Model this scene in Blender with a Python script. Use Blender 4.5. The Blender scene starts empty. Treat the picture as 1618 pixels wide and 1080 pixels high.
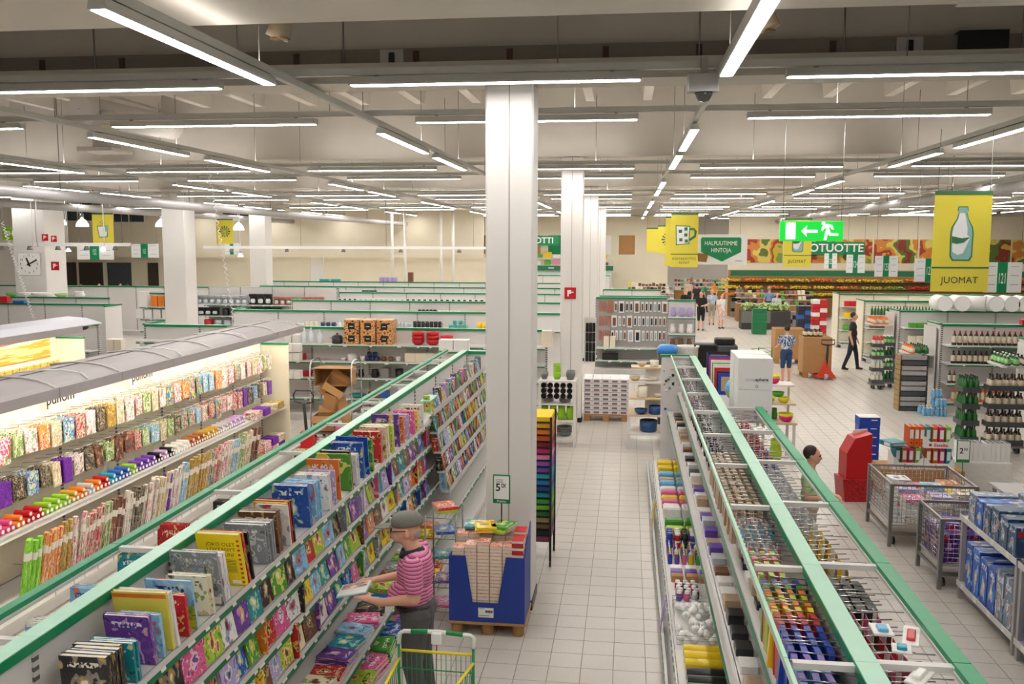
import bpy, math, random
from mathutils import Vector, Matrix
SC = bpy.context.scene
COL = SC.collection
PI = math.pi
# ------------------------------------------------------------------ camera (solved from tile lines, gondola caps, lamp rows)
FPX, CPX, CPY, CAMZ = 1450.0, 809.0, 540.0, 3.95
_yc = Vector(((993 - CPX) / FPX, -(383 - CPY) / FPX, -1)).normalized()
_xc = Vector((1, -.0158, 0)); _xc.z = (_xc.x * _yc.x + _xc.y * _yc.y) / -_yc.z; _xc.normalize()
_zc = _xc.cross(_yc)
CFW = Matrix((_xc, _yc, _zc)).transposed()          # camera from world
WFC = CFW.transposed()
cam_d = bpy.data.cameras.new('camera'); cam_d.sensor_width = 36; cam_d.lens = FPX / 1618 * 36
cam_d.clip_end = 300; cam_d.clip_start = .05
cam = bpy.data.objects.new('camera', cam_d); COL.objects.link(cam)
cam.matrix_world = Matrix.Translation((0, 0, CAMZ)) @ WFC.to_4x4()
SC.camera = cam
# ------------------------------------------------------------------ world and exposure
W = bpy.data.worlds.new('world'); SC.world = W; W.use_nodes = True
W.node_tree.nodes['Background'].inputs[0].default_value = (.75, .85, 1, 1)
W.node_tree.nodes['Background'].inputs[1].default_value = .25
SC.view_settings.view_transform = 'Standard'; SC.view_settings.look = 'None'
SC.view_settings.gamma = 1; SC.view_settings.use_curve_mapping = False
SC.view_settings.exposure = 1.65
LAMP = 14.0            # strength of the tube lamps' diffusers
try: SC.cycles.use_light_tree = True
except Exception: pass
# ------------------------------------------------------------------ pixel helpers (1618 x 1080 frame)
def ray(x, y): return WFC @ Vector(((x - CPX) / FPX, -(y - CPY) / FPX, -1))
def PZ(x, y, z=0.0):
    r = ray(x, y); return Vector((0, 0, CAMZ)) + r * ((z - CAMZ) / r.z)
def PD(x, y, Y):
    r = ray(x, y); return Vector((0, 0, CAMZ)) + r * (Y / r.y)
def topx(p):
    v = CFW @ (Vector(p) - Vector((0, 0, CAMZ)))
    if v.z > -.1: return None
    return (CPX + FPX * v.x / -v.z, CPY - FPX * v.y / -v.z)
# ------------------------------------------------------------------ materials
def lin(h):
    h = h.lstrip('#'); o = []
    for i in (0, 2, 4):
        c = int(h[i:i + 2], 16) / 255; o.append(c / 12.92 if c <= .04045 else ((c + .055) / 1.055) ** 2.4)
    return (o[0], o[1], o[2], 1)
MT = {}
class N:
    def __init__(s, name):
        s.m = bpy.data.materials.new(name); s.m.use_nodes = True
        s.t = s.m.node_tree; s.b = s.t.nodes['Principled BSDF']
    def n(s, typ, **kw):
        q = s.t.nodes.new(typ)
        for k, v in kw.items():
            if k.startswith('i_'): q.inputs[k[2:].replace('_', ' ')].default_value = v
            else: setattr(q, k, v)
        return q
    def l(s, a, b): s.t.links.new(a, b)
def mat(name, col='#888888', rough=.55, metal=0., var=.06, scale=8., emit=0., ecol=None, bump=0., trans=0., alpha=1., spec=None):
    if name in MT: return MT[name]
    q = N(name); b = q.b
    c = lin(col) if isinstance(col, str) else col
    b.inputs['Roughness'].default_value = rough; b.inputs['Metallic'].default_value = metal
    if spec is not None: b.inputs['Specular IOR Level'].default_value = spec
    if var > 0 or bump > 0:
        tc = q.n('ShaderNodeTexCoord'); nz = q.n('ShaderNodeTexNoise', i_Scale=scale, i_Detail=4.)
        q.l(tc.outputs['Object'], nz.inputs['Vector'])
        mx = q.n('ShaderNodeMix', data_type='RGBA', blend_type='MIX')
        mx.inputs[6].default_value = tuple(min(1, x * (1 + var)) for x in c[:3]) + (1,)
        mx.inputs[7].default_value = tuple(x * (1 - var * 1.6) for x in c[:3]) + (1,)
        q.l(nz.outputs['Fac'], mx.inputs[0]); q.l(mx.outputs[2], b.inputs['Base Color'])
        if bump:
            bp = q.n('ShaderNodeBump', i_Strength=bump, i_Distance=.01)
            q.l(nz.outputs['Fac'], bp.inputs['Height']); q.l(bp.outputs[0], b.inputs['Normal'])
    else: b.inputs['Base Color'].default_value = c
    if emit:
        b.inputs['Emission Color'].default_value = lin(ecol) if ecol else c
        b.inputs['Emission Strength'].default_value = emit
    if trans: b.inputs['Transmission Weight'].default_value = trans
    if alpha < 1: b.inputs['Alpha'].default_value = alpha
    MT[name] = q.m; return q.m
def ramp(q, cols, pos=None, mode='CONSTANT'):
    r = q.n('ShaderNodeValToRGB'); e = r.color_ramp; e.interpolation = mode
    n = len(cols)
    while len(e.elements) < n: e.elements.new(.5)
    for i, c in enumerate(cols):
        e.elements[i].position = pos[i] if pos else i / n
        e.elements[i].color = lin(c)
    return r
def printmat(name, cols, scale=4., kind='picture', rough=.35, coord='Generated', vary=True):
    """Printed surface: random patches of the listed colours, shifted for every object."""
    if name in MT: return MT[name]
    q = N(name); q.b.inputs['Roughness'].default_value = rough
    tc = q.n('ShaderNodeTexCoord'); vec = tc.outputs[coord]
    oi = q.n('ShaderNodeObjectInfo')
    if vary:
        ad = q.n('ShaderNodeVectorMath', operation='MULTIPLY_ADD')
        q.l(vec, ad.inputs[0]); ad.inputs[1].default_value = (1, 1, 1)
        sc = q.n('ShaderNodeVectorMath', operation='SCALE'); sc.inputs[0].default_value = (17, 31, 23)
        q.l(oi.outputs['Random'], sc.inputs['Scale']); q.l(sc.outputs[0], ad.inputs[2]); v2 = ad.outputs[0]
    else: v2 = vec
    if kind == 'picture':
        nz = q.n('ShaderNodeTexNoise', i_Scale=scale * .9, i_Detail=1.5, i_Distortion=.25); q.l(v2, nz.inputs['Vector'])
        mr = q.n('ShaderNodeMapRange'); mr.inputs[1].default_value = .28; mr.inputs[2].default_value = .74
        q.l(nz.outputs['Fac'], mr.inputs[0])
        # lettering strip near the top of the cover
        sx = q.n('ShaderNodeSeparateXYZ'); q.l(vec, sx.inputs[0])
        r = ramp(q, [cols[2], cols[1], cols[0], cols[0], cols[3], cols[4]], [0, .16, .28, .5, .68, .82]); q.l(mr.outputs[0], r.inputs[0])
        b1 = q.n('ShaderNodeMapRange', interpolation_type='LINEAR'); b1.inputs[1].default_value = .76; b1.inputs[2].default_value = .765
        b2 = q.n('ShaderNodeMapRange'); b2.inputs[1].default_value = .88; b2.inputs[2].default_value = .875
        q.l(sx.outputs[2], b1.inputs[0]); q.l(sx.outputs[2], b2.inputs[0])
        wv = q.n('ShaderNodeTexNoise', i_Scale=17., i_Detail=0.); q.l(v2, wv.inputs['Vector'])
        gt = q.n('ShaderNodeMath', operation='GREATER_THAN'); gt.inputs[1].default_value = .52; q.l(wv.outputs['Fac'], gt.inputs[0])
        ay = q.n('ShaderNodeMath', operation='COMPARE'); ay.inputs[1].default_value = .5; ay.inputs[2].default_value = .33; q.l(sx.outputs[1], ay.inputs[0])
        g2 = q.n('ShaderNodeMath', operation='MULTIPLY'); q.l(gt.outputs[0], g2.inputs[0]); q.l(ay.outputs[0], g2.inputs[1]); gt = g2
        m1 = q.n('ShaderNodeMath', operation='MULTIPLY'); q.l(b1.outputs[0], m1.inputs[0]); q.l(b2.outputs[0], m1.inputs[1])
        m2 = q.n('ShaderNodeMath', operation='MULTIPLY'); q.l(m1.outputs[0], m2.inputs[0]); q.l(gt.outputs[0], m2.inputs[1])
        mx = q.n('ShaderNodeMix', data_type='RGBA'); q.l(m2.outputs[0], mx.inputs[0]); q.l(r.outputs[0], mx.inputs[6])
        mx.inputs[7].default_value = lin(cols[-1])
        # a round figure in the middle of the picture, its size and outline differ from copy to copy
        cy = q.n('ShaderNodeMath', operation='SUBTRACT'); cy.inputs[1].default_value = .5; q.l(sx.outputs[1], cy.inputs[0])
        cz = q.n('ShaderNodeMath', operation='SUBTRACT'); cz.inputs[1].default_value = .4; q.l(sx.outputs[2], cz.inputs[0])
        cv = q.n('ShaderNodeCombineXYZ'); q.l(cy.outputs[0], cv.inputs[0]); q.l(cz.outputs[0], cv.inputs[1])
        ln = q.n('ShaderNodeVectorMath', operation='LENGTH'); q.l(cv.outputs[0], ln.inputs[0])
        wob = q.n('ShaderNodeTexNoise', i_Scale=5.5, i_Detail=1.); q.l(v2, wob.inputs['Vector'])
        dd = q.n('ShaderNodeMath', operation='MULTIPLY_ADD'); dd.inputs[1].default_value = .42; q.l(wob.outputs['Fac'], dd.inputs[0]); q.l(ln.outputs['Value'], dd.inputs[2])
        out = mx.outputs[2]
        for thr, col in ((.40, cols[3]), (.335, cols[4]), (.27, cols[5])):
            lt = q.n('ShaderNodeMath', operation='LESS_THAN'); lt.inputs[1].default_value = thr; q.l(dd.outputs[0], lt.inputs[0])
            m3 = q.n('ShaderNodeMix', data_type='RGBA'); q.l(lt.outputs[0], m3.inputs[0]); q.l(out, m3.inputs[6]); m3.inputs[7].default_value = lin(col); out = m3.outputs[2]
        q.l(out, q.b.inputs['Base Color'])
    else:
        if kind == 'dots': tx = q.n('ShaderNodeTexVoronoi', i_Scale=scale); o = tx.outputs['Distance']
        elif kind == 'cells': tx = q.n('ShaderNodeTexVoronoi', i_Scale=scale); o = None
        elif kind == 'stripe': tx = q.n('ShaderNodeTexWave', i_Scale=scale, i_Distortion=0.); tx.bands_direction = 'Z'; o = tx.outputs['Fac']
        elif kind == 'stripex': tx = q.n('ShaderNodeTexWave', i_Scale=scale, i_Distortion=0.); tx.bands_direction = 'X'; o = tx.outputs['Fac']
        else: tx = q.n('ShaderNodeTexNoise', i_Scale=scale, i_Detail=3.); o = tx.outputs['Fac']
        q.l(v2, tx.inputs['Vector'])
        if o is None:
            sx = q.n('ShaderNodeSeparateColor'); q.l(tx.outputs['Color'], sx.inputs[0]); o = sx.outputs[0]
        if kind == 'noise':
            mr = q.n('ShaderNodeMapRange'); mr.inputs[1].default_value = .3; mr.inputs[2].default_value = .7; q.l(o, mr.inputs[0]); o = mr.outputs[0]
        r = ramp(q, cols); q.l(o, r.inputs[0]); q.l(r.outputs[0], q.b.inputs['Base Color'])
    MT[name] = q.m; return q.m
# ------------------------------------------------------------------ mesh builder
class MB:
    def __init__(s): s.v = []; s.f = []; s.m = []; s.s = []
    def add(s, vs, fs, m=0, sm=False):
        k = len(s.v); s.v += [tuple(v) for v in vs]
        for f in fs: s.f.append(tuple(i + k for i in f)); s.m.append(m); s.s.append(sm)
        return s
    def box(s, x0, x1, y0, y1, z0, z1, m=0):
        return s.add([(x0, y0, z0), (x1, y0, z0), (x1, y1, z0), (x0, y1, z0), (x0, y0, z1), (x1, y0, z1), (x1, y1, z1), (x0, y1, z1)],
              [(0, 3, 2, 1), (4, 5, 6, 7), (0, 1, 5, 4), (1, 2, 6, 5), (2, 3, 7, 6), (3, 0, 4, 7)], m)
    def cbox(s, x0, x1, y0, y1, z0, z1, c=.01, m=0):
        """box with chamfered vertical and top edges"""
        b = [(x0 + c, y0), (x1 - c, y0), (x1, y0 + c), (x1, y1 - c), (x1 - c, y1), (x0 + c, y1), (x0, y1 - c), (x0, y0 + c)]
        t = [(x0 + c, y0 + c), (x1 - c, y0 + c), (x1 - c, y0 + c), (x1 - c, y1 - c), (x1 - c, y1 - c), (x0 + c, y1 - c), (x0 + c, y1 - c), (x0 + c, y0 + c)]
        vs = [(x, y, z0) for x, y in b] + [(x, y, z1 - c) for x, y in b] + [(x0 + c, y0 + c, z1), (x1 - c, y0 + c, z1), (x1 - c, y1 - c, z1), (x0 + c, y1 - c, z1)]
        fs = [tuple(range(7, -1, -1))] + [(i, (i + 1) % 8, 8 + (i + 1) % 8, 8 + i) for i in range(8)] + [(16, 17, 18, 19)]
        fs += [(8, 9, 17, 16), (9, 10, 17), (10, 11, 18, 17), (11, 12, 18), (12, 13, 19, 18), (13, 14, 19), (14, 15, 16, 19), (15, 8, 16)]
        return s.add(vs, fs, m)
    def cyl(s, p0, p1, r0, r1=None, n=10, m=0, caps=True, sm=True):
        p0 = Vector(p0); p1 = Vector(p1); r1 = r0 if r1 is None else r1
        d = (p1 - p0); d = d.normalized() if d.length > 1e-9 else Vector((0, 0, 1))
        a = d.orthogonal().normalized() if abs(d.z) < .999 else Vector((1, 0, 0)); b = d.cross(a)
        vs = []
        for p, r in ((p0, r0), (p1, r1)):
            vs += [p + a * (r * math.cos(2 * PI * i / n)) + b * (r * math.sin(2 * PI * i / n)) for i in range(n)]
        s.add(vs, [(i, (i + 1) % n, n + (i + 1) % n, n + i) for i in range(n)], m, sm)
        if caps: s.f += [tuple(len(s.v) - 2 * n + i for i in range(n - 1, -1, -1)), tuple(len(s.v) - n + i for i in range(n))]; s.m += [m, m]; s.s += [False, False]
        return s
    def tube(s, pts, r, n=6, m=0, closed=False):
        pts = [Vector(p) for p in pts]; k = len(pts); rings = []
        prev = None
        for i in range(k):
            a = pts[i - 1] if (i or closed) else pts[0]; b = pts[(i + 1) % k] if (i < k - 1 or closed) else pts[-1]
            d = (b - a).normalized()
            u = d.orthogonal().normalized() if prev is None else (prev - d * prev.dot(d)).normalized()
            prev = u; w = d.cross(u)
            rings.append([pts[i] + u * (r * math.cos(2 * PI * j / n)) + w * (r * math.sin(2 * PI * j / n)) for j in range(n)])
        vs = [v for q in rings for v in q]; fs = []
        for i in range(k if closed else k - 1):
            o = i * n; o2 = ((i + 1) % k) * n
            fs += [(o + j, o + (j + 1) % n, o2 + (j + 1) % n, o2 + j) for j in range(n)]
        if not closed: fs += [tuple(range(n - 1, -1, -1)), tuple(range((k - 1) * n, k * n))]
        return s.add(vs, fs, m, True)
    def lathe(s, prof, n=16, m=0, o=(0, 0, 0), mats=None, sm=True):
        """prof: (radius, z) from bottom to top; mats: material per segment"""
        vs = []
        for r, z in prof: vs += [(o[0] + r * math.cos(2 * PI * i / n), o[1] + r * math.sin(2 * PI * i / n), o[2] + z) for i in range(n)]
        k0 = len(s.v); s.v += vs
        for k in range(len(prof) - 1):
            mm = mats[k] if mats else m
            for i in range(n):
                s.f.append((k0 + k * n + i, k0 + k * n + (i + 1) % n, k0 + (k + 1) * n + (i + 1) % n, k0 + (k + 1) * n + i)); s.m.append(mm); s.s.append(sm)
        if prof[0][0] > 1e-4: s.f.append(tuple(k0 + i for i in range(n - 1, -1, -1))); s.m.append(mats[0] if mats else m); s.s.append(False)
        if prof[-1][0] > 1e-4: s.f.append(tuple(k0 + (len(prof) - 1) * n + i for i in range(n))); s.m.append(mats[-1] if mats else m); s.s.append(False)
        return s
    def prism(s, poly, lo, hi, axis='y', m=0):
        """polygon in the plane across axis, extruded from lo to hi; axis y: poly is (x,z), x: (y,z), z: (x,y)"""
        def P(a, b, t): return (a, t, b) if axis == 'y' else ((t, a, b) if axis == 'x' else (a, b, t))
        n = len(poly); ar = sum(poly[i][0] * poly[(i + 1) % n][1] - poly[(i + 1) % n][0] * poly[i][1] for i in range(n))
        if (ar < 0) != (axis == 'y'): poly = poly[::-1]
        vs = [P(a, b, lo) for a, b in poly] + [P(a, b, hi) for a, b in poly]
        fs = [tuple(range(n - 1, -1, -1)), tuple(range(n, 2 * n))] + [(i, (i + 1) % n, n + (i + 1) % n, n + i) for i in range(n)]
        return s.add(vs, fs, m)
    def xf(s, M):
        s.v = [tuple(M @ Vector(v)) for v in s.v]; return s
    def mesh(s, name, mats=()):
        me = bpy.data.meshes.new(name); me.from_pydata(s.v, [], s.f)
        me.polygons.foreach_set('material_index', s.m); me.polygons.foreach_set('use_smooth', s.s)
        for q in mats: me.materials.append(q)
        me.update(); return me
CACHE = {}
def cached(key, fn):
    if key not in CACHE: CACHE[key] = fn()
    return CACHE[key]
# ------------------------------------------------------------------ objects
USED = {}
def ob(name, me, mats=None, parent=None, loc=(0, 0, 0), rz=0., rot=None, sc=(1, 1, 1)):
    """link a mesh (or MB) as one object; mats override per object on shared meshes"""
    if isinstance(me, MB): me = me.mesh(name, mats if mats else ()); mats = None
    o = bpy.data.objects.new(name, me); COL.objects.link(o)
    o.location = loc; o.rotation_euler = rot if rot else (0, 0, rz); o.scale = sc
    if mats:
        while len(me.materials) < len(mats): me.materials.append(mats[len(me.materials)])
        for i, q in enumerate(mats):
            if me.materials[i] is not q: o.material_slots[i].link = 'OBJECT'; o.material_slots[i].material = q
    if parent is not None: o.parent = parent
    return o
def tag(o, label, cat, group=None, kind=None):
    o['label'] = label; o['category'] = cat
    if group: o['group'] = group
    if kind: o['kind'] = kind
    k = (label); USED.setdefault(k, []).append(group)
    return o
def empty(name, loc=(0, 0, 0), rz=0., parent=None):
    o = bpy.data.objects.new(name, None); COL.objects.link(o); o.location = loc; o.rotation_euler = (0, 0, rz)
    o.empty_display_size = .1
    if parent is not None: o.parent = parent
    return o
def thing(name, label, cat, loc=(0, 0, 0), rz=0., group=None):
    return tag(empty(name, loc, rz), label, cat, group)
def struct(name, mb, mats, label=None):
    o = ob(name, mb, mats); o['kind'] = 'structure'
    o['label'] = label or name.replace('_', ' ') + ' of the store hall'; o['category'] = name.split('_')[0]
    return o
def ordn(i):
    w = ['first', 'second', 'third', 'fourth', 'fifth', 'sixth', 'seventh', 'eighth', 'ninth', 'tenth', 'eleventh', 'twelfth']
    if i < 12: return w[i]
    n = i + 1; return '%d%s' % (n, 'th' if 10 < n % 100 < 14 else {1: 'st', 2: 'nd', 3: 'rd'}.get(n % 10, 'th'))
TMP = bpy.data.scenes.new('workbench')
def bake(o):
    """evaluated mesh of a loose object, made in an empty side scene so it stays quick"""
    TMP.collection.objects.link(o); vl = TMP.view_layers[0]; vl.update(); dg = vl.depsgraph; dg.update()
    me = bpy.data.meshes.new_from_object(o.evaluated_get(dg)); bpy.data.objects.remove(o); return me
def text(name, body, size, m, parent, loc, rot=(PI / 2, 0, 0), ext=.002, align='CENTER', bold=0., sx=1.):
    c = bpy.data.curves.new(name, 'FONT'); c.body = body; c.size = size; c.extrude = ext; c.align_x = align; c.align_y = 'CENTER'
    c.offset = bold; c.resolution_u = 3; c.space_line = .95
    t = bpy.data.objects.new(name, c); me = bake(t); me.name = name; bpy.data.curves.remove(c)
    me.materials.clear(); me.materials.append(m)
    return ob(name, me, None, parent, loc, rot=rot, sc=(sx, 1, 1))
def wf(x, y, rz):
    c, s = math.cos(rz), math.sin(rz)
    return lambda lx, ly, z=0.: (x + c * lx - s * ly, y + s * lx + c * ly, z)
# ================================================================== materials of the hall
RND = random.Random(11)
m_white = mat('white_paint', '#e3dfda', .6, var=.03, scale=3)
m_col = mat('column_paint', '#e6e3df', .55, var=.02, scale=2)
m_conc = mat('ceiling_concrete', '#cfc8bd', .8, var=.08, scale=1.5, bump=.1)
m_slab = mat('ceiling_slab', '#b5aa9a', .9, var=.1, scale=2)
m_beam = mat('beam_paint', '#d5cfc6', .75, var=.05, scale=2, bump=.08)
m_green = mat('cap_green', '#0d8a57', .35, var=.05)
m_dgreen = mat('rail_green', '#1f6f4a', .4, var=.08)
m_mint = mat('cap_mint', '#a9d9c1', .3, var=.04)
m_panel = mat('gondola_panel', '#dcd9d6', .5, var=.02, scale=2)
m_shelf = mat('shelf_white', '#d8d6d3', .4, var=.03)
m_metal = mat('grey_metal', '#8f8d8a', .35, .7, var=.05)
m_dmetal = mat('dark_metal', '#3a3a3a', .4, .6, var=.05)
m_chrome = mat('chrome', '#c8c8c8', .18, 1., var=0)
m_black = mat('black_plastic', '#161616', .4, var=.1)
m_tag = mat('price_tag', '#f1eee6', .5, var=.06, scale=30)
m_wood = mat('pine_wood', '#b98a55', .6, var=.18, scale=14)
m_card = mat('cardboard', '#b78a58', .75, var=.08, scale=6)
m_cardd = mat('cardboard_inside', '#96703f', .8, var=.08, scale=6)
m_red = mat('red_paint', '#c8171e', .35)
m_blue = mat('blue_card', '#1e3f9e', .5, var=.06)
m_yellow = mat('yellow_plastic', '#f0d815', .35)
m_paper = mat('paper', '#efeae0', .7, var=.04, scale=20)
m_bwhite = mat('bright_white', '#f4f4f2', .5, var=.01)
m_lamp = mat('lamp_diffuser', '#ffffff', .5, var=0, emit=LAMP, ecol='#fffaf5')
m_rail = mat('light_rail', '#c6c7c3', .45, .1, var=.04)
m_skin = mat('skin', '#e2ab90', .5, var=.05)
# ================================================================== floor
def tile_mat():
    q = N('floor_tile'); q.b.inputs['Roughness'].default_value = .28
    tc = q.n('ShaderNodeTexCoord'); oi = q.n('ShaderNodeObjectInfo'); g = q.n('ShaderNodeNewGeometry')
    n1 = q.n('ShaderNodeTexNoise', i_Scale=1.1, i_Detail=3.); q.l(g.outputs['Position'], n1.inputs['Vector'])
    n2 = q.n('ShaderNodeTexNoise', i_Scale=60., i_Detail=2.); q.l(g.outputs['Position'], n2.inputs['Vector'])
    mx = q.n('ShaderNodeMix', data_type='RGBA'); mx.inputs[6].default_value = lin('#c9c2b8'); mx.inputs[7].default_value = lin('#dad4cc')
    q.l(n1.outputs['Fac'], mx.inputs[0])
    m2 = q.n('ShaderNodeMix', data_type='RGBA', blend_type='MULTIPLY'); m2.inputs[0].default_value = .25
    q.l(mx.outputs[2], m2.inputs[6]); q.l(n2.outputs['Fac'], m2.inputs[7])
    q.l(m2.outputs[2], q.b.inputs['Base Color']); MT['floor_tile'] = q.m; return q.m
m_tile = tile_mat()
m_grout = mat('floor_grout', '#8d857a', .8, var=.08)
def floor_far():
    q = N('floor_far_tile'); q.b.inputs['Roughness'].default_value = .28
    g = q.n('ShaderNodeNewGeometry'); br = q.n('ShaderNodeTexBrick', offset=0., squash=1.)
    br.inputs['Scale'].default_value = 1.; br.inputs['Mortar Size'].default_value = .0045; br.inputs['Brick Width'].default_value = .3; br.inputs['Row Height'].default_value = .3
    br.inputs['Color1'].default_value = lin('#d0c9c0'); br.inputs['Color2'].default_value = lin('#d6d0c7'); br.inputs['Mortar'].default_value = lin('#7d756a')
    ad = q.n('ShaderNodeVectorMath', operation='ADD'); ad.inputs[1].default_value = (-.22 + 60, -8.21 + 60, 0); q.l(g.outputs['Position'], ad.inputs[0]); q.l(ad.outputs[0], br.inputs['Vector']); q.l(br.outputs['Color'], q.b.inputs['Base Color']); return q.m
fl = struct('floor', MB().box(-34, 34, -3, 66.4, -.2, -.006), [floor_far()], 'pale square tiled floor of the store hall')
TX0 = .22 - 30 * .3; TY0 = 8.21
tile_me = MB().cbox(-.1465, .1465, -.1465, .1465, -.0062, 0, .0015).mesh('tile', [m_tile])
regions = [(-2.2, .45, 7.7, 22.5), (2.0, 9.0, 7.6, 30.0), (-6.2, -3.4, 12, 19)]
cand = []
for i in range(-4, 64):
    for j in range(-2, 80):
        cx = TX0 + .3 * i + .15; cy = TY0 + .3 * j + .15
        if any(a <= cx <= b and c <= cy <= d for a, b, c, d in regions):
            p = topx((cx, cy, 0))
            if p and -20 < p[0] < 1640 and p[1] < 1100:
                vis = 0 if (cx < -.95 and 8.6 < cy < 17) else (1 if (-1.6 < cx < .4 or 2.3 < cx < 3.6) else .7)
                cand.append((-(vis / cy), cx, cy))
cand.sort()
rest = MB()
mg = MB()
for k, (s, cx, cy) in enumerate(cand):
    if k < 300: ob('tile', tile_me, None, fl, (cx, cy, 0))
    else: rest.box(cx - .1465, cx + .1465, cy - .1465, cy + .1465, -.0055, 0)
if rest.v:
    o = ob('tile_field', rest, [m_tile], fl); o['kind'] = 'stuff'; o['label'] = 'further pale square floor tiles'
# ================================================================== walls and ceiling
struct('wall_back', MB().box(-34, 34, 66, 66.4, 0, 7.5), [m_white], 'far white end wall of the store hall')
struct('wall_right', MB().box(24, 24.3, -3, 66, 0, 7.5), [m_white], 'right white side wall of the store hall')
struct('wall_left', MB().box(-34.3, -34, -3, 66, 0, 7.5), [m_white], 'left white side wall of the store hall')
struct('wall_front', MB().box(-34, 34, -3.3, -3, 0, 7.5), [m_white], 'near wall behind the viewpoint')
ceil = struct('ceiling', MB().box(-34, 34, -3, 66, 7.3, 7.5), [m_slab], 'dark concrete slab ceiling above beams')
rib_me = MB().prism([(-.09, 0), (.09, 0), (.14, .42), (-.14, .42)], 0, 9.4, 'y').mesh('ceiling_rib', [m_conc])
for k in range(7):
    for x in range(-18, 19):
        ob('ceiling_rib', rib_me, None, ceil, (x * 1.2 + .35 + RND.uniform(-.02, .02), -.2 + 10.45 * k, 6.88))
BEAMS = [(7.55, 5.75, 5.2), (9.5, 5.59, .53), (20.0, 5.78, .55), (30.6, 5.78, .55), (41.1, 5.78, .55), (51.6, 5.78, .55), (62, 5.78, .55)]
for k, (y, z, w) in enumerate(BEAMS):
    if k == 0: struct('trim_1', MB().box(-34, 34, y - w, y, z, 7.3), [m_beam], 'wide white ceiling soffit nearest the viewpoint')
    else: struct('trim_%d' % (k + 1), MB().box(-34, 34, y, y + w, z, 7.3), [m_beam], '%s white concrete ceiling beam from the front' % ordn(k - 1))
# ================================================================== columns
m_seam = mat('column_seam', '#a8a49e', .6)
def column(x, y, w, lab, h=5.75, seam=True, group=None):
    t = thing('column', lab, 'column', (x, y, 0), 0, group)
    ob('shaft', MB().cbox(-w / 2, w / 2, -w / 2, w / 2, 0, h, .02), [m_col], t)
    if seam: ob('cover_strip', MB().box(-.006, .006, -w / 2 - .004, -w / 2 + .01, .3, h), [m_seam], t)
    ob('skirting', MB().box(-w / 2 - .012, w / 2 + .012, -w / 2 - .012, w / 2 + .012, 0, .1), [m_dmetal], t)
    return t
column(-1.23, 9.76, .5, 'big white square column behind the blue book bin', 5.585)
column(-1.22, 20.25, .48, 'white square column with red hose sign behind pallet of boxes', 5.77)
column(-1.25, 30.85, .5, 'slim white column, third in the middle row', 5.77)
column(-1.25, 41.35, .5, 'distant white column, fourth in the middle row', 5.77)
for i, (px, py, wpx, Y, lab) in enumerate([(62, 370, 62, 30.9, 'white column behind the wall clock at far left'), (283, 380, 42, 30.9, 'white column between bucket and snowflake banners'),
        (412, 380, 30, 41.3, 'far white column right of snowflake banner'), (503, 360, 24, 51.8, 'distant white column left of hall centre')]):
    p = PD(px, py, Y); column(p.x, Y, wpx / 1450 * Y * .92, lab, 5.77, False)
# ================================================================== lamps
TR = [-24.3, -20.1, -15.9, -11.7, -7.53, -3.35, .83, 5.0, 9.2, 13.4, 17.6]
ROWS = [.6, 9.0, 11.85, 19.5, 22.35, 30.0, 32.85, 40.5, 43.35, 51, 53.85, 60]
SEG = [(1.2, 4.0), (5.6, 8.4), (12.3, 15.1), (15.9, 18.7), (22.8, 25.6), (26.4, 29.2), (33.3, 36.1), (36.9, 39.7), (43.8, 46.6), (47.4, 50.2), (54.3, 57.1)]
ZR = 5.5
def rail_mesh(L, n):
    b = MB().box(-.035, .035, 0, L, .0, .07)
    return b
lamp_house = MB().prism([(-.05, -.02), (.05, -.02), (.062, -.075), (.062, -.095), (-.062, -.095), (-.062, -.075)], 0, 2.85, 'y').mesh('housing', [m_rail])
lamp_diff = MB().box(-.05, .05, .02, 2.83, -.099, -.092).mesh('diffuser', [m_lamp])
lamp_up = MB().add([(-.02, .05, .0708), (.02, .05, .0708), (.02, 2.8, .0708), (-.02, 2.8, .0708)], [(0, 1, 2, 3)]).mesh('uplight', [mat('uplight_strip', '#ffffff', .5, var=0, emit=LAMP * .7, ecol='#fff8f0')])
lamp_up2 = MB().add([(-.02, .05, .0708), (.02, .05, .0708), (.02, 2.8, .0708), (-.02, 2.8, .0708)], [(0, 1, 2, 3)]).mesh('uplight', [mat('dim_uplight_strip', '#ffffff', .5, var=0, emit=LAMP * .3, ecol='#fff8f0')])
lamp_clip = MB().box(-.02, .02, -.02, .02, -.03, -.001).mesh('clip', [m_metal])
rod = MB().cyl((0, 0, .07), (0, 0, 1.4), .006, n=5).mesh('hanging_rod', [m_metal])
def lamp(x, y, rz, lab, grp):
    t = thing('tube_lamp', lab, 'lamp', (x, y, ZR), rz, grp)
    ob('housing', lamp_house, None, t); ob('diffuser', lamp_diff, None, t); ob('uplight', lamp_up if y > 9 else lamp_up2, None, t); [ob('clip', lamp_clip, None, t, (0, q, 0)) for q in (.27, 2.57)]
for i, x in enumerate(TR):
    t = thing('light_rail', 'long grey lamp rail running away, %s from the left' % ordn(i), 'rail', (x, .4, ZR), 0, 'lamp rails running away from viewer')
    ob('rail', MB().box(-.03, .03, 0, 61, 0, .07), [m_rail], t)
    for k in range(17): ob('hanging_rod', rod, None, t, (0, 1.2 + 3.3 * k, 0))
    for k, (a, b) in enumerate(SEG):
        p = topx((x, (a + b) / 2, ZR))
        if (p is None or not (-120 < p[0] < 1740)) and not (a < 4 and -8 < x < 6): continue
        lamp(x, a, 0, 'lit tube lamp along the %s lengthwise rail, %s from front' % (ordn(i), ordn(k)), 'tube lamps on lengthwise rails')
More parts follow.
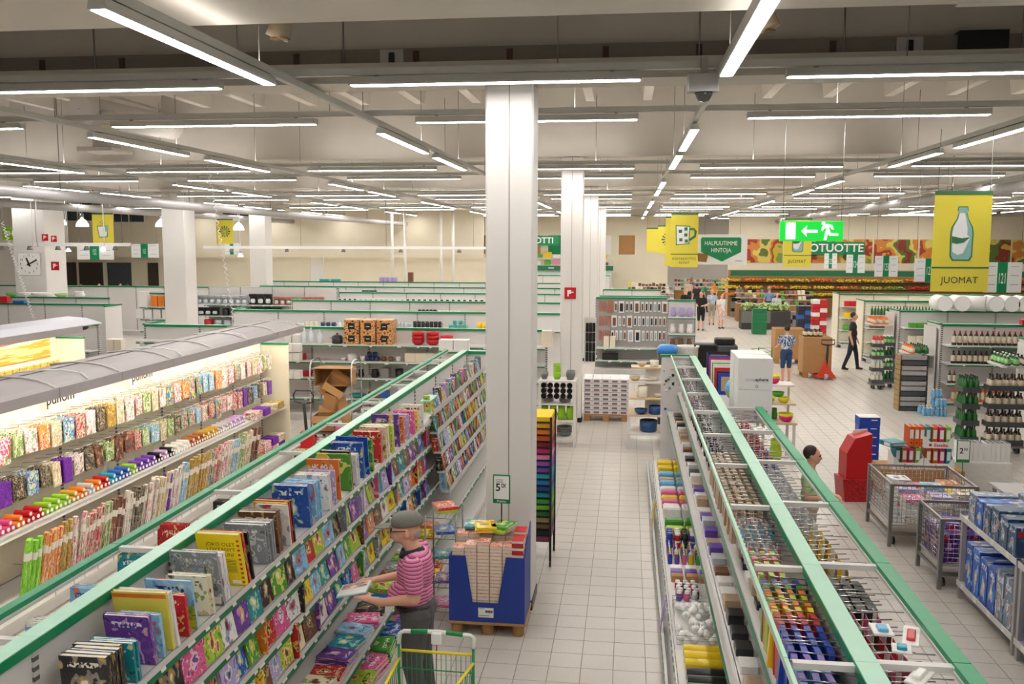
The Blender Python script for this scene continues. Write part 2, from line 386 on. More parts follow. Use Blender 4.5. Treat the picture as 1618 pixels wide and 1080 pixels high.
for j, y in enumerate(ROWS):
    t = thing('cross_rail', 'grey lamp rail across the hall, %s from the front' % ordn(j), 'rail', (-25, y, ZR + .075), 0, 'lamp rails across the hall')
    ob('rail', MB().box(0, 44, -.03, .03, 0, .07), [m_rail], t)
    for k in range(13): ob('hanging_rod', rod, None, t, (1.9 + 3.2 * k, 0, 0))
    if j == 1: ob('cable_tray', MB().box(0, 44, .1, .22, .09, .14), [m_conc], t)
    for i, x in enumerate(TR[:-1]):
        p = topx((x + 2.1, y, ZR))
        if (p is None or not (-260 < p[0] < 1880)) and not (j == 0 and -8 < x < 6): continue
        l = thing('tube_lamp', 'lit crosswise tube lamp in row %s, %s from left' % (ordn(j), ordn(i)), 'lamp', (x + .6, y, ZR + .075), -PI / 2, 'tube lamps on cross rails')
        ob('housing', lamp_house, None, l); ob('diffuser', lamp_diff, None, l); j > 1 and ob('uplight', lamp_up, None, l); [ob('clip', lamp_clip, None, l, (0, q, 0)) for q in (.27, 2.57)]
# ================================================================== shelving
def holes_mat():
    q = N('slotted_upright'); q.b.inputs['Roughness'].default_value = .5
    g = q.n('ShaderNodeNewGeometry'); sx = q.n('ShaderNodeSeparateXYZ'); q.l(g.outputs['Position'], sx.inputs[0])
    m = q.n('ShaderNodeMath', operation='MULTIPLY'); m.inputs[1].default_value = 20.; q.l(sx.outputs[2], m.inputs[0])
    f = q.n('ShaderNodeMath', operation='FRACT'); q.l(m.outputs[0], f.inputs[0])
    gt = q.n('ShaderNodeMath', operation='GREATER_THAN'); gt.inputs[1].default_value = .55; q.l(f.outputs[0], gt.inputs[0])
    mx = q.n('ShaderNodeMix', data_type='RGBA'); mx.inputs[6].default_value = lin('#cfccc9'); mx.inputs[7].default_value = lin('#5a5856')
    q.l(gt.outputs[0], mx.inputs[0]); q.l(mx.outputs[2], q.b.inputs['Base Color']); return q.m
m_slot = holes_mat()
def price_rail(parent, L, y, z, m=None, hgt=.062, tags=0, rnd=None, tagw=.05, lean=.35):
    """slanted price strip on a shelf edge facing local -y, with its own tags"""
    r = ob('price_rail', MB().prism([(y, z - hgt), (y - .006, z - hgt), (y - .006 + hgt * lean, z), (y + hgt * lean, z)], -L / 2, L / 2, 'x'), [m or m_dgreen], parent)
    if tags:
        me = cached(('tag', tagw), lambda: MB().box(-tagw / 2, tagw / 2, -.003, 0, -.024, .024).mesh('price_tag', [m_tag]))
        for i in range(tags):
            x = -L / 2 + L * (i + .5 + (rnd.uniform(-.35, .35) if rnd else 0)) / tags
            ob('price_tag', me, None, parent, (x, y - .004 + hgt * lean * .5, z - hgt * .45), rot=(-math.atan(lean), 0, 0), sc=(rnd.choice((1, 1, 1, 1.7)) if rnd else 1, 1, 1))
    return r
def gondola(label, x, y, rz, L, h=2.05, front=(), back=(), bay=1.25, cap=True, base=.55, baseb=None, end=None, tags=0, grp='shelving gondolas', panelm=None, railm=None, capm=None, seed=1, name='shelf_gondola', thin=True):
    """double sided shelf run. local x along, front faces local -y. front/back: [(z, depth)]"""
    rn = random.Random(seed); pm = panelm or m_panel
    t = thing(name, label, 'shelf', (x, y, 0), rz, grp)
    nb = max(1, round(L / bay)); bw = L / nb
    pme = MB().box(-bw / 2 + .004, bw / 2 - .004, -.018, .018, .16, h - .05).mesh('back_panel', [pm])
    for i in range(nb): ob('back_panel', pme, None, t, (-L / 2 + bw * (i + .5), 0, 0))
    ume = MB().box(-.02, .02, -.03, .03, 0, h - .05).mesh('upright', [m_slot])
    for i in range(nb + 1): ob('upright', ume, None, t, (-L / 2 + bw * i, 0, 0))
    if cap:
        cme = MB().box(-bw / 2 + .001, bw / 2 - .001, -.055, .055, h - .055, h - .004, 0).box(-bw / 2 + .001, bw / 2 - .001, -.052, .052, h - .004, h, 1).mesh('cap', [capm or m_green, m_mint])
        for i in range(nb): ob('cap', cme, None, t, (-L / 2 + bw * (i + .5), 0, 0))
    for sgn, shelves, bd in ((-1, front, base), (1, back, baseb if baseb is not None else base)):
        if bd and (shelves or True):
            b = MB().box(-L / 2, L / 2, .03, bd, .12, .16).box(-L / 2, L / 2, bd - .06, bd - .04, 0, .12)
            o = ob('base_deck', b, [m_shelf], t, rz=0 if sgn > 0 else PI)
        for (z, dep) in shelves:
            s = ob('shelf', MB().box(-L / 2, L / 2, -dep, -.032, z - .03, z), [m_shelf], t, rz=0 if sgn < 0 else PI)
            if tags is not None: price_rail(s, L, -dep, z, railm, tags=int(tags * L), rnd=rn)
    if end:
        for sx, d0, d1, hh in end:   # end panels: side (-1 left, 1 right), depth range, height
            e = ob('end_panel', MB().box(sx * L / 2 - .012 + sx * .04, sx * L / 2 + .012 + sx * .04, d0, d1, 0, hh - .03), [pm], t)
            ob('end_cap', MB().box(sx * L / 2 - .03 + sx * .04, sx * L / 2 + .03 + sx * .04, d0, d1, hh - .03, hh + .006), [capm or m_green], e)
    t['_L'] = L
    return t
def top_frame(t, L, side, w, h, bay, m):
    """wire-bay frame at cap height: outer rail plus cross bars (children of a gondola)"""
    n = round(L / bay); bw = L / n
    for i in range(n):
        ob('frame_rail', MB().box(-bw / 2 + .004, bw / 2 - .004, -.03 if m == 'wide' else -.01, .03 if m == 'wide' else .01, -.03, 0, 0), [m_fgreen if m == 'wide' else m_mint], t, (-L / 2 + bw * (i + .5), side * w, h))
    ob('frame_edge', MB().box(-L / 2, L / 2, -.006, .006, -.05, -.03), [m_shelf], t, (0, side * (w - (.03 if m == 'wide' else .0)), h))
    for i in range(n + 1):
        a, b = sorted((side * .05, side * (w - .03)))
        ob('frame_bar', MB().box(-.02, .02, a, b, -.045, -.015), [m_shelf], t, (-L / 2 + bw * i, 0, h))
m_fgreen = mat('frame_green', '#2f9a6c', .4, var=.08)
# ---- book gondola left of the aisle (front faces +x, toward the aisle)
BX, BY0, BY1 = -2.85, 2.6, 16.0
BL = BY1 - BY0
SH_B = [(1.70, .40), (1.40, .40), (1.10, .40), (.82, .42)]
bookg = gondola('long book gondola with mint cap left of the centre aisle', BX, (BY0 + BY1) / 2, PI / 2, BL, 2.05, SH_B, [(1.72, .34)], 1.34, base=.78, baseb=.5, tags=4.5, seed=3)
s5 = ob('shelf', MB().box(-BL / 2, BL / 2, -.68, -.032, .47, .50), [m_shelf], bookg)
price_rail(s5, BL, -.68, .5, tags=40, rnd=random.Random(5), hgt=.06)
top_frame(bookg, BL, 1, .34, 2.05, 1.34, 'wide')
# ---- wrapping paper wall at far left with canopy (front faces +x)
WX, WY0, WY1 = -6.86, 6.5, 16.4
WL = WY1 - WY0; WC = (WY0 + WY1) / 2
m_cream = mat('cream_panel', '#efe9d2', .5, var=.02)
wrapg = gondola('gift wrap wall shelving under grey curved canopy', WX, WC, PI / 2, WL, 2.05, [(.90, .5)], [], 1.24, base=.8, baseb=.3, tags=1, panelm=m_cream, railm=m_shelf, end=[(1, -.56, 0, 2.06)], seed=4, cap=False, name='wrap_gondola')
m_head = printmat('header_print', ['#f8f4e6', '#f6f1e0', '#efe9de', '#e2e6ea', '#efdccd', '#f8f4e8'], 2.2, 'noise')
for i in range(8):
    w = WL / 8
    ob('header_board', MB().box(-w / 2 + .003, w / 2 - .003, -.035, -.02, 1.88, 2.38), [m_head], wrapg, (-WL / 2 + w * (i + .5), 0, 0))
m_script = mat('script_black', '#2a2622', .6)
for i, wd in enumerate(['om', 'punom', 'punom']):
    text('header_lettering', wd, .2, m_script, wrapg, (-WL / 2 + 1.85 + 1.9 * i, -.04, 2.07), (PI / 2, 0, 0), .001)
m_canopy = mat('canopy_grey', '#aaa5a6', .45, var=.03)
cano = thing('curved_canopy', 'long grey curved canopy over the gift wrap wall', 'canopy', (WX, WC, 0), PI / 2)
def canopy_arc(n=7, o=0.):
    # (depth toward front, height)
    pts = [(-.05, 2.455), (.22, 2.495), (.45, 2.49), (.62, 2.465), (.75, 2.425), (.84, 2.385)]
    return [(-y, z + o) for y, z in pts]
arc = canopy_arc(); arc2 = [(a, b - .012) for a, b in arc[::-1]]
for i in range(8):
    w = WL / 8; ob('canopy_sheet', MB().prism(arc + arc2, -w / 2 + .008, w / 2 - .008, 'x'), [m_canopy], cano, (-WL / 2 + w * (i + .5), 0, 0))
    ob('fascia', MB().box(-w / 2 + .004, w / 2 - .004, -.875, -.84, 2.29, 2.40), [m_canopy], cano, (-WL / 2 + w * (i + .5), 0, 0))
m_dline = mat('seam_grey', '#5d595b', .6)
for i in range(9):
    x = -WL / 2 + WL / 8 * i
    ob('canopy_rib', MB().tube([(x, a, b + .012) for a, b in arc], .012, 5), [m_shelf], cano)
ob('canopy_seam', MB().box(-WL / 2, WL / 2, -.335, -.322, 2.49, 2.50), [m_dline], cano)
for i in range(5):
    x = -WL / 2 + WL / 4.5 * (i + .3)
    ob('power_cable', MB().tube([(x, -.1, 2.495), (x + .1, -.3, 2.51), (x + .25, -.5, 2.50), (x + .3, -.7, 2.46), (x + .22, -.83, 2.41)], .008, 5), [m_bwhite], cano)
# tubes hidden behind the fascia light the goods
m_wlamp = mat('canopy_tube', '#ffffff', .5, var=0, emit=LAMP * .95, ecol='#fff3dc')
for i in range(8):
    w = WL / 8
    l = ob('canopy_lamp', MB().box(-w / 2 + .03, w / 2 - .03, -.82, -.78, 2.33, 2.36), [m_wlamp], cano, (-WL / 2 + w * (i + .5), 0, 0))
# ---- right hand stationery gondola (front faces -x, toward the aisle)
RX, RY0, RY1 = 1.11, 2.9, 15.7
RL = RY1 - RY0; RC = (RY0 + RY1) / 2
SH_R = [(1.42, .24), (1.08, .40)]
m_perf = mat('perforated_panel', '#b9b6b3', .45, var=.1, scale=60)
statg = gondola('stationery gondola with green frame right of the centre aisle', RX, RC, -PI / 2, RL, 2.05, [], [], 1.28, base=.72, baseb=.6, tags=None, panelm=m_perf, seed=6, end=None)
ob('end_panel', MB().box(-RL / 2 - .035, -RL / 2 - .015, -.52, .05, 0, 2.02), [m_panel], statg)
ob('end_cap', MB().box(-RL / 2 - .05, -RL / 2, -.54, .05, 2.02, 2.06), [m_green], statg)
top_frame(statg, RL, -1, .36, 2.05, 1.28, 'thin')
# right face frame of stationery gondola reaches only to Y=10.8
def bay_frame(t, x0, x1, side, w, h, n, m):
    bw = (x1 - x0) / n
    for i in range(n):
        ob('frame_rail', MB().box(-bw / 2 + .004, bw / 2 - .004, -.04, .04, -.03, 0), [m_fgreen], t, (x0 + bw * (i + .5), side * w, h))
    ob('frame_edge', MB().box(x0, x1, -.006, .006, -.05, -.03), [m_shelf], t, (0, side * (w - .04), h))
    for i in range(n + 1):
        a, b = sorted((side * .05, side * (w - .04)))
        ob('frame_bar', MB().box(-.022, .022, a, b, -.045, -.015), [m_shelf], t, (x0 + bw * i, 0, h))
# statg local x = RC - Y (rz=-90deg: local x -> -Y)
bay_frame(statg, RC - 10.85, RC - 2.9, 1, .43, 2.05, 6, 'wide')
# price strips on the aisle side of the stationery gondola
rr = random.Random(9)
for z, dep in SH_R:
    s = ob('shelf', MB().box(-RL / 2, RL / 2, -dep, -.032, z - .025, z), [m_shelf], statg)
    price_rail(s, RL, -dep, z, tags=130, rnd=rr, hgt=.075, tagw=.06, lean=.9)
s = ob('base_front', MB().box(-RL / 2, RL / 2, -.735, -.70, .05, .2), [m_shelf], statg)
price_rail(s, RL, -.735, .2, tags=80, rnd=rr, hgt=.06, tagw=.07, lean=.5)
for z, dep in [(1.0, .4), (.6, .5)]:
    ob('shelf', MB().box(RC - RY1 - .0, RL / 2, .032, dep, z - .025, z), [m_shelf], statg)
# shelf for globe boxes on the far right part of the gondola
ob('shelf', MB().box(RC - 15.6, RC - 10.95, .032, .62, 1.83, 1.86), [m_shelf], statg)
# ---- crossways gondolas in the housewares area (front faces the camera)
CG = []
def cross(label, y, x0, x1, h=2.05, front=(), back=(), tags=2., end=None, bay=1.25, seed=1, **k):
    g = gondola(label, (x0 + x1) / 2, y, 0, x1 - x0, h, front, back, bay, end=end, tags=tags, seed=seed, grp='crosswise gondolas in housewares', **k); CG.append(g); return g
SH1 = [(1.70, .45), (1.32, .45), (.95, .45), (.5, .5)]
cross('crosswise gondola with brown boxes and red bowls', 20.0, -11.1, -1.75, 2.05, SH1, [], seed=21, end=[(-1, 0, .9, 2.05)])
cross('crosswise gondola with white mugs on its top shelf', 24.8, -11.1, -1.75, 2.05, [(1.60, .45)], [], seed=22, end=[(-1, 0, .9, 2.05)])
cross('crosswise gondola behind the mug gondola', 29.2, -11.0, -1.75, 2.05, [(1.62, .45)], [], seed=23, end=[(-1, 0, .9, 2.05)])
cross('crosswise gondola with small hanging goods, fourth from front', 34.2, -11.0, -1.75, 2.05, [(1.7, .4)], [], seed=24)
cross('crosswise gondola with small hanging goods, fifth from front', 38.6, -16.0, -1.75, 2.05, [(1.7, .4)], [], seed=25)
cross('crosswise gondola, sixth from front, pale goods', 43.4, -18.0, -1.75, 2.05, [], [], seed=26)
cross('low wide white gondola with plain panels before the chilled wall', 52.5, -24.0, -1.0, 2.1, [], [], seed=27)
# housewares left part
cross('crosswise gondola with plain grey panels at far left, nearer one', 26.3, -24.0, -15.4, 2.05, [], [], seed=28, end=[(1, -.9, 0, 2.05)])
cross('crosswise gondola with plain grey panels at far left, farther one', 29.4, -26.0, -17.6, 2.05, [], [], seed=29)
cross('crosswise gondola holding box cartons left of coffee makers', 32.5, -18.0, -15.95, 2.05, [(1.55, .45), (1.1, .45), (.65, .45)], [], seed=30)
cross('crosswise gondola of fans and coffee makers', 33.0, -15.7, -10.7, 2.3, [(1.62, .45), (1.2, .45), (.75, .45)], [], seed=31, cap=False)
cross('long pale gondola behind the fans', 37.2, -30.0, -12.0, 2.05, [], [], seed=32)
# kitchen tool wall
m_gpanel = mat('grey_pegboard', '#a5a3a1', .5, var=.04)
ring = cross('grey pegboard wall of hanging kitchen tools', 28.2, -.95, 1.18, 2.3, [(.78, .45), (.4, .45)], [], seed=33, panelm=m_gpanel, bay=1.07)
cross('white crosswise gondola just behind the kitchen tool wall', 33.4, -1.0, 1.3, 2.05, [(1.6, .45)], [], seed=34)
cross('second white crosswise gondola behind the kitchen tool wall', 38.0, -1.0, 1.35, 2.05, [(1.6, .45)], [], seed=35)
# ---- drinks gondolas at right (front faces the camera)
DG = []
SHD = [(1.58, .5), (1.15, .5), (.68, .5), (.25, .55)]
for k, (y, x0, x1, lab) in enumerate([(18.9, 8.02, 13.5, 'drinks gondola nearest, beside the dark bottle pallet'), (22.9, 7.45, 14.5, 'drinks gondola of red capped juice bottles'),
        (27.4, 7.75, 15.5, 'drinks gondola behind the bottle trolley'), (32.0, 7.9, 17, 'drinks gondola, fourth from front with plain cap'),
        (36.2, 8.0, 18, 'drinks gondola, farthest, before the fruit shelves')]):
    DG.append(gondola(lab, (x0 + x1) / 2, y, 0, x1 - x0, 2.05, SHD, [], 1.25, end=[(-1, -.03, .92, 2.05)], tags=1.5, seed=50 + k, grp='drinks gondolas on the right', panelm=m_cream if k > 2 else None))
# ================================================================== books
PAL = {  # colour word: palettes (background, background, accent, background 2, accent, lettering)
 'blue': ['#1d4fa8', '#2563b8', '#123a86', '#7fb6e6', '#e8d34a', '#f2f4f7'],
 'light blue': ['#8cc4e6', '#a5d3ee', '#e6eef2', '#5aa3d4', '#e2705e', '#26457e'],
 'red': ['#c4202a', '#d2333a', '#931620', '#e7c06a', '#2b2b2b', '#f6ead2'],
 'yellow': ['#f3d21f', '#f6da3a', '#e58a1d', '#7ab648', '#d5352b', '#27241e'],
 'green': ['#4c9a3c', '#5dac47', '#2c6a35', '#cfe07a', '#e6c83b', '#f4f2e2'],
 'lime': ['#a9c93c', '#bcd650', '#6f9a2b', '#f0e68a', '#d1457b', '#2e4a1c'],
 'pink': ['#e05a93', '#ec7fab', '#b73070', '#f6d0de', '#7a4a9b', '#fdf3f6'],
 'purple': ['#6a3f9c', '#7a4fae', '#47276f', '#d09ad6', '#f0c34a', '#f3eef8'],
 'orange': ['#e7782a', '#ee8d3e', '#b9501a', '#f4cf85', '#3b6fae', '#fbf4e4'],
 'white': ['#efece6', '#f4f2ee', '#d8d8d8', '#8fb2d3', '#c5484a', '#2c2c34'],
 'brown': ['#6e4730', '#80553a', '#412a1e', '#c19a63', '#2f5a54', '#efe0bb'],
 'black': ['#22201f', '#2c2a2a', '#141414', '#8a8178', '#c29a3a', '#e9e2d2'],
 'teal': ['#1d8a97', '#2b9ca6', '#125f6d', '#8fd3cf', '#f1d75a', '#eef7f4'],
 'cream': ['#ece2c3', '#f2e9d0', '#cdb98a', '#9aa66a', '#8c3b2c', '#4a3a28'],
 'lilac': ['#b7a5d3', '#c8b9de', '#8d78b4', '#f1e2ef', '#6fa7c9', '#43315f'],
 'grey': ['#8b9097', '#9aa0a6', '#5e646c', '#c9ccd0', '#6f8f5a', '#f0f0ee']}
COLS = list(PAL)
def cover_mat(c, k=0):
    return printmat('book_cover_%s_%d' % (c.replace(' ', '_'), k), PAL[c], (4.6, 7.0, 2.6)[k], 'picture')
m_pages = printmat('book_pages', ['#efe8d8', '#e6dcc6', '#f4efe3'], 30, 'noise', rough=.8)
m_pagesw = mat('white_pages', '#f3f1ec', .8, var=.05, scale=40)
bk_cover = (MB().box(-.5, -.42, -.5, .5, 0, 1).box(.42, .5, -.5, .5, 0, 1).box(-.42, .42, -.5, -.485, 0, 1)).mesh('book_cover')
bk_pages = MB().box(-.42, .42, -.485, .475, .015, .985).mesh('pages', [m_pages])
bk_one = (MB().box(-.5, .5, -.5, .5, 0, .985)).mesh('book')
bk_one = MB()
bk_one.box(-.5, -.42, -.5, .5, 0, 1).box(.42, .5, -.5, .5, 0, 1).box(-.42, .42, -.5, -.485, 0, 1).box(-.42, .42, -.485, .475, .015, .985, 1)
bk_one = bk_one.mesh('book')
NB = [0]
def book(loc, rot, size, c, lab, k=0, grp=None, parts=True, name='book', cat='book', pages=None):
    """size = thickness, width, height; thickness along local x, spine toward local -y"""
    NB[0] += 1
    if parts:
        o = ob(name, bk_cover, [cover_mat(c, k)], None, loc, rot=rot, sc=size)
        ob('pages', bk_pages, [pages or m_pages], o)
    else: o = ob(name, bk_one, [cover_mat(c, k), pages or m_pages], None, loc, rot=rot, sc=size)
    return tag(o, lab, cat, grp)
rb = random.Random(42)
BW = wf(BX, (BY0 + BY1) / 2, PI / 2); BYC = (BY0 + BY1) / 2
def bloc(Y, out, z): return (BX + out, Y, z)     # out = distance from the spine panel toward the aisle
# ---- top shelf, spine outward; groups of copies from near to far: (colour, copies, thick, width, height, lean, gap after, palette)
TOP = [('black', 5, .03, .25, .25, 4, 4.0, 0), ('teal', 3, .018, .24, .22, 3, 4.22, 0), ('purple', 2, .02, .26, .29, 8, 4.42, 0), ('light blue', 2, .02, .24, .26, 6, 4.50, 1), ('yellow', 1, .022, .31, .36, 9, 4.60, 2), ('white', 3, .016, .31, .35, 9, 0, 2),
 ('red', 2, .02, .24, .26, 6, 4.78, 0), ('light blue', 1, .018, .28, .32, 9, 4.88, 2), ('cream', 2, .025, .25, .26, 7, 5.08, 0), ('grey', 1, .022, .30, .38, 11, 5.24, 1), ('white', 5, .02, .28, .33, 10, 0, 2),
 ('yellow', 1, .035, .29, .39, 13, 5.58, 2), ('red', 1, .03, .29, .39, 13, 0, 2), ('black', 2, .022, .27, .36, 12, 0, 0), ('grey', 5, .028, .30, .30, 8, 5.98, 0), ('brown', 3, .028, .28, .33, 9, 6.2, 0), ('white', 1, .02, .25, .33, 8, 6.38, 2), ('yellow', 1, .016, .26, .34, 8, 0, 0), ('red', 1, .024, .27, .35, 8, 0, 2), ('black', 1, .02, .26, .35, 8, 0, 0),
 ('blue', 2, .028, .29, .36, 8, 6.82, 1), ('light blue', 6, .02, .27, .33, 7, 6.98, 1), ('white', 4, .024, .28, .32, 6, 7.28, 0), ('lilac', 2, .02, .24, .31, 6, 7.46, 0), ('orange', 1, .022, .29, .38, 7, 7.62, 2), ('green', 1, .022, .32, .36, 8, 7.9, 2), ('black', 1, .03, .28, .38, 8, 0, 0), ('white', 4, .02, .27, .30, 6, 8.1, 0), ('blue', 2, .026, .31, .36, 8, 8.36, 1), ('blue', 1, .02, .31, .39, 8, 8.5, 2), ('green', 2, .02, .26, .33, 7, 8.62, 0),
 ('red', 2, .034, .29, .34, 7, 8.98, 0), ('cream', 4, .03, .28, .35, 7, 9.16, 0), ('lime', 4, .022, .28, .31, 6, 9.42, 1), ('purple', 1, .024, .30, .38, 8, 9.72, 0), ('orange', 2, .022, .27, .32, 7, 9.9, 1), ('lilac', 3, .022, .27, .30, 6, 10.12, 0), ('pink', 3, .02, .24, .28, 5, 10.4, 0), ('yellow', 2, .024, .24, .25, 5, 10.6, 1), ('white', 4, .02, .25, .28, 5, 10.8, 1)]
Y = 3.98; nn = 0; HERO = {}
for gi, (c, n, t, w, h, lean, gap, k) in enumerate(TOP):
    lean += 3; Y = max(Y, gap)
    for i in range(n):
        hh = h * rb.uniform(.99, 1.01); ww = w * rb.uniform(.98, 1.02)
        out = .385 - ww / 2 + rb.uniform(-.012, .012)
        one = '%s hardcover book standing on the top book shelf, %s from near end' % (c, ordn(nn))
        a = math.radians(lean + rb.uniform(-.6, .6))
        # rz = 90 deg: local -y (spine) -> +x world, local x (thickness) -> +y world; lean tips the top toward the camera
        o = book(bloc(Y, out, 1.704 + .5 * t * math.sin(a)), (0, -a, PI / 2 + math.radians(rb.uniform(-2, 2))), (t, ww, hh), c, one, k, 'hardcovers on the top book shelf', pages=m_pagesw if rb.random() < .6 else None)
        HERO[nn] = o; nn += 1; Y += t / math.cos(a) + .0015
    Y += .006
TOPEND = Y
# ---- face-out picture books on the lower shelves
def faceout(row, z, y0, y1, depth, hmin, hmax, nmax=99):
    Y = y0; i = 0; lastc = None
    while Y < y1 and i < nmax:
        w = rb.uniform(.16, .25); h = rb.uniform(hmin, hmax); t = rb.uniform(.012, .03)
        c = rb.choice([q for q in COLS if q != lastc]); lastc = c; k = rb.choice((0, 0, 1, 2))
        a = math.radians(rb.uniform(8, 16)); out = depth - .014 - t / 2 - rb.uniform(0, .012)
        spine = rb.random() < .22
        lab = '%s picture book %s on %s book shelf, %s from near' % (c, 'spine-out' if spine else 'facing out', row, ordn(i))
        if spine:
            book(bloc(Y + t, out - w / 2 + .04, z + .003), (0, -math.radians(5), PI / 2), (t, w, h), c, lab, k, 'picture books on the %s book shelf' % row, parts=False)
            Y += t * 2 + .02
        else:
            book(bloc(Y + w / 2, out, z + .003 + t * .3), (0, -a, 0 + math.radians(rb.uniform(-8, 3))), (t, w, h), c, lab, k, 'picture books on the %s book shelf' % row, parts=Y < 8)
            Y += w + rb.uniform(.005, .03)
        i += 1
faceout('second', 1.40, 4.5, 11.2, .40, .24, .30)
faceout('third', 1.10, 5.0, 11.0, .40, .23, .29)
faceout('fourth', .82, 5.5, 11.0, .42, .22, .28)
# ---- flat stacks on the deep shelf and the base deck
def stack(X, Y, z, n, w, h, t, c, where, rz=0, k=0, parts=False, grp='flat stacked books'):
    for i in range(n):
        a = rz + math.radians(rb.uniform(-4, 4))
        # lying: thickness -> z; spine toward the aisle
        o = book((X + rb.uniform(-.01, .01), Y + rb.uniform(-.01, .01), z + t * (i + .5)), (0, PI / 2, a), (t, w, h), c, 'x', k, grp, parts)
        o.location.x -= h / 2 * math.cos(a); o.location.y -= h / 2 * math.sin(a)
        pos = 'alone' if n == 1 else ('topmost' if i == n - 1 else ('lowest' if i == 0 else ordn(i) + ' up'))
        lb = '%s book lying flat %s, %s' % (c, where, pos)
        o['label'] = lb
Y = 5.9; i = 0
while Y < 10.6:
    w = rb.uniform(.2, .26); c = COLS[(i * 5 + 3) % len(COLS)]; h = rb.uniform(.24, .3)
    stack(BX + .50, Y + w / 2, .502, rb.choice((1, 2, 2, 3)), w, h, rb.uniform(.018, .03), c, 'on deep lower shelf, %s pile' % ordn(i), rb.uniform(-.15, .15), rb.choice((0, 1, 2)))
    Y += w + .03; i += 1
Y = 6.1; i = 0
while Y < 10.2:
    w = rb.uniform(.26, .33); c = ['teal', 'yellow', 'red', 'lime', 'pink', 'green', 'blue', 'purple', 'orange', 'white'][i % 10]; h = rb.uniform(.3, .36)
    stack(BX + .59, Y + w / 2, .162, rb.choice((2, 3, 4)), w, h, .03, c, 'on base deck, %s pile' % ordn(i), rb.uniform(-.1, .1), rb.choice((0, 1, 2)))
    Y += w + .03; i += 1
# ---- slanted card and magazine rack at the far end of the book gondola
rackm = thing('magazine_rack', 'tiered rack of small books at the far end of book gondola', 'rack', (BX, 13.3, 0), PI / 2)
TIERS = [(1.80, .44), (1.55, .49), (1.30, .54), (1.05, .59), (.80, .64)]
for z, d in TIERS:
    ob('tier_tray', MB().box(-2.1, 2.1, -d, -d + .10, z - .012, z), [m_shelf], rackm)
    ob('tier_front', MB().box(-2.1, 2.1, -d - .006, -d, z - .03, z + .045), [m_rail], rackm)
ob('sign_strip', MB().box(-2.2, -1.7, -.42, -.3, 1.96, 1.975), [m_mint], rackm)
for r, (z, d) in enumerate(TIERS):
    Y = 11.25; i = 0
    while Y < 15.3:
        t = rb.uniform(.012, .035); w = rb.uniform(.10, .14); h = rb.uniform(.17, .24); c = rb.choice(COLS)
        fo = rb.random() < .35
        lab = 'small %s booklet in %s magazine rack tier, %s from near' % (c, ordn(r), ordn(i))
        if fo:
            book(bloc(Y + w / 2, d - .03, z + .004), (0, -.24, 0), (.008, w, h), c, lab, rb.choice((0, 1)), 'booklets in the magazine rack', False, 'booklet', 'booklet'); Y += w + .01
        else:
            book(bloc(Y + t / 2, d - .05 - .04, z + .004), (0, -.16, PI / 2), (t, .085, h), c, lab, rb.choice((0, 1)), 'booklets in the magazine rack', False, 'booklet', 'booklet'); Y += t + .03
        i += 1
# ---- a few books on the back side top shelf, seen over the cap
for i, (Y, c, h) in enumerate([(4.35, 'white', .2), (4.75, 'light blue', .24), (5.25, 'teal', .26), (5.75, 'red', .3), (6.6, 'black', .22), (7.3, 'white', .2), (8.3, 'cream', .24), (9.0, 'white', .2), (9.6, 'pink', .2), (10.6, 'white', .24), (11.4, 'cream', .2), (12.4, 'white', .2)]):
    for q in range(3 if i % 2 else 4):
        book((BX - .33 + .11, Y + q * .024, 1.724), (0, -.08, -PI / 2), (.022, .2, h), c, '%s book on the rear top shelf, %s in %s group' % (c, ordn(q), ordn(i)), 0, 'books on rear top shelf', False)

# ---- lettering on two large covers that face the camera
def cover_print(bk, lines, m):
    t, ww, hh = bk.scale
    for body, size, u, v in lines:
        tx = text('cover_lettering', body, size, m, None, (0, 0, 0), ext=.0)
        me = tx.data; bpy.data.objects.remove(tx)
        M = Matrix(((0, 0, -1, -.515), (-1 / ww, 0, 0, .5 - u), (0, 1 / hh, 0, v), (0, 0, 0, 1)))
        me.transform(M); ob('cover_lettering', me, None, bk)
def panel_print(bk, rects, m, name='cover_band'):
    for y0, y1, z0, z1 in rects: ob(name, MB().box(-.512, -.501, .5 - y1, .5 - y0, z0, z1), [m], bk)
m_lett = mat('lettering_black', '#201c18', .5)
def hero(group):
    n = sum(g[1] for g in TOP[:group]); return HERO[n]
hj = hero(11); hj.material_slots[0].link = 'OBJECT'; hj.material_slots[0].material = mat('plain_yellow_cover', '#f4da16', .35, var=.03)
hj['label'] = 'large yellow book with black capital lettering on the top book shelf'
cover_print(hj, [('JOKO OLET', .038, .55, .80), ('LÖYTÄNYT', .038, .55, .70), ('AVALLUN?', .036, .55, .60)], m_lett)
panel_print(hj, [(.1 + .05 * (k % 2), .86, .50 - k * .03, .508 - k * .03) for k in range(9)], m_lett, 'print_line')
panel_print(hj, [(.93, .99, .05 + k * .09, .09 + k * .09) for k in range(10)], mat('red_dash', '#c22a20', .5), 'red_dash')
panel_print(hj, [(.7, .9, .04, .1)], m_bwhite, 'barcode')
hy = hero(4); hy.material_slots[0].link = 'OBJECT'; hy.material_slots[0].material = mat('pale_yellow_cover', '#e6d95a', .4, var=.03)
hy['label'] = 'large pale yellow book with orange top band on the top book shelf'
panel_print(hy, [(.0, 1., .90, .97)], mat('orange_band', '#e07a20', .4)); panel_print(hy, [(.25 + .02 * (k % 3), .55, .55 - k * .022, .556 - k * .022) for k in range(14)] + [(.6, .72, .55 - k * .022, .556 - k * .022) for k in range(14)], mat('olive_print', '#7a6a2a', .6), 'print_line')
hl = hero(7); hl['label'] = 'light blue and green landscape cover book on the top book shelf'
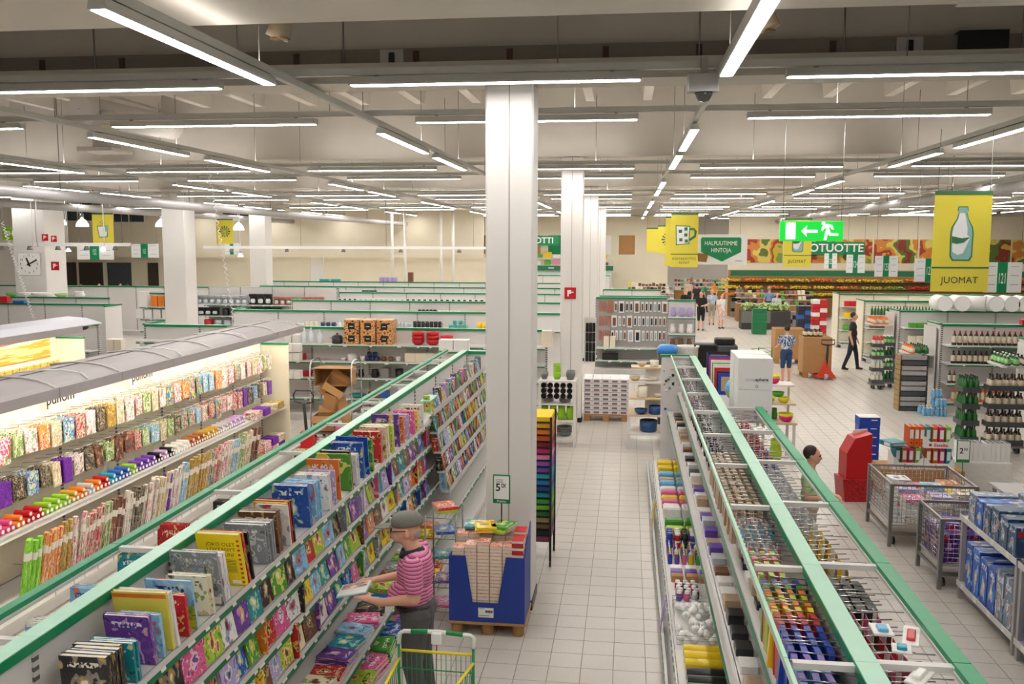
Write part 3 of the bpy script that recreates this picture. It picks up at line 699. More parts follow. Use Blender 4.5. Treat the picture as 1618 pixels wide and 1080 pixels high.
ob('cover_picture', MB().box(-.513, -.501, -.5, .5, 0, .48), [printmat('meadow_print', ['#7fae3c', '#9cc24a', '#d8cf3a', '#6a9a34'], 5, 'noise')], hl)
hg = hero(9); hg['label'] = 'grey-blue activity book with small photo grid on top book shelf'
panel_print(hg, [(.2 + .18 * i, .34 + .18 * i, .42 + .17 * j, .54 + .17 * j) for i in range(4) for j in range(3)], printmat('photo_grid', ['#4a7fc0', '#8fb4d8', '#d8c9a0', '#5a6a4a', '#c9d8e8'], 3, 'noise'), 'photo'); panel_print(hg, [(.1, .95, .03, .16)], m_paper, 'caption_panel')
# ================================================================== gift wrap wall goods
rw = random.Random(77)
WW = wf(WX, WC, PI / 2)
def wl(Y, out, z): return (WX + out, Y, z)
BAGP = {'pink floral': ['#f3e8e4', '#f1d3d8', '#e2477e', '#f7f1ec', '#7fae5c', '#d02a5c'], 'red floral': ['#a81f28', '#c9323a', '#e8c6b8', '#7c1820', '#f0e2d2', '#d64a3a'], 'white floral': ['#f2efe8', '#ece7dc', '#d8a9b4', '#f5f3ee', '#8ea37a', '#c7607a'],
 'purple': ['#6a219c', '#7a2bb0', '#55158a', '#7d35b5', '#6a219c', '#8c46c4'], 'blue flower': ['#dfe7d6', '#c5d6b0', '#3f66b8', '#86a8d6', '#d7e4b8', '#2a4a94'], 'turquoise': ['#1b86b5', '#28a0cc', '#f1d24a', '#0f6a98', '#e8683e', '#bfe6f0'], 'cream patterned': ['#e9e0cc', '#efe8d8', '#c9b48a', '#ded2b4', '#a88d62', '#f4efe4'],
 'gold': ['#b08a34', '#c29d48', '#8e6d22', '#d9bd74', '#a07b2c', '#e6d49c'], 'black patterned': ['#2c2824', '#3a342e', '#8a7c68', '#1e1a18', '#c0b296', '#55493c'], 'green leafy': ['#7ea04a', '#a9bf78', '#4f7430', '#dfe6c4', '#94b060', '#efe9d6'], 'orange': ['#e88b2c', '#f0a548', '#d1641c', '#f7d9a4', '#cf3a2c', '#fbe9c8'],
 'brown': ['#5d3f33', '#6f4d3e', '#3e2921', '#8f6a54', '#b2543a', '#d9c3a8'], 'lime': ['#7fcf2c', '#8fdc3c', '#69b51f', '#a5e45c', '#7fcf2c', '#c4f08c'], 'light blue': ['#7fb5cf', '#a4cbdc', '#5a93b4', '#dbe9ee', '#6aa5c2', '#f2f6f7']}
def bagmat(c): return printmat('wrap_%s' % c.replace(' ', '_'), BAGP[c], 3.2, 'noise')
def bag_mesh():
    b = MB().prism([(-.5, 0), (.5, 0), (.5, 1), (-.5, 1)], -.5, .5, 'y'); return b.mesh('gift_bag')
bag_me = bag_mesh()
bagh_me = MB().tube([(-.25, 0, .97), (-.2, 0, 1.16), (-.08, 0, 1.25), (.08, 0, 1.25), (.2, 0, 1.16), (.25, 0, .97)], .012, 4).mesh('handle', [m_paper])
hook_me = MB().cyl((0, 0, 0), (0, -.30, .03), .004, n=5).cyl((0, -.30, .03), (0, -.305, .05), .004, n=5).mesh('hook', [m_chrome])
def bag_row(row, ztop, y0, y1, seq, hmin, hmax, ncop):
    Y = y0; i = 0
    while Y < y1:
        c = seq[i % len(seq)]; w = rw.uniform(.15, .2); h = rw.uniform(hmin, hmax)
        ob('hook', hook_me, None, wrapg, (Y + w / 2 - WC, -.02, ztop + .03))
        n = ncop
        for q in range(n):
            yo = .30 - q * .052 - rw.uniform(0, .008)
            o = ob('gift_bag', bag_me, [bagmat(c)], None, wl(Y + w / 2 + rw.uniform(-.008, .008), yo, ztop - h - .01), rot=(math.radians(rw.uniform(-3, 2)), 0, PI / 2 + math.radians(rw.uniform(-5, 5))), sc=(w, .014, h))
            if q == 0: ob('handle', bagh_me, None, o)
            tag(o, '%s gift bag, %s row of wrap wall, %s bundle, %s' % (c, row, ordn(i), ['front', 'second', 'third', 'rear'][q]), 'gift bag', 'gift bags on the %s hook row' % row)
        Y += w + .05; i += 1
bag_row('upper', 1.88, 8.1, 16.1, ['white floral', 'pink floral', 'cream patterned', 'pink floral', 'green leafy', 'white floral', 'orange', 'cream patterned', 'blue flower', 'red floral', 'white floral', 'black patterned', 'gold', 'cream patterned', 'white floral', 'pink floral', 'green leafy', 'cream patterned', 'white floral', 'turquoise', 'pink floral', 'orange', 'turquoise', 'turquoise', 'light blue', 'light blue', 'orange', 'white floral', 'pink floral', 'turquoise'], .25, .31, 4)
bag_row('lower', 1.40, 8.3, 16.1, ['red floral', 'red floral', 'purple', 'black patterned', 'blue flower', 'black patterned', 'cream patterned', 'purple', 'white floral', 'black patterned', 'brown', 'green leafy', 'brown', 'brown', 'red floral', 'green leafy', 'light blue', 'cream patterned', 'green leafy', 'black patterned', 'turquoise', 'turquoise', 'light blue', 'pink floral', 'red floral', 'turquoise', 'pink floral', 'white floral'], .22, .29, 4)
# ribbon spools on the middle shelf
spool_me = MB().cyl((0, 0, 0), (0, .2, 0), .5, n=10).cyl((0, -.004, 0), (0, 0, 0), .3, n=8, m=1).mesh('ribbon_spool')
rcol = [('pink', '#e0508c'), ('red', '#c2242c'), ('lime', '#9acb3a'), ('orange', '#e8822c'), ('turquoise', '#2fa7c9'), ('blue', '#3a66b8'), ('violet', '#7a4ab0'), ('black', '#1e1c1c'), ('white', '#f0eee8'), ('copper', '#b06a38'), ('gold', '#d0a640'), ('silver', '#c4c2c6'), ('lilac', '#c9a6d8')]
Y = 8.3; i = 0
while Y < 14.6:
    cn, cc = rcol[min(len(rcol) - 1, int((Y - 8.3) / 6.3 * 13))] if rw.random() < .8 else rw.choice(rcol)
    m = mat('ribbon_' + cn, cc, .25, var=.12)
    for q in range(3):
        r = .036
        o = ob('ribbon_spool', spool_me, [m, m_bwhite], None, wl(Y + (q == 2) * .04, .50 - .0, .905 + r + (.062 if q == 2 else 0)), rz=PI / 2, sc=(2 * r, .9, 2 * r))
        o.location.y += (q == 1) * .077; o.location.x -= .05
        tag(o, '%s ribbon spool on the wrap wall shelf, %s trio, %s' % (cn, ordn(i), ['near', 'far', 'upper'][q]), 'ribbon', 'ribbon spools on the wrap wall shelf')
    Y += .165; i += 1
# wrapping paper rolls standing in the base deck
roll_me = MB().lathe([(.40, 0), (.5, .005), (.5, .68), (.51, .683), (.51, .80), (.5, .803), (.5, .995), (.42, 1.)], 12, mats=[0, 0, 0, 1, 1, 0, 0]).mesh('paper_roll')
seqr = [('lime', 4), ('orange', 5), ('gold', 3), ('pink floral', 4), ('red floral', 5), ('green leafy', 3), ('brown', 4), ('white floral', 3), ('black patterned', 4), ('white floral', 5), ('cream patterned', 4), ('purple', 2), ('white floral', 4), ('light blue', 3), ('gold', 6), ('gold', 4), ('turquoise', 3), ('red floral', 3), ('pink floral', 4), ('white floral', 3), ('light blue', 3), ('green leafy', 4), ('cream patterned', 4), ('brown', 4)]
Y = 8.55; i = 0
for gi, (c, n) in enumerate(seqr):
    for q in range(n):
        if Y > 14.7: break
        L = rw.uniform(.66, .74) * (1 if q % 2 == 0 else .99); r = rw.uniform(.026, .032)
        o = ob('paper_roll', roll_me, [bagmat(c), m_paper], None, wl(Y, .62 + rw.uniform(-.015, .015), .165), rot=(math.radians(10 + rw.uniform(-2, 2)), math.radians(rw.uniform(-2, 2)), PI / 2), sc=(2 * r, 2 * r, L))
        tag(o, '%s wrapping paper roll standing in the wrap wall, %s from near' % (c, ordn(i)), 'paper roll', 'wrapping paper rolls standing in the wrap wall'); i += 1
        Y += 2 * r + .004
    ob('divider_wire', MB().tube([(0, -.35, .50), (0, -.82, .50), (0, -.82, .17)], .004, 5), [m_chrome], wrapg, (Y - WC, 0, 0))
    Y += .018
# low baskets at the far end of the wrap wall
for i, (Y, c) in enumerate([(15.0, 'gold'), (15.35, 'red floral'), (15.7, 'pink floral'), (16.0, 'purple')]):
    for lv in range(3):
        o = ob('gift_box', MB().cbox(-.14, .14, -.12, .12, 0, .13, .008), [bagmat(['gold', 'red floral', 'pink floral', 'purple', 'cream patterned'][(i + lv) % 5])], None, wl(Y, .45, (.163, .30, .905)[lv]), rz=PI / 2)
        tag(o, '%s gift box at far end of wrap wall, %s level, %s column' % (['gold', 'red', 'pink', 'purple', 'cream'][(i + lv) % 5], ['bottom', 'middle', 'shelf'][lv], ordn(i)), 'box', 'gift boxes at far end of wrap wall')
# second wrap display further left, orange lit, with its pale curved canopy
w2 = thing('party_gondola', 'orange lit party goods display with pale canopy at left edge', 'shelf', (-11.2, 14.2, 0), PI / 2)
m_or = printmat('orange_header', ['#f6b070', '#f28c50', '#ffd98a', '#f7a43c', '#ffe9b0', '#e8683c'], 2.5, 'noise')
ob('back_panel', MB().box(-4.4, 2.6, -.02, .02, 0, 2.1), [m_cream], w2)
ob('header_board', MB().box(-4.4, 2.3, -.05, -.03, 1.72, 2.14), [m_or], w2)
ob('end_panel', MB().box(2.55, 2.58, -.6, .02, 0, 2.05), [m_cream], w2)
ob('end_cap', MB().box(2.53, 2.60, -.6, .02, 2.05, 2.08), [m_green], w2)
ob('shelf', MB().box(-4.4, 2.3, -.45, -.02, 1.40, 1.43), [m_shelf], w2)
ob('fascia', MB().box(-4.4, 2.3, -.75, -.71, 2.2, 2.33), [m_canopy], w2)
ob('canopy_sheet', MB().prism([(-.72, 2.33), (-.4, 2.42), (0, 2.45), (.35, 2.38), (.62, 2.2), (.75, 1.95), (.73, 1.95), (.6, 2.18), (.34, 2.36), (0, 2.43), (-.4, 2.40), (-.72, 2.31)], -4.4, 3.0, 'x'), [mat('canopy_lavender', '#d3d4e2', .35, var=.02)], w2)
ob('header_lamp', MB().box(-4.4, 2.3, -.70, -.66, 2.24, 2.27), [m_wlamp], w2)
m_gold = printmat('gold_cells', ['#c79a1e', '#e8c14a', '#8c6a14', '#f0d67c', '#b88a20'], 7, 'dots')
for i in range(20):
    o = ob('honeycomb_pack', MB().cbox(-.09, .09, -.02, .02, 0, .24, .01), [m_gold], None, (-11.2 + .30, 12.5 + i * .2, 1.432), rz=PI / 2)
    tag(o, 'gold honeycomb party pack on orange lit display, %s from near' % ordn(i), 'party pack', 'gold party packs')
# ================================================================== stationery gondola goods
rs = random.Random(123)
def rl(Y, out, z): return (RX - out, Y, z)          # out from spine toward the aisle (left face)
def rr_(Y, out, z): return (RX + out, Y, z)         # right face
sh_hook = MB().cyl((0, 0, 0), (0, -.29, .02), .0035, n=5).mesh('wire_hook', [m_chrome])
pack_me = MB().box(-.5, .5, -.5, .5, -1, 0, 0).mesh('pack')
sc_me = MB().box(-.5, .5, -.08, .0, -1, 0, 0).cbox(-.32, .32, -.5, -.08, -.92, -.28, .05, 1).mesh('blister_pack')
PCOL = {'blue': '#1d3fae', 'red': '#c8222c', 'yellow': '#f2cf1c', 'orange': '#ea7a1e', 'green': '#4f9a3a', 'lime': '#b8d038', 'pink': '#e0609c', 'white': '#eceae6', 'black': '#222224', 'turquoise': '#2a9fb8', 'kraft': '#b9a184', 'purple': '#6a4bb0', 'silver': '#c3c4c8', 'light blue': '#6cb4de', 'brown': '#7a4c34'}
def pm(c): return mat('pack_' + c.replace(' ', '_'), PCOL[c], .3, var=.15, scale=20)
HK = [0]
def hang(side, Y, z, c, n, w, h, t, lab, grp, cat, me=None, c2=None, dy=.045, first=.27, name='hanging_pack'):
    n = min(n, 4); t *= 2.6; dy = .064
    """a bundle of n packs on one wire hook; side -1 aisle face, 1 right face"""
    lx = RC - Y
    if HK[0] < 290: ob('wire_hook', sh_hook, None, statg, (lx, side * .02, z + .015), rz=0 if side < 0 else PI); HK[0] += 1
    for q in range(n):
        out = first - q * dy
        loc = (RX + side * out, Y + rs.uniform(-.004, .004), z)
        o = ob(name, me or pack_me, [pm(c)] if not me else [pm(c), pm(c2 or c)], None, loc, rot=(math.radians(rs.uniform(-4, 4)), 0, (-PI / 2 if side < 0 else PI / 2) + math.radians(rs.uniform(-6, 6))), sc=(w, t, h))
        tag(o, lab + (', %s one' % ['front', 'second', 'third', 'fourth', 'fifth', 'sixth'][q]), cat, grp)
def zone(side, y0, y1, step, z, cols, n, w, h, t, noun, grp, me=None, c2=None, dy=.045):
    Y = y0; i = 0
    while Y < y1:
        c = cols[i % len(cols)] if isinstance(cols, list) else cols
        hang(side, Y, z, c, n, w, h, t, '%s %s, %s hook' % (c, noun, ordn(i)), grp, noun.split(' hanging')[0].split()[-1], me, c2, dy, name=noun.split(' hanging')[0].replace(' ', '_'))
        Y += step; i += 1
zone(-1, 3.95, 4.45, .1, 1.93, ['light blue', 'purple'], 3, .085, .30, .012, 'document pocket hanging at near end of the aisle side', 'document pockets hanging near')
zone(-1, 4.55, 5.5, .085, 1.93, ['blue', 'blue', 'blue', 'blue', 'red', 'red', 'yellow', 'orange', 'lime', 'orange', 'green'], 4, .075, .33, .012, 'plastic folder hanging on the aisle side', 'plastic folders hanging on aisle side')
zone(-1, 5.6, 6.0, .1, 1.93, ['lime', 'pink'], 3, .07, .16, .012, 'eraser pack hanging on the aisle side', 'eraser packs')
zone(-1, 6.1, 6.9, .1, 1.93, ['red', 'white', 'brown', 'turquoise', 'light blue', 'turquoise', 'white'], 4, .075, .16, .014, 'craft pack hanging on the aisle side', 'craft packs on aisle side', sc_me, 'silver')
zone(-1, 7.05, 8.9, .115, 1.93, ['kraft'], 4, .09, .28, .014, 'paper bag hanging on the aisle side', 'kraft bags on aisle side')
zone(-1, 9.1, 11.6, .11, 1.93, ['silver', 'black', 'silver'], 3, .08, .2, .016, 'scissors pack hanging on the aisle side', 'scissors packs on aisle side', sc_me, 'black')
zone(-1, 11.8, 15.3, .12, 1.93, ['blue', 'purple', 'silver', 'orange', 'red', 'black', 'blue', 'light blue', 'brown', 'white'], 3, .085, .2, .016, 'pen pack hanging on the aisle side', 'pen packs on aisle side', sc_me, 'silver')
# right face
zone(1, 4.1, 5.1, .1, 1.93, ['white', 'red', 'black', 'white', 'pink'], 4, .085, .22, .016, 'cutter pack hanging on the shop side', 'cutter packs on shop side', sc_me, 'red')
zone(1, 5.15, 5.6, .09, 1.93, ['black'], 5, .08, .2, .02, 'tape pack hanging on the shop side', 'tape packs on shop side', None)
zone(1, 5.75, 6.6, .095, 1.93, ['brown', 'white', 'yellow'], 4, .08, .16, .016, 'glue pack hanging on the shop side', 'glue packs', sc_me, 'yellow')
zone(1, 6.7, 8.5, .1, 1.93, ['white', 'white', 'silver'], 5, .085, .2, .016, 'number sheet pack hanging on the shop side', 'number sheet packs', sc_me, 'silver')
zone(1, 8.55, 9.2, .095, 1.93, ['blue', 'purple', 'black', 'orange', 'yellow'], 4, .085, .2, .016, 'marker pack hanging on the shop side', 'marker packs', sc_me, 'blue')
zone(1, 9.3, 10.8, .11, 1.93, ['red', 'red', 'white', 'red'], 3, .085, .18, .016, 'refill pack hanging on the shop side', 'refill packs', sc_me, 'red')
# wire grid at frame height
grid = MB()
for i in range(40):
    pass
for k in range(46):
    Y = 4.0 + k * .255
    ob('cross_wire', cached('cw', lambda: MB().cyl((0, -.34, 0), (0, -.06, 0), .0035, n=5).mesh('cross_wire', [m_chrome])), None, statg, (RC - Y, 0, 1.99))
    if Y < 10.7: ob('cross_wire', cached('cw2', lambda: MB().cyl((0, .06, 0), (0, .38, 0), .0035, n=5).mesh('cross_wire', [m_chrome])), None, statg, (RC - Y + .08, 0, 1.99))
# pieces lying over the shop side
for i, (px, py, c, w, l) in enumerate([(1455, 1062, 'white', .08, .22), (1393, 990, 'light blue', .1, .14), (1440, 1000, 'red', .08, .24), (1425, 1020, 'turquoise', .09, .1), (1200, 676, 'white', .12, .1)]):
    p = PZ(px, py, 2.02)
    o = ob('blister_pack', MB().cbox(-w / 2, w / 2, -l / 2, l / 2, 0, .012, .004).cbox(-w / 4, w / 4, -l / 3, l / 6, .012, .03, .005, 1), [pm('white'), pm(c)], None, (p.x, p.y, 2.0), rz=rs.uniform(-.8, .2))
    tag(o, ['white hang card lying over the shop side wires at near end', 'light blue blister pack lying on the shop side wires', 'red long pack lying aslant on the shop side wires', 'turquoise tape pack lying on the shop side wires', 'small white and red card lying at far end of wires'][i], 'pack', 'packs lying on the wires')
# ---- lower trays toward the aisle (seen from above)
DZ = .5
tray = ob('shelf', MB().box(RC - 14.5, RC - 4.0, -.68, -.10, DZ - .03, DZ), [m_shelf], statg)
price_rail(tray, 10.5, -.68, DZ, tags=60, rnd=rs, hgt=.05)
tray.children[0].location.x = RC - 9.25
for q in tray.children[1:]: q.location.x += RC - 9.25
def tray_xy(px, py, z=DZ): return PZ(px, py, z)
gn = 0
def put(o, lab, cat, grp=None): return tag(o, lab, cat, grp)
# cellophane rolls
crl = MB().cyl((-.16, 0, 0), (.16, 0, 0), .5, n=12).mesh('cellophane_roll')
for i, (c, Y) in enumerate([('black', 6.95), ('black', 7.08), ('yellow', 7.24), ('yellow', 7.38), ('green', 6.82), ('yellow', 7.5)]):
    o = ob('cellophane_roll', cached('crl', lambda: MB().cyl((-.5, 0, 0), (.5, 0, 0), .5, n=12).mesh('cellophane_roll')), [pm(c)], None, (.74, Y, DZ + .052), sc=(.46, .1, .1))
    put(o, '%s cellophane roll lying across the low aisle tray, %s from near' % (c, ordn(i)), 'roll', 'cellophane rolls')
for i in range(3):
    o = ob('napkin_pack', MB().cbox(-.1, .1, -.1, .1, 0, .05, .01), [bagmat(['pink floral', 'white floral', 'green leafy'][i])], None, (.6 + .21 * i - .02, 6.62, DZ))
    put(o, '%s napkin pack at the near end of the low tray' % ['pink floral', 'white floral', 'green leafy'][i], 'napkins', 'napkin packs')
# cotton balls in bags: uncountable heap in wire basket
cb = MB()
for i in range(110):
    X = rs.uniform(.50, .93); Yq = rs.uniform(7.72, 8.55); z = DZ + .03 + max(0, .12 - ((X - .7) ** 2 + (Yq - 8.1) ** 2) * .6) * rs.uniform(.3, 1)
    r = rs.uniform(.022, .036)
    cb.lathe([(r * math.sin(PI * k / 5) + 1e-5, -r * math.cos(PI * k / 5)) for k in range(6)], 8, o=(X, Yq, z))
o = ob('cotton_balls', cb, [m_bwhite]); tag(o, 'heap of white cotton balls in the low aisle tray', 'cotton balls', None, 'stuff')
bsk = thing('wire_basket', 'wire basket around the cotton balls in low tray', 'basket', (.71, 8.13, DZ))
for z in (.02, .06, .1):
    ob('wire', MB().tube([(-.24, -.45, z), (.24, -.45, z), (.24, .45, z), (-.24, .45, z)], .003, 4, closed=True), [m_chrome], bsk)
# glitter jars, paint bottles, craft boxes
jar = MB().lathe([(.5, 0), (.5, .7), (.42, .75), (.42, .98), (.4, 1.)], 10, mats=[0, 0, 1, 1]).mesh('jar')
i = 0
for a in range(5):
    for b in range(3):
        c = ['purple', 'pink', 'silver', 'black', 'red'][(a + b) % 5]
        o = ob('glitter_jar', jar, [pm(c), pm('white')], None, (.54 + b * .075 + .02 * (a % 2), 8.72 + a * .07, DZ), sc=(.055, .055, .1))
        put(o, '%s glitter jar with white lid, %s column, %s row' % (c, ordn(b), ordn(a)), 'jar', 'glitter jars'); i += 1
for b in range(3):
    for a in range(3):
        c = ['brown', 'purple', 'white'][a]
        o = ob('craft_box', MB().cbox(-.06, .06, -.05, .05, 0, .07, .006), [m_card if a == 0 else pm(c)], None, (.55 + b * .15, 9.25 + a * .12, DZ))
        put(o, '%s craft bits box in low tray, %s column' % (['kraft', 'purple', 'white'][a], ordn(b)), 'box', 'craft boxes in low tray')
btl = MB().lathe([(.5, 0), (.5, .62), (.22, .74), (.14, .78), (.05, 1.)], 10, mats=[0, 0, 1, 1]).mesh('paint_bottle')
for a in range(5):
    for b in range(6):
        c = ['blue', 'purple', 'pink', 'yellow', 'green', 'white', 'brown'][(a * 2 + b) % 7]
        o = ob('paint_bottle', btl, [pm(c), pm('white')], None, (.5 + b * .075, 9.75 + a * .085, DZ), sc=(.05, .05, .15))
        put(o, '%s paint bottle with white nozzle, %s column, %s row' % (c, ordn(b), ordn(a)), 'bottle', 'paint bottles in low tray')
for a in range(3):
    for b in range(5):
        for lv in range(2):
            c = ['blue', 'red', 'black', 'purple', 'turquoise'][b]
            o = ob('paint_jar', jar, [pm(c), pm('white' if b % 2 else c)], None, (.52 + b * .085, 10.3 + a * .085, DZ + lv * .085), sc=(.075, .075, .084))
            put(o, '%s paint jar behind the nozzle bottles, %s row, %s' % (c, ordn(a), 'upper' if lv else 'lower'), 'jar', 'paint jars in low tray')
for a, (c, Y, h) in enumerate([('lime', 10.75, .1), ('green', 10.95, .14), ('white', 11.45, .14), ('white', 11.62, .12), ('pink', 11.9, .1), ('yellow', 12.1, .1), ('pink', 12.3, .12), ('white', 12.55, .1), ('light blue', 12.8, .12), ('kraft', 13.05, .1), ('light blue', 13.3, .12), ('yellow', 13.6, .14), ('yellow', 13.85, .16), ('kraft', 14.1, .12)]):
    for b in range(2):
        o = ob('craft_pack', MB().cbox(-.11, .11, -.075, .075, 0, h, .02), [pm(c)], None, (.60 + b * .235, Y, DZ), rz=rs.uniform(-.05, .05))
        put(o, '%s craft pack in low aisle tray, %s from near, %s' % (c, ordn(a), 'spine side' if b else 'aisle side'), 'pack', 'craft packs in low tray')
# clip strips hanging on the aisle edge
for i, (Y, c) in enumerate([(8.7, 'lilac'), (12.0, 'yellow'), (12.35, 'white')]):
    m = mat('strip_' + c, {'lilac': '#b79ad8', 'yellow': '#efc93a', 'white': '#f2efe9'}[c], .4)
    o = ob('clip_strip', MB().box(-.006, .006, -.06, .06, -.32, 0), [m], None, (RX - .70, Y, .53), rot=(0, .15, 0))
    put(o, '%s promotional strip hanging on the aisle edge of stationery gondola' % c, 'strip')
# magnets on the near face of the end panel and stock on the hidden shelves
for i in range(30):
    c = rs.choice(['silver', 'black', 'kraft', 'white', 'light blue']) if i < 24 else ['yellow', 'pink', 'orange', 'blue', 'purple', 'red'][i - 24]
    z = rs.uniform(1.35, 1.85) if i < 24 else rs.uniform(.95, 1.15); sz = rs.uniform(.04, .06)
    o = ob('magnet', MB().lathe([(sz / 2, 0), (sz / 2, .008), (sz * .3, .014)], 8), [pm(c)], None, (RX - .09 - .39 * ((i * 7) % 24 + rs.random()) / 24, RY1 + .0145, z), rot=(PI / 2, 0, 0))
    tag(o, '%s fridge magnet on the grey end panel, %s from the spine side' % (c, ordn((i * 7) % 24) if i < 24 else 'low group ' + ordn(i - 24)), 'magnet', 'magnets on the end panel')
for r, (z, out) in enumerate([(1.422, .13), (1.082, .26)]):
    for i in range(44):
        c = rs.choice(['silver', 'black', 'white', 'silver', 'kraft', 'brown', 'kraft', 'white', 'purple']); h = rs.uniform(.03, .09)
        o = ob('craft_carton', cached('ccb', lambda: MB().cbox(-.08, .08, -.06, .06, 0, 1, .008).mesh('craft_carton')), [pm(c)], None, (RX - out, 4.0 + i * .262, z), rz=PI / 2, sc=(1, 1, h))
        tag(o, '%s craft carton on the %s aisle side shelf, %s from near' % (c, ['upper', 'lower'][r], ordn(i)), 'box', 'craft cartons on aisle side shelves')
# ---- globe, boxes and folders on the high shop side shelf
HZ = 1.862
gb = thing('globe', 'blue and green desk globe beside white printed boxes', 'globe', (1.42, 11.97, HZ))
m_globe = printmat('globe_map', ['#4d9ad0', '#6fb0dc', '#5aa5d6', '#8fbf5a', '#c9b26a', '#6fb0dc'], 2.2, 'noise', vary=False)
ob('ball', MB().lathe([(.155 * math.sin(PI * k / 14) + 1e-5, .21 - .155 * math.cos(PI * k / 14)) for k in range(15)], 24), [m_globe], gb)
ob('foot', MB().lathe([(.09, 0), (.085, .015), (.02, .03), (.015, .06)], 16), [m_black], gb)
ob('arm', MB().tube([(.0, .0, .03)] + [(.165 * math.sin(a), 0, .21 - .165 * math.cos(a)) for a in [PI * k / 8 for k in range(9)]], .007, 5), [m_chrome], gb)
m_boxw = mat('white_carton', '#e9e7e6', .45, var=.02)
m_ink = mat('ink_black', '#26262a', .5)
m_inkg = mat('ink_grey', '#b8b8bc', .5)
for r in range(2):
    for q in range(2):
        t = thing('globe_carton', 'white carton printed sphere, %s, %s of the stacked four' % (['lower', 'upper'][r], ['near', 'far'][q]), 'box', (1.50, 11.12 + q * .44, HZ + r * .375), 0, 'white globe cartons')
        ob('carton', MB().cbox(-.2, .2, -.2, .2, 0, .372, .006), [m_boxw], t)
        text('print', 'atmo', .055, m_inkg, t, (-.06, -.202, .12), ext=.0008)
        text('print', 'sphere', .055, m_ink, t, (.075, -.202, .12), ext=.0008, bold=.001)
        ob('ring_mark', MB().tube([(.02 + .014 * math.cos(2 * PI * k / 12), -.202, .04 + .014 * math.sin(2 * PI * k / 12)) for k in range(12)], .003, 4, closed=True), [m_ink], t)
fc = [('purple', .36), ('black', .4), ('purple', .36), ('red', .34), ('white', .34), ('green', .32), ('white', .33), ('red', .3), ('red', .26), ('black', .3), ('blue', .3)]
for i, (c, h) in enumerate(fc):
    o = ob('photo_album', MB().box(-.17, .17, -.008, .008, 0, h).box(-.13, .13, -.010, -.008, .05, h - .05, 1), [pm(c), pm('kraft' if c != 'white' else 'white')], None, (1.43, 14.7 - i * .19, HZ), rot=(-.1, 0, 0))
    tag(o, '%s photo album upright behind the globe, %s from far end' % (c, ordn(i)), 'album', 'albums on the high shop side shelf')
# ================================================================== people
import numpy as np
def human_mesh(prims, vox, name):
    """prims: ('c', p0, r0, p1, r1, region) capsules, ('e', centre, radii, region) ellipsoids -> one continuous skin"""
    b = MB()
    def ball(c, rx, ry, rz, n=12):
        b.lathe([(math.sin(PI * k / 8) + 1e-4, -math.cos(PI * k / 8)) for k in range(9)], n)
        k0 = len(b.v) - 9 * n
        for i in range(k0, len(b.v)):
            v = b.v[i]; b.v[i] = (c[0] + v[0] * rx, c[1] + v[1] * ry, c[2] + v[2] * rz)
    for p in prims:
        if p[0] == 'c':
            _, p0, r0, p1, r1, rg = p
            b.cyl(p0, p1, r0, r1, 12); ball(p0, r0, r0, r0); ball(p1, r1, r1, r1)
        else: ball(p[1], *p[2])
    me = b.mesh(name); o = bpy.data.objects.new(name, me)
    md = o.modifiers.new('r', 'REMESH'); md.mode = 'VOXEL'; md.voxel_size = vox; md.use_smooth_shade = True
    sm = o.modifiers.new('s', 'SMOOTH'); sm.iterations = 5 if vox < .01 else 3; sm.factor = .5
    out = bake(o); out.name = name
    n = len(out.polygons); cen = np.empty(n * 3); out.polygons.foreach_get('center', cen); cen = cen.reshape(-1, 3)
    best = np.full(n, 1e9); reg = np.zeros(n, int)
    for p in prims:
        if p[0] == 'c':
            a = np.array(p[1]); d = np.array(p[3]) - a; L = max(1e-9, d @ d)
            t = np.clip(((cen - a) @ d) / L, 0, 1); r = p[2] + (p[4] - p[2]) * t
            dist = np.linalg.norm(cen - (a + t[:, None] * d), axis=1) - r; rg = p[5]
        else:
            q = (cen - np.array(p[1])) / np.array(p[2]); dist = (np.linalg.norm(q, axis=1) - 1) * min(p[2]); rg = p[3]
        m = dist < best; best[m] = dist[m]; reg[m] = rg
    out.polygons.foreach_set('material_index', reg.astype(np.int32)); out.polygons.foreach_set('use_smooth', np.ones(n, bool))
    return out
def shirt_stripes():
    q = N('pink_striped_polo'); q.b.inputs['Roughness'].default_value = .8
    tc = q.n('ShaderNodeTexCoord'); sx = q.n('ShaderNodeSeparateXYZ'); q.l(tc.outputs['Object'], sx.inputs[0])
    nz = q.n('ShaderNodeTexNoise', i_Scale=5.); q.l(tc.outputs['Object'], nz.inputs['Vector'])
    a = q.n('ShaderNodeMath', operation='MULTIPLY_ADD'); a.inputs[1].default_value = .035; q.l(nz.outputs['Fac'], a.inputs[0]); q.l(sx.outputs[2], a.inputs[2])
    m = q.n('ShaderNodeMath', operation='MULTIPLY'); m.inputs[1].default_value = 34.; q.l(a.outputs[0], m.inputs[0])
    f = q.n('ShaderNodeMath', operation='FRACT'); q.l(m.outputs[0], f.inputs[0])
    r = ramp(q, ['#d9709c', '#e79abb', '#8a3f66'], [0, .34, .72]); q.l(f.outputs[0], r.inputs[0]); q.l(r.outputs[0], q.b.inputs['Base Color']); return q.m
m_hair = mat('brown_hair', '#2e211a', .6); m_greyhair = mat('grey_hair', '#a8a49c', .7)
m_shoe = mat('dark_shoe', '#2a2622', .5)
m_lip = mat('lips', '#a8604f', .5); m_eye = mat('eye_white', '#e8e4dc', .3, var=0); m_iris = mat('iris', '#2b2420', .2, var=0)
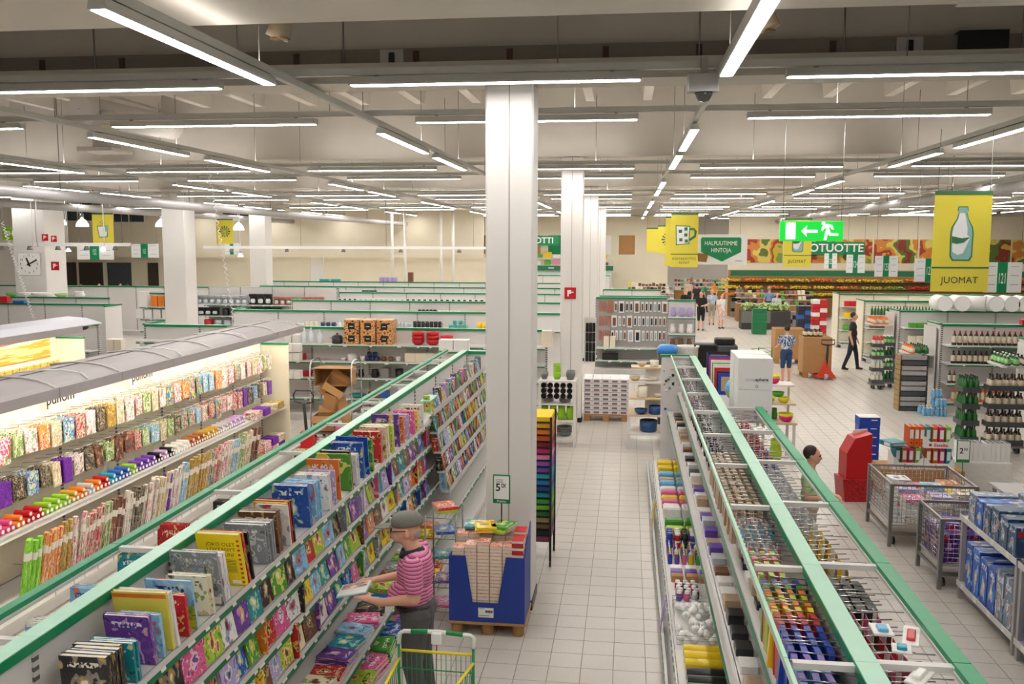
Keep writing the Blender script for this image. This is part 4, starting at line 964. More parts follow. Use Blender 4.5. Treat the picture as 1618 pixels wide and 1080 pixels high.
def hand(side, w, d, up, curl, r=.0085):
    """palm + four unequal fingers + thumb; w wrist, d forward, up palm normal (away from palm side)"""
    w = Vector(w); d = Vector(d).normalized(); up = Vector(up).normalized(); s = d.cross(up).normalized()
    P = []
    palm = w + d * .075
    for q in (-.03, -.01, .01, .03): P.append(('c', w + s * q * .6, .016, palm + s * q, .0125, 0))
    for q, L in zip((-.033, -.011, .011, .032), (.062, .078, .074, .058)):
        k = palm + s * q; c1 = k + (d * math.cos(curl) - up * math.sin(curl)) * L * .55
        c2 = c1 + (d * math.cos(curl * 2.2) - up * math.sin(curl * 2.2)) * L * .5
        P += [('c', k, r * 1.15, c1, r, 0), ('c', c1, r, c2, r * .85, 0)]
    tb = w + d * .025 + s * side * .032; t1 = tb + (d * .6 + s * side * .75 + up * .25).normalized() * .036; t2 = t1 + (d * .95 + up * .1).normalized() * .03
    P += [('c', tb, .014, t1, .0115, 0), ('c', t1, .0115, t2, .009, 0)]
    return P
# ---- the man in the cap reading a book: faces the shelf (local -y is forward)
V = Vector
def man_prims():
    P = []
    # legs: 2 trousers, shoes 3
    for s in (-1, 1):
        hip = (s * .095, .02, .92); kn = (s * .10, -.005 if s > 0 else .03, .49); an = (s * .10, .05 if s > 0 else .08, .09)
        P += [('c', hip, .105, kn, .072, 2), ('c', kn, .072, an, .052, 2), ('c', (s * .10, .07, .05), .045, (s * .105, -.11, .04), .04, 3)]
    P += [('e', (0, .02, .95), (.175, .135, .13), 2), ('e', (0, -.015, 1.08), (.18, .145, .16), 1), ('e', (0, -.05, 1.06), (.15, .14, .12), 1), ('e', (0, .005, 1.26), (.185, .13, .19), 1), ('e', (0, .02, 1.37), (.19, .10, .085), 1)]
    # near (left, +x) arm hanging to the elbow then forward; far arm likewise
    P += [('c', (.185, .015, 1.385), .068, (.235, .035, 1.20), .062, 1), ('c', (.235, .035, 1.20), .05, (.245, .03, 1.12), .045, 0), ('c', (.245, .03, 1.12), .047, (.19, -.20, 1.06), .033, 0), ('c', (.19, -.20, 1.06), .033, (.15, -.285, 1.065), .026, 0)]
    P += hand(1, (.15, -.285, 1.065), (-.45, -.85, .12), (.1, .1, 1), .45)
    P += [('c', (-.185, .01, 1.385), .068, (-.23, -.02, 1.20), .062, 1), ('c', (-.23, -.02, 1.20), .05, (-.235, -.05, 1.13), .045, 0), ('c', (-.235, -.05, 1.13), .045, (-.19, -.25, 1.10), .032, 0), ('c', (-.19, -.25, 1.10), .032, (-.15, -.32, 1.10), .026, 0)]
    P += hand(-1, (-.15, -.32, 1.10), (.35, -.9, -.05), (0, 0, 1), .4)
    # neck and head, tilted forward to the book
    P += [('c', (0, .0, 1.43), .062, (0, -.045, 1.53), .056, 0), ('e', (0, -.055, 1.615), (.078, .098, .112), 0), ('e', (0, -.10, 1.565), (.058, .062, .07), 0), ('c', (0, -.15, 1.62), .012, (0, -.175, 1.585), .016, 0)]
    P += [('e', (0, .014, 1.585), (.06, .036, .045), 4), ('e', (.08, -.035, 1.598), (.017, .024, .037), 0), ('e', (-.08, -.035, 1.598), (.017, .024, .037), 0), ('e', (0, -.158, 1.545), (.026, .012, .009), 5)]
    return P
m_polo = shirt_stripes(); m_jean = mat('dark_trousers', '#58575a', .85, var=.15, scale=30, bump=.2)
man_loc = Vector((-1.72, 7.22, 0))
man = ob('person', human_mesh(man_prims(), .0075, 'person'), [m_skin, m_polo, m_jean, m_shoe, m_greyhair, m_lip], None, man_loc, rz=-PI / 2 + .06, sc=(1.16, 1.22, .985))
tag(man, 'person in grey cap and pink striped polo reading a book by shelf', 'person')
m_cap = mat('grey_cap', '#7d7b74', .85, var=.12, scale=40, bump=.2)
ob('cap', MB().lathe([(.097, 0), (.101, .02), (.098, .05), (.082, .085), (.05, .108), (.012, .116), (.0001, .117)], 20).xf(Matrix.Translation((0, -.045, 1.655)) @ Matrix.Rotation(math.radians(8), 4, 'X') @ Matrix.Diagonal((.9, 1.12, 1, 1))), [m_cap], man)
ob('cap_brim', MB().prism([(-.07, -.12), (-.06, -.18), (-.035, -.225), (0, -.24), (.035, -.225), (.06, -.18), (.07, -.12)], 0, .008, 'z').xf(Matrix.Translation((0, -.04, 1.662)) @ Matrix.Rotation(math.radians(10), 4, 'X')), [m_cap], man)
m_navy = mat('navy_collar', '#2c2f45', .8)
ob('collar', MB().lathe([(.098, 0), (.082, .03), (.07, .055), (.066, .05), (.078, .02)], 18).xf(Matrix.Translation((0, -.012, 1.405)) @ Matrix.Rotation(math.radians(14), 4, 'X') @ Matrix.Diagonal((1.05, 1.0, 1, 1))), [m_navy], man)
gl = ob('glasses', MB().tube([(-.085, -.03, 1.625), (-.075, -.135, 1.622), (-.035, -.155, 1.622)], .0035, 5), [m_black], man)
for s in (-1, 1):
    if s > 0: ob('temple', MB().tube([(.085, -.03, 1.625), (.075, -.135, 1.622), (.035, -.155, 1.622)], .0035, 5), [m_black], gl)
    ob('lens_frame', MB().tube([(s * .037 + .022 * math.cos(a), -.157 + .006 * abs(math.cos(a)), 1.612 + .015 * math.sin(a)) for a in [2 * PI * k / 10 for k in range(10)]], .003, 5, closed=True), [m_black], gl)
    e = ob('eye', MB().lathe([(.011 * math.sin(PI * k / 6) + 1e-4, -.011 * math.cos(PI * k / 6)) for k in range(7)], 10), [m_eye], man, (s * .034, -.139, 1.613))
    ob('iris', MB().lathe([(.0055, 0), (.004, .003), (.0001, .004)], 8), [m_iris], e, (0, -.009, 0), rot=(PI / 2, 0, 0))
ob('belt', MB().lathe([(.176, 0), (.178, .02), (.176, .035)], 24).xf(Matrix.Translation((0, 0, .965)) @ Matrix.Diagonal((1, .8, 1, 1))), [m_black], man)
rc = Matrix.Translation(man_loc) @ Matrix.Rotation(-PI / 2 + .06, 4, 'Z')
p = rc @ Vector((.02, -.51, 1.075))
hb = thing('picture_book', 'open white picture book held by the person in the cap', 'book', p, -PI / 2 + .06)
ob('cover', MB().box(-.115, .115, -.13, .13, -.012, -.006), [cover_mat('light blue', 1)], hb)
ob('page_block', MB().cbox(-.11, .11, -.125, .125, -.006, .006, .003), [m_pagesw], hb)
ob('page_picture', MB().box(-.10, .0, -.11, .11, .0062, .0068), [printmat('page_print', ['#f3efe8', '#f3efe8', '#d84a3c', '#f0b98a', '#6fa7c9', '#7a3f2a'], 3, 'noise')], hb)
hb.rotation_euler = (math.radians(12), math.radians(4), -PI / 2 + .06)
# ---- simple pose figures for the other shoppers
def shopper(label, px, py, h, face, top, bottom, hair, pose='stand', legs='trousers', sleeve='short', vox=.022, z=0., shoes=None, loc=None, longhair=False, child=None):
    """px,py = pixel of the feet on the floor; face = heading in degrees (0 faces the camera, 90 faces +x)"""
    L = loc or PZ(px, py, 0)
    k = h / 1.72; P = []
    st = {'stand': 0, 'walk': .2}[pose if pose in ('stand', 'walk') else 'stand']
    for s in (-1, 1):
        f = -s * st
        hip = (s * .09, 0, .92); kn = (s * .095, f * .5 - .02, .49); an = (s * .095, f + .03, .09)
        P.append(('c', hip, .10, kn, .066, 2))
        if legs == 'trousers': P.append(('c', kn, .066, an, .05, 2))
        else: P += [('c', (s * .095, f * .6, .42), .058, an, .038, 0)]
        P.append(('c', (s * .095, f + .05, .045), .04, (s * .1, f - .10, .035), .036, 3))
    if legs == 'skirt': P.append(('c', (0, 0, .85), .15, (0, 0, .52), .19, 2))
    P += [('e', (0, 0, .95), (.165, .125, .13), 2), ('e', (0, -.01, 1.10), (.165, .125, .16), 1), ('e', (0, 0, 1.28), (.18, .115, .17), 1), ('e', (0, .01, 1.38), (.185, .09, .075), 1)]
    for s in (-1, 1):
        if pose == 'hold': el = (s * .24, .03, 1.12); wr = (s * .12, -.26, 1.10)
        elif pose == 'push': el = (s * .24, -.04, 1.12); wr = (s * .2, -.32, 1.05)
        elif pose == 'reach': el = (s * .24, -.12, 1.18); wr = (s * .17, -.38, 1.2)
        else: el = (s * .24, .03 - s * st * .3, 1.12); wr = (s * .245, -.06 - s * st * .4, .88)
        sh = (s * .185, .01, 1.385); m = (Vector(sh) * .35 + Vector(el) * .65)
        P += [('c', sh, .064, tuple(m), .054, 1), ('c', tuple(m), .045, el, .042, 1 if sleeve == 'long' else 0), ('c', el, .042, wr, .03, 0)]
        d = (Vector(wr) - Vector(el)).normalized()
        P += hand(s, wr, d, (s, 0, .2) if pose in ('stand', 'walk') else (0, 0, 1), .4, .011) if vox < .016 else [('c', wr, .036, tuple(Vector(wr) + d * .1), .03, 0), ('c', tuple(Vector(wr) + d * .1), .02, tuple(Vector(wr) + d * .17), .016, 0)]
    P += [('c', (0, 0, 1.43), .058, (0, -.02, 1.53), .052, 0), ('e', (0, -.025, 1.61), (.076, .095, .115), 0), ('e', (0, -.06, 1.56), (.055, .06, .065), 0), ('c', (0, -.11, 1.61), .012, (0, -.135, 1.58), .015, 0)]
    P += [('e', (0, .005, 1.645), (.085, .098, .1), 4), ('e', (.078, -.015, 1.60), (.014, .02, .03), 0), ('e', (-.078, -.015, 1.60), (.014, .02, .03), 0)]
    if longhair: P.append(('e', (0, .05, 1.55), (.09, .07, .13), 4))
    me = human_mesh(P, vox, 'person')
    o = ob('person', me, [m_skin, top, bottom, shoes or m_shoe, hair], None, L, rz=math.radians(face), sc=(k, k, k))
    for s in (-1, 1):
        ob('eye', cached('eyeball', lambda: MB().lathe([(.012 * math.sin(PI * k / 6) + 1e-4, -.012 * math.cos(PI * k / 6)) for k in range(7)], 8).mesh('eye', [m_iris])), None, o, (s * .032, -.112, 1.615))
    return tag(o, label, 'person')
def cloth(n, c, c2=None): return mat('cloth_' + n, c, .85, var=.15, scale=25) if not c2 else printmat('cloth_' + n, [c, c2, c, c2], 9, 'noise', rough=.85)
m_denim = cloth('denim', '#2f4a72'); m_blk = cloth('black', '#1c1c1f'); m_wht = cloth('white', '#ebe7e2'); m_navyc = cloth('navy', '#262c3a')
shopper('person in blue denim top and shorts pushing a green cart', 1241, 605, 1.64, 190, cloth('denimprint', '#2d4b78', '#cdd6e2'), m_denim, m_hair, 'push', 'shorts')
shopper('person in dark t-shirt and jeans walking by drink shelves', 1345, 584, 1.80, 78, cloth('charcoal', '#2a2a2d'), m_navyc, m_hair, 'walk')
shopper('person in black t-shirt and shorts reading beside basket stand', 1107, 522, 1.78, -15, m_blk, m_blk, m_hair, 'hold', 'shorts')
shopper('person with red hair, white top and floral shorts', 1139, 519, 1.62, 35, m_wht, cloth('floral', '#d8a7a4', '#f0e2dd'), mat('red_hair', '#7e2f22', .6), 'stand', 'shorts')
shopper('person in checked shirt pushing a trolley behind the black shorts', 1124, 513, 1.72, 0, cloth('check', '#c7d2dc', '#8fa3b5'), cloth('stone', '#a79b86'), m_greyhair, 'push', 'shorts')
shopper('person in pink top and jeans skirt walking near crates', 1166, 498, 1.65, 160, cloth('palepink', '#d8b6b0'), m_denim, m_hair, 'walk', 'skirt', longhair=True)
shopper('person in blue shirt at the fruit shelf, seen from behind', 1214, 508, 1.75, 180, cloth('blueshirt', '#7f93b8'), m_navyc, m_greyhair, 'stand')
shopper('person in white polka blouse bending over the salad counter', 0, 0, 1.6, 20, cloth('polka', '#e2e4e8', '#9fb3cc'), m_navyc, m_greyhair, 'hold', loc=Vector((7.0, 44.6, 0)))
for i, (x, y, c, lab) in enumerate([(1083, 512, 'black', 'person in black far behind, left of the basket stand'), (1100, 497, 'charcoal', 'person in dark jacket in the crowd at the far aisle'), (1113, 494, 'olive', 'person in teal top in the crowd at the far aisle'), (1128, 490, 'orange', 'person in orange top in the far aisle crowd'), (1092, 478, 'blueshirt', 'person in pale blue shirt farthest along the aisle'), (1087, 486, 'palepink', 'person in beige top farthest along the aisle')]):
    shopper(lab, x, y, 1.72, (20, 200, 100, 300, 150, 0)[i], {'black': m_blk, 'charcoal': cloth('charcoal', '#2a2a2d'), 'olive': cloth('tealtop', '#2f7f78'), 'orange': cloth('orangetop', '#e59a2c'), 'blueshirt': cloth('blueshirt', '#7f93b8'), 'palepink': cloth('beige', '#d2bfa8')}[c], m_navyc, m_hair if i % 2 else m_greyhair, 'stand' if i % 2 else 'walk', vox=.03)
# the crouching-height shopper in a pale green shirt beyond the stationery gondola
shopper('person in pale green shirt leaning behind the stationery gondola', 0, 0, 1.58, 75, cloth('palegreen', '#bcd6a0'), cloth('beige', '#d2bfa8'), m_hair, 'hold', vox=.0125, loc=Vector((2.16, 10.9, 0)))
# checkout people behind the aisle number signs at far left
for i, (x, Y, c) in enumerate([(128, 45, 'orangetop'), (156, 46, 'beige'), (163, 45, 'charcoal'), (188, 47, 'navy'), (200, 46, 'beige')]):
    p = PD(x, 440, Y); p.z = 0
    shopper('person at the far checkout, %s from left' % ordn(i), 0, 0, 1.72, 40 * i, cloth(c, {'orangetop': '#e59a2c', 'beige': '#d2bfa8', 'charcoal': '#2a2a2d', 'navy': '#262c3a'}[c]), m_navyc, m_hair, 'stand', vox=.04, loc=p)
# ================================================================== blue book bin on its pallet
rn = random.Random(5)
BINX, BINY, BW_, BD_ = -1.36, 9.08, .77, .56
pal = thing('display_pallet', 'low wooden display pallet with round feet under blue bin', 'pallet', (BINX, BINY, 0))
ob('deck', MB().cbox(-BW_ / 2 - .01, BW_ / 2 + .01, -BD_ / 2 - .01, BD_ / 2 + .01, .115, .14, .004), [m_wood], pal)
for ix in (-1, 0, 1):
    for iy in (-1, 0, 1): ob('foot', cached('pfoot', lambda: MB().lathe([(.055, 0), (.06, .01), (.06, .115)], 14).mesh('foot', [m_card])), None, pal, (ix * (BW_ / 2 - .07), iy * (BD_ / 2 - .07), 0))
bn = thing('book_bin', 'blue cardboard bin with cut-out front full of paperbacks', 'bin', (BINX, BINY, .1405))
BH = .68
w2_ = BW_ / 2; d2_ = BD_ / 2
ob('front_wall', MB().prism([(-w2_, 0), (w2_, 0), (w2_, BH), (w2_ - .19, BH), (w2_ - .27, .20), (-w2_ + .24, .20), (-w2_ + .17, BH), (-w2_, BH)], -d2_, -d2_ + .008, 'y'), [m_blue], bn)
ob('back_wall', MB().box(-w2_, w2_, d2_ - .008, d2_, 0, BH + .05), [m_card], bn)
for s in (-1, 1): ob('side_wall', MB().prism([(-d2_ + .008, 0), (d2_ - .008, 0), (d2_ - .008, BH + .22 if s > 0 else BH), (-d2_ + .008, BH)], s * w2_ - .004 * (s + 1), s * w2_ - .004 * (s - 1), 'x'), [m_blue], bn)
lb = ob('sticker', MB().box(-.085, .07, -.003, 0, .05, .15), [m_bwhite], bn, (0, -d2_, 0))
for k in range(9): ob('barcode_bar', MB().box(-.0025 - (k % 3) * .001, .0025, -.0042, -.003, .10, .125), [m_black], lb, (-.01 + k * .0085, 0, 0))
for k in range(2): ob('print_line', MB().box(-.075, -.02 + k * .05, -.0042, -.003, .14 - k * .07, .144 - k * .07), [m_black], lb)
# paperbacks: five columns of page-out books and a red stack
pb_me = MB().box(-.5, .5, -.5, .5, 0, .1).box(-.5, .5, -.5, .5, .9, 1).box(-.5, .5, .47, .5, .1, .9).box(-.49, .49, -.49, .47, .1, .9, 1).mesh('paperback')
m_red2 = mat('red_paperback', '#c32a30', .45, var=.08); m_pk = printmat('peach_cover', ['#f2c3a4', '#e99a7c', '#f7dccb', '#d9584a', '#f5cfb8'], 3, 'noise')
colw = .122
for c in range(5):
    X = BINX - w2_ + .09 + c * (colw + .006)
    n = 22 + (c == 2) - (c == 0)
    for i in range(n):
        z = .145 + i * .0355
        if z < .30 and not (1 <= c <= 4): continue
        o = ob('paperback', pb_me, [m_pk, m_pages], None, (X, BINY - d2_ + .115 + rn.uniform(-.004, .004), z), sc=(colw, .18, .0345))
        tag(o, 'cream edged paperback in the blue bin, %s column, %s from bottom' % (ordn(c), ordn(i)), 'paperback', 'paperbacks in the blue bin')
    for i in range(4):
        o = ob('paperback', pb_me, [m_pk, m_pages], None, (X, BINY + .08, .82 + i * .0355), sc=(colw, .18, .0345))
        tag(o, 'paperback in the rear row of blue bin, %s column, %s layer' % (ordn(c), ordn(i)), 'paperback', 'paperbacks in the blue bin rear')
for r in range(2):
    for i in range(23):
        z = .145 + i * .037
        if z < .3: continue
        o = ob('paperback', pb_me, [m_red2, m_pages], None, (BINX + w2_ - .075, BINY - d2_ + .11 + r * .2, z + r * .03), rz=PI if i % 2 else 0, sc=(.115, .18, .034))
        tag(o, 'red spined paperback at right of blue bin, %s pile, %s from bottom' % (['front', 'rear'][r], ordn(i)), 'paperback', 'red paperbacks in the blue bin')
for i, (x, y, z, c, a) in enumerate([(-.06, -.02, 1.03, 'yellow', .2), (.12, .03, 1.03, 'lime', -.35), (-.05, -.02, 1.058, 'yellow', .25), (.14, .06, 1.058, 'green', -.3), (-.2, .2, 1.0, 'teal', .1)]):
    o = book((BINX + x, BINY + y, z), (0, PI / 2, a), (.024, .26, .2), c, '%s picture book lying on top of the blue bin paperbacks, %s laid' % (c, ordn(i)), 2, 'books on the blue bin')
    o.location.x -= .1
m_frame = mat('sign_green', '#12824f', .4); m_grtxt = mat('sign_grey_text', '#4a4a4a', .6)
ps = thing('price_sign', 'green framed price sign on black pole above blue bin', 'sign', (BINX + .11, BINY + .02, 1.09))
ob('pole', MB().cyl((0, 0, 0), (0, 0, .23), .007, n=6), [m_black], ps)
ob('frame', MB().cbox(-.09, .09, -.008, .008, .20, .50, .006), [m_frame], ps, rz=-.05)
ob('card', MB().box(-.077, .077, -.0105, -.008, .245, .485), [m_bwhite], ps, rz=-.05)
text('price', '5', .11, m_ink, ps, (-.035, -.012, .365), ext=.0008, bold=.002)
text('price', '00', .065, m_ink, ps, (.03, -.012, .385), ext=.0008, bold=.001)
text('store_name', 'Prisma', .035, m_bwhite, ps, (0, -.0095, .222), ext=.0008)
for k in range(3): ob('print_line', MB().box(-.055, .055 - k * .01, -.0113, -.0105, .445 - k * .012, .449 - k * .012), [m_grtxt], ps)
# magazine dump rack left of bin, behind the man
dr = thing('wire_stand', 'grey wire stand between blue bin and reading person', 'rack', (-1.88, 9.25, 0))
for z in (.12, .38, .64, .9, 1.12):
    ob('wire_tray', MB().tube([(-.16, -.2, z), (.16, -.2, z), (.16, .2, z), (-.16, .2, z)], .006, 5, closed=True), [m_metal], dr)
    for k in range(4): ob('wire', MB().cyl((-.12 + .08 * k, -.2, z), (-.12 + .08 * k, .2, z), .003, n=4), [m_metal], dr)
for sx in (-1, 1):
    for sy in (-1, 1): ob('post', MB().cyl((sx * .16, sy * .2, 0), (sx * .16, sy * .2, 1.15), .009, n=6), [m_metal], dr)
for i, (z, c) in enumerate([(.13, 'pink'), (.39, 'purple'), (.65, 'teal'), (.91, 'blue'), (1.13, 'lime'), (1.16, 'red')]):
    o = book((-1.88 - .1, 9.25, z + .02), (0, PI / 2, .1 * i), (.03, .26, .22), c, '%s picture book in the wire stand by blue bin' % c, 1, 'books in the wire stand', False)
# ================================================================== shopping cart near the man
m_cgreen = mat('cart_green', '#0f8a4a', .35, var=.04); m_cyel = mat('cart_yellow', '#f2de1e', .35, var=.03)
h0 = PZ(690, 1004, 1.02)
ct = thing('shopping_cart', 'green wire shopping cart with yellow bars and white handle', 'cart', (h0.x, h0.y, 0), -.03)
# local: handle at y=0, basket toward -y
hw = .285
ob('handle', MB().tube([(-hw, -.03, .95), (-hw, 0, 1.02), (-hw + .03, .01, 1.035), (0, .015, 1.045), (hw - .03, .01, 1.035), (hw, 0, 1.02), (hw, -.03, .95)], .017, 8), [mat('cart_handle', '#dfe8df', .4)], ct)
for s in (-1, 1): ob('handle_grip', MB().tube([(s * .07, .014, 1.044), (s * .20, .011, 1.037)], .0185, 8), [m_cgreen], ct)
ob('coin_lock', MB().cbox(-.04, .04, -.02, .03, .96, 1.05, .01), [m_bwhite], ct)
ob('lock_chain', MB().tube([(.0, .0, .96), (.0, -.01, .88), (-.004, 0, .8), (-.004, .0, .74)], .004, 5), [m_red], ct)
ob('back_bar', MB().tube([(-hw, -.02, .90), (hw, -.02, .90)], .011, 6), [m_cyel], ct)
for s in (-1, 1):
    ob('side_post', MB().tube([(s * hw, -.03, .96), (s * hw, -.03, .5), (s * (hw - .02), -.2, .3), (s * (hw - .02), .08, .12)], .011, 6), [m_cgreen], ct)
    ob('top_bar', MB().tube([(s * hw, -.02, .84), (s * (hw - .07), -.85, .90)], .012, 6), [m_cyel], ct)
    for k in range(13): ob('side_wire', MB().tube([(s * (hw - .07 * k / 13), -.05 - .8 * k / 13, .84 + .06 * k / 13), (s * (hw - .03 - .07 * k / 13), -.05 - .78 * k / 13, .46 + .08 * k / 13)], .0032, 4), [m_cgreen], ct)
for k in range(15):
    x = -hw + .02 + k * (2 * hw - .04) / 14
    ob('back_wire', MB().tube([(x, -.02, .90), (x, -.02, .46)], .0032, 4), [m_cgreen], ct)
    ob('floor_wire', MB().tube([(x, -.02, .46), (x * .8, -.84, .54)], .0032, 4), [m_cgreen], ct)
for z in (.76, .6): ob('back_rail', MB().tube([(-hw, -.022, z), (hw, -.022, z)], .005, 5), [m_cgreen], ct)
for k in range(11):
    x = (-hw + .07) + k * (2 * hw - .14) / 10; ob('front_wire', MB().tube([(x, -.85, .90), (x * .9, -.82, .54)], .0032, 4), [m_cgreen], ct)
ob('front_bar', MB().tube([(-hw + .07, -.85, .90), (hw - .07, -.85, .90)], .01, 6), [m_cyel], ct)
for s in (-1, 1):
    ob('chassis', MB().tube([(s * (hw - .02), .08, .13), (s * (hw - .08), -.8, .13)], .012, 6), [m_cgreen], ct)
    for y in (.05, -.75): ob('wheel', MB().cyl((-.012, 0, .06), (.012, 0, .06), .06, n=14), [m_black], ct, (s * (hw - .03), y, 0))
# ================================================================== paper rack behind the column
pr = thing('paper_rack', 'black wheeled rack of rainbow coloured paper beside column', 'rack', (-1.08, 11.15, 0))
rx0, rx1, ry = -.32, .19, .3
for sx in (rx0, rx1):
    for sy in (-ry, ry): ob('post', MB().box(sx - .014, sx + .014, sy - .014, sy + .014, .08, 1.86), [m_black], pr)
for sx, sy in ((rx0, -ry), (rx1, -ry), (rx0, ry), (rx1, ry)): ob('castor', MB().cyl((sx - .012, sy, .04), (sx + .012, sy, .04), .04, n=12), [m_black], pr)
rain = ['#f0c818', '#e7a51c', '#e07a22', '#c8541e', '#7a1c1c', '#c8306a', '#e58ab4', '#8a5ab0', '#6a4aa8', '#2f9fc0', '#2478b8', '#1c4a90', '#1d8f94', '#3f9a4a', '#6fb83c', '#2f6a34', '#9a8a5a', '#6a5a3a', '#2a2826', '#8a3a5a']
nm = ['yellow', 'amber', 'orange', 'rust', 'maroon', 'magenta', 'pink', 'violet', 'purple', 'sky blue', 'blue', 'navy', 'teal', 'green', 'light green', 'dark green', 'khaki', 'olive', 'black', 'plum']
for i in range(20):
    z = 1.80 - i * .078
    ob('shelf', MB().box(rx0, rx1, -ry, ry, z - .006, z), [m_black], pr)
    o = ob('paper_stack', MB().cbox(-.24, .20, -.28, .27, 0, .056, .004), [mat('sheet_' + nm[i].replace(' ', '_'), rain[i], .7, var=.08)], None, (-1.09, 11.15, z + .001))
    tag(o, 'stack of %s card sheets in the paper rack' % nm[i], 'paper', 'coloured card in the paper rack')
# ================================================================== display shelf beside second column
m_grey = mat('grey_ceramic', '#6f706e', .35, var=.08); m_dgrey = mat('charcoal_ceramic', '#333536', .35); m_lgrey = mat('light_ceramic', '#a5a39f', .3)
m_gglass = mat('green_glass', '#8fc41f', .1, var=.1, spec=.6); m_bceram = mat('blue_enamel', '#1d4a80', .2, var=.06); m_cream2 = mat('cream_ceramic', '#e6dcc8', .3)
ds = thing('display_shelf', 'white open display shelf with grey crockery and green vases', 'shelf', (-1.32, 17.75, 0))
for sx in (-.34, .34):
    for sy in (-.25, .25): ob('leg', MB().box(sx - .025, sx + .025, sy - .025, sy + .025, 0, 1.3 if sy > 0 else 1.28), [m_white], ds)
for z in (.18, .52, .85, 1.3): ob('shelf_board', MB().cbox(-.36, .36, -.27, .27, z - .03, z, .004), [m_white], ds)
def bowl(r, h): return [(r * .5, 0), (r * .8, h * .3), (r, h), (r * .95, h), (r * .72, h * .35), (.001, h * .12)]
def dish(kind, r, h, n=16):
    if kind == 'bowl': return cached(('bowl', r, h), lambda: MB().lathe(bowl(r, h), n).mesh('bowl'))
    if kind == 'cup': return cached(('cup', r, h), lambda: MB().lathe([(r * .7, 0), (r, h * .5), (r, h), (r * .88, h), (r * .85, h * .3), (.001, h * .15)], n).mesh('cup'))
    if kind == 'vase': return cached(('vase', r, h), lambda: MB().lathe([(r * .8, 0), (r, h * .35), (r * .75, h * .75), (r * .8, h), (r * .7, h), (r * .6, h * .6), (.001, h * .1)], n).mesh('vase'))
    if kind == 'plate': return cached(('plate', r, h), lambda: MB().lathe([(r * .55, 0), (r, h), (r * .98, h), (.001, h * .4)], n).mesh('plate'))
    if kind == 'pot': return cached(('pot', r, h), lambda: MB().lathe([(r * .92, 0), (r, h * .1), (r, h), (r * .93, h), (r * .93, h * .15), (.001, h * .1)], n).mesh('pot'))
def item(name, me, m, loc, lab, cat, grp=None, rz=0., sc=(1, 1, 1), rot=None): return tag(ob(name, me, m if isinstance(m, list) else [m], None, loc, rz=rz, rot=rot, sc=sc), lab, cat, grp)
D0 = (-1.32, 17.75)
for i, (x, k) in enumerate([(-.27, 0), (-.02, 1), (.24, 0)]):
    if k: 
        for q in range(5): item('tumbler', dish('cup', .075, .1), m_gglass, (D0[0] + x, D0[1] - .05, 1.302 + q * .05), 'lime green tumbler stacked on white display shelf, %s from bottom' % ordn(q), 'tumbler', 'stacked lime tumblers')
    else:
        for q in range(2): item('mug', dish('cup', .065 + .02 * (i > 1), .12 + .03 * (i > 1)), m_grey, (D0[0] + x, D0[1] - .08 + q * .2, 1.302), 'grey cup on the top board, %s, %s' % (['left', 'mid', 'right'][i], ['front', 'rear'][q]), 'cup', 'grey cups on top board')
for r in range(3):
    for c in range(5): item('cup', dish('cup', .055, .1), m_dgrey, (D0[0] - .26 + c * .125, D0[1] - .2, .94 + r * .105 + .06), 'charcoal cup lying in stacked grid, %s column, %s row' % (ordn(c), ordn(r)), 'cup', 'charcoal cups on second board', rot=(PI / 2, 0, 0))
for c, (x, r, n) in enumerate([(-.2, .11, 6), (.14, .11, 5)]):
    for q in range(n): item('plate', dish('plate', r + .02, .03), m_lgrey, (D0[0] + x, D0[1] - .06, .852 + q * .014), 'light grey plate in %s pile on display shelf, %s up' % (['left', 'right'][c], ordn(q)), 'plate', 'grey plates on display shelf')
for c in range(4): item('vase', dish('vase', .085, .27), m_gglass, (D0[0] - .25 + c * .165, D0[1] - .13, .522), 'lime green glass vase on display shelf, %s from left' % ordn(c), 'vase', 'lime vases on display shelf')
for c, (x, n) in enumerate([(-.2, 3), (.13, 3)]):
    for q in range(n): item('bowl', dish('bowl', .16, .09), m_dgrey if c == 0 else m_grey, (D0[0] + x, D0[1] - .04, .182 + q * .05), '%s bowl in %s pile on the lowest board, %s up' % (['charcoal', 'grey'][c], ['left', 'right'][c], ordn(q)), 'bowl', 'bowls on the lowest display board')
# ================================================================== pallet of shoe-box-like cartons
p2 = thing('euro_pallet', 'wooden pallet under stacked white cartons by second column', 'pallet', (-.44, 20.6, 0))
for k in range(5): ob('deck_board', MB().box(-.49, .49, -.4 + k * .165, -.26 + k * .165, .12, .142), [m_wood], p2)
for x in (-.42, 0, .42):
    for y in (-.34, 0, .34): ob('block', MB().box(x - .07, x + .07, y - .06, y + .06, .0, .12), [m_wood], p2)
m_ctn = printmat('carton_print', ['#ece7e6', '#e6dfdf', '#efe9e8', '#c4a6ad', '#6a666c', '#efe9e8'], 3, 'noise')
cme = MB().cbox(-.098, .098, -.19, .19, 0, .096, .004).box(-.07, .05, -.192, -.19, .025, .07, 1).box(-.098, .098, -.1915, -.19, .0, .012, 2).mesh('carton')
m_ctn = [m_boxw, mat('carton_window', '#77737a', .4), mat('carton_band', '#c9959f', .5)]
for r in range(8):
    for c in range(5):
        item('carton', cme, m_ctn, (-.84 + c * .2, 20.42, .145 + r * .1), 'white printed carton on pallet front, %s column, %s row up' % (ordn(c), ordn(r)), 'box', 'cartons on the pallet')
    if r > 6:
        for c in range(5): item('carton', cme, m_ctn, (-.84 + c * .2, 20.82, .145 + r * .1), 'white printed carton in pallet rear row, %s column' % ordn(c), 'box', 'cartons in pallet rear row')
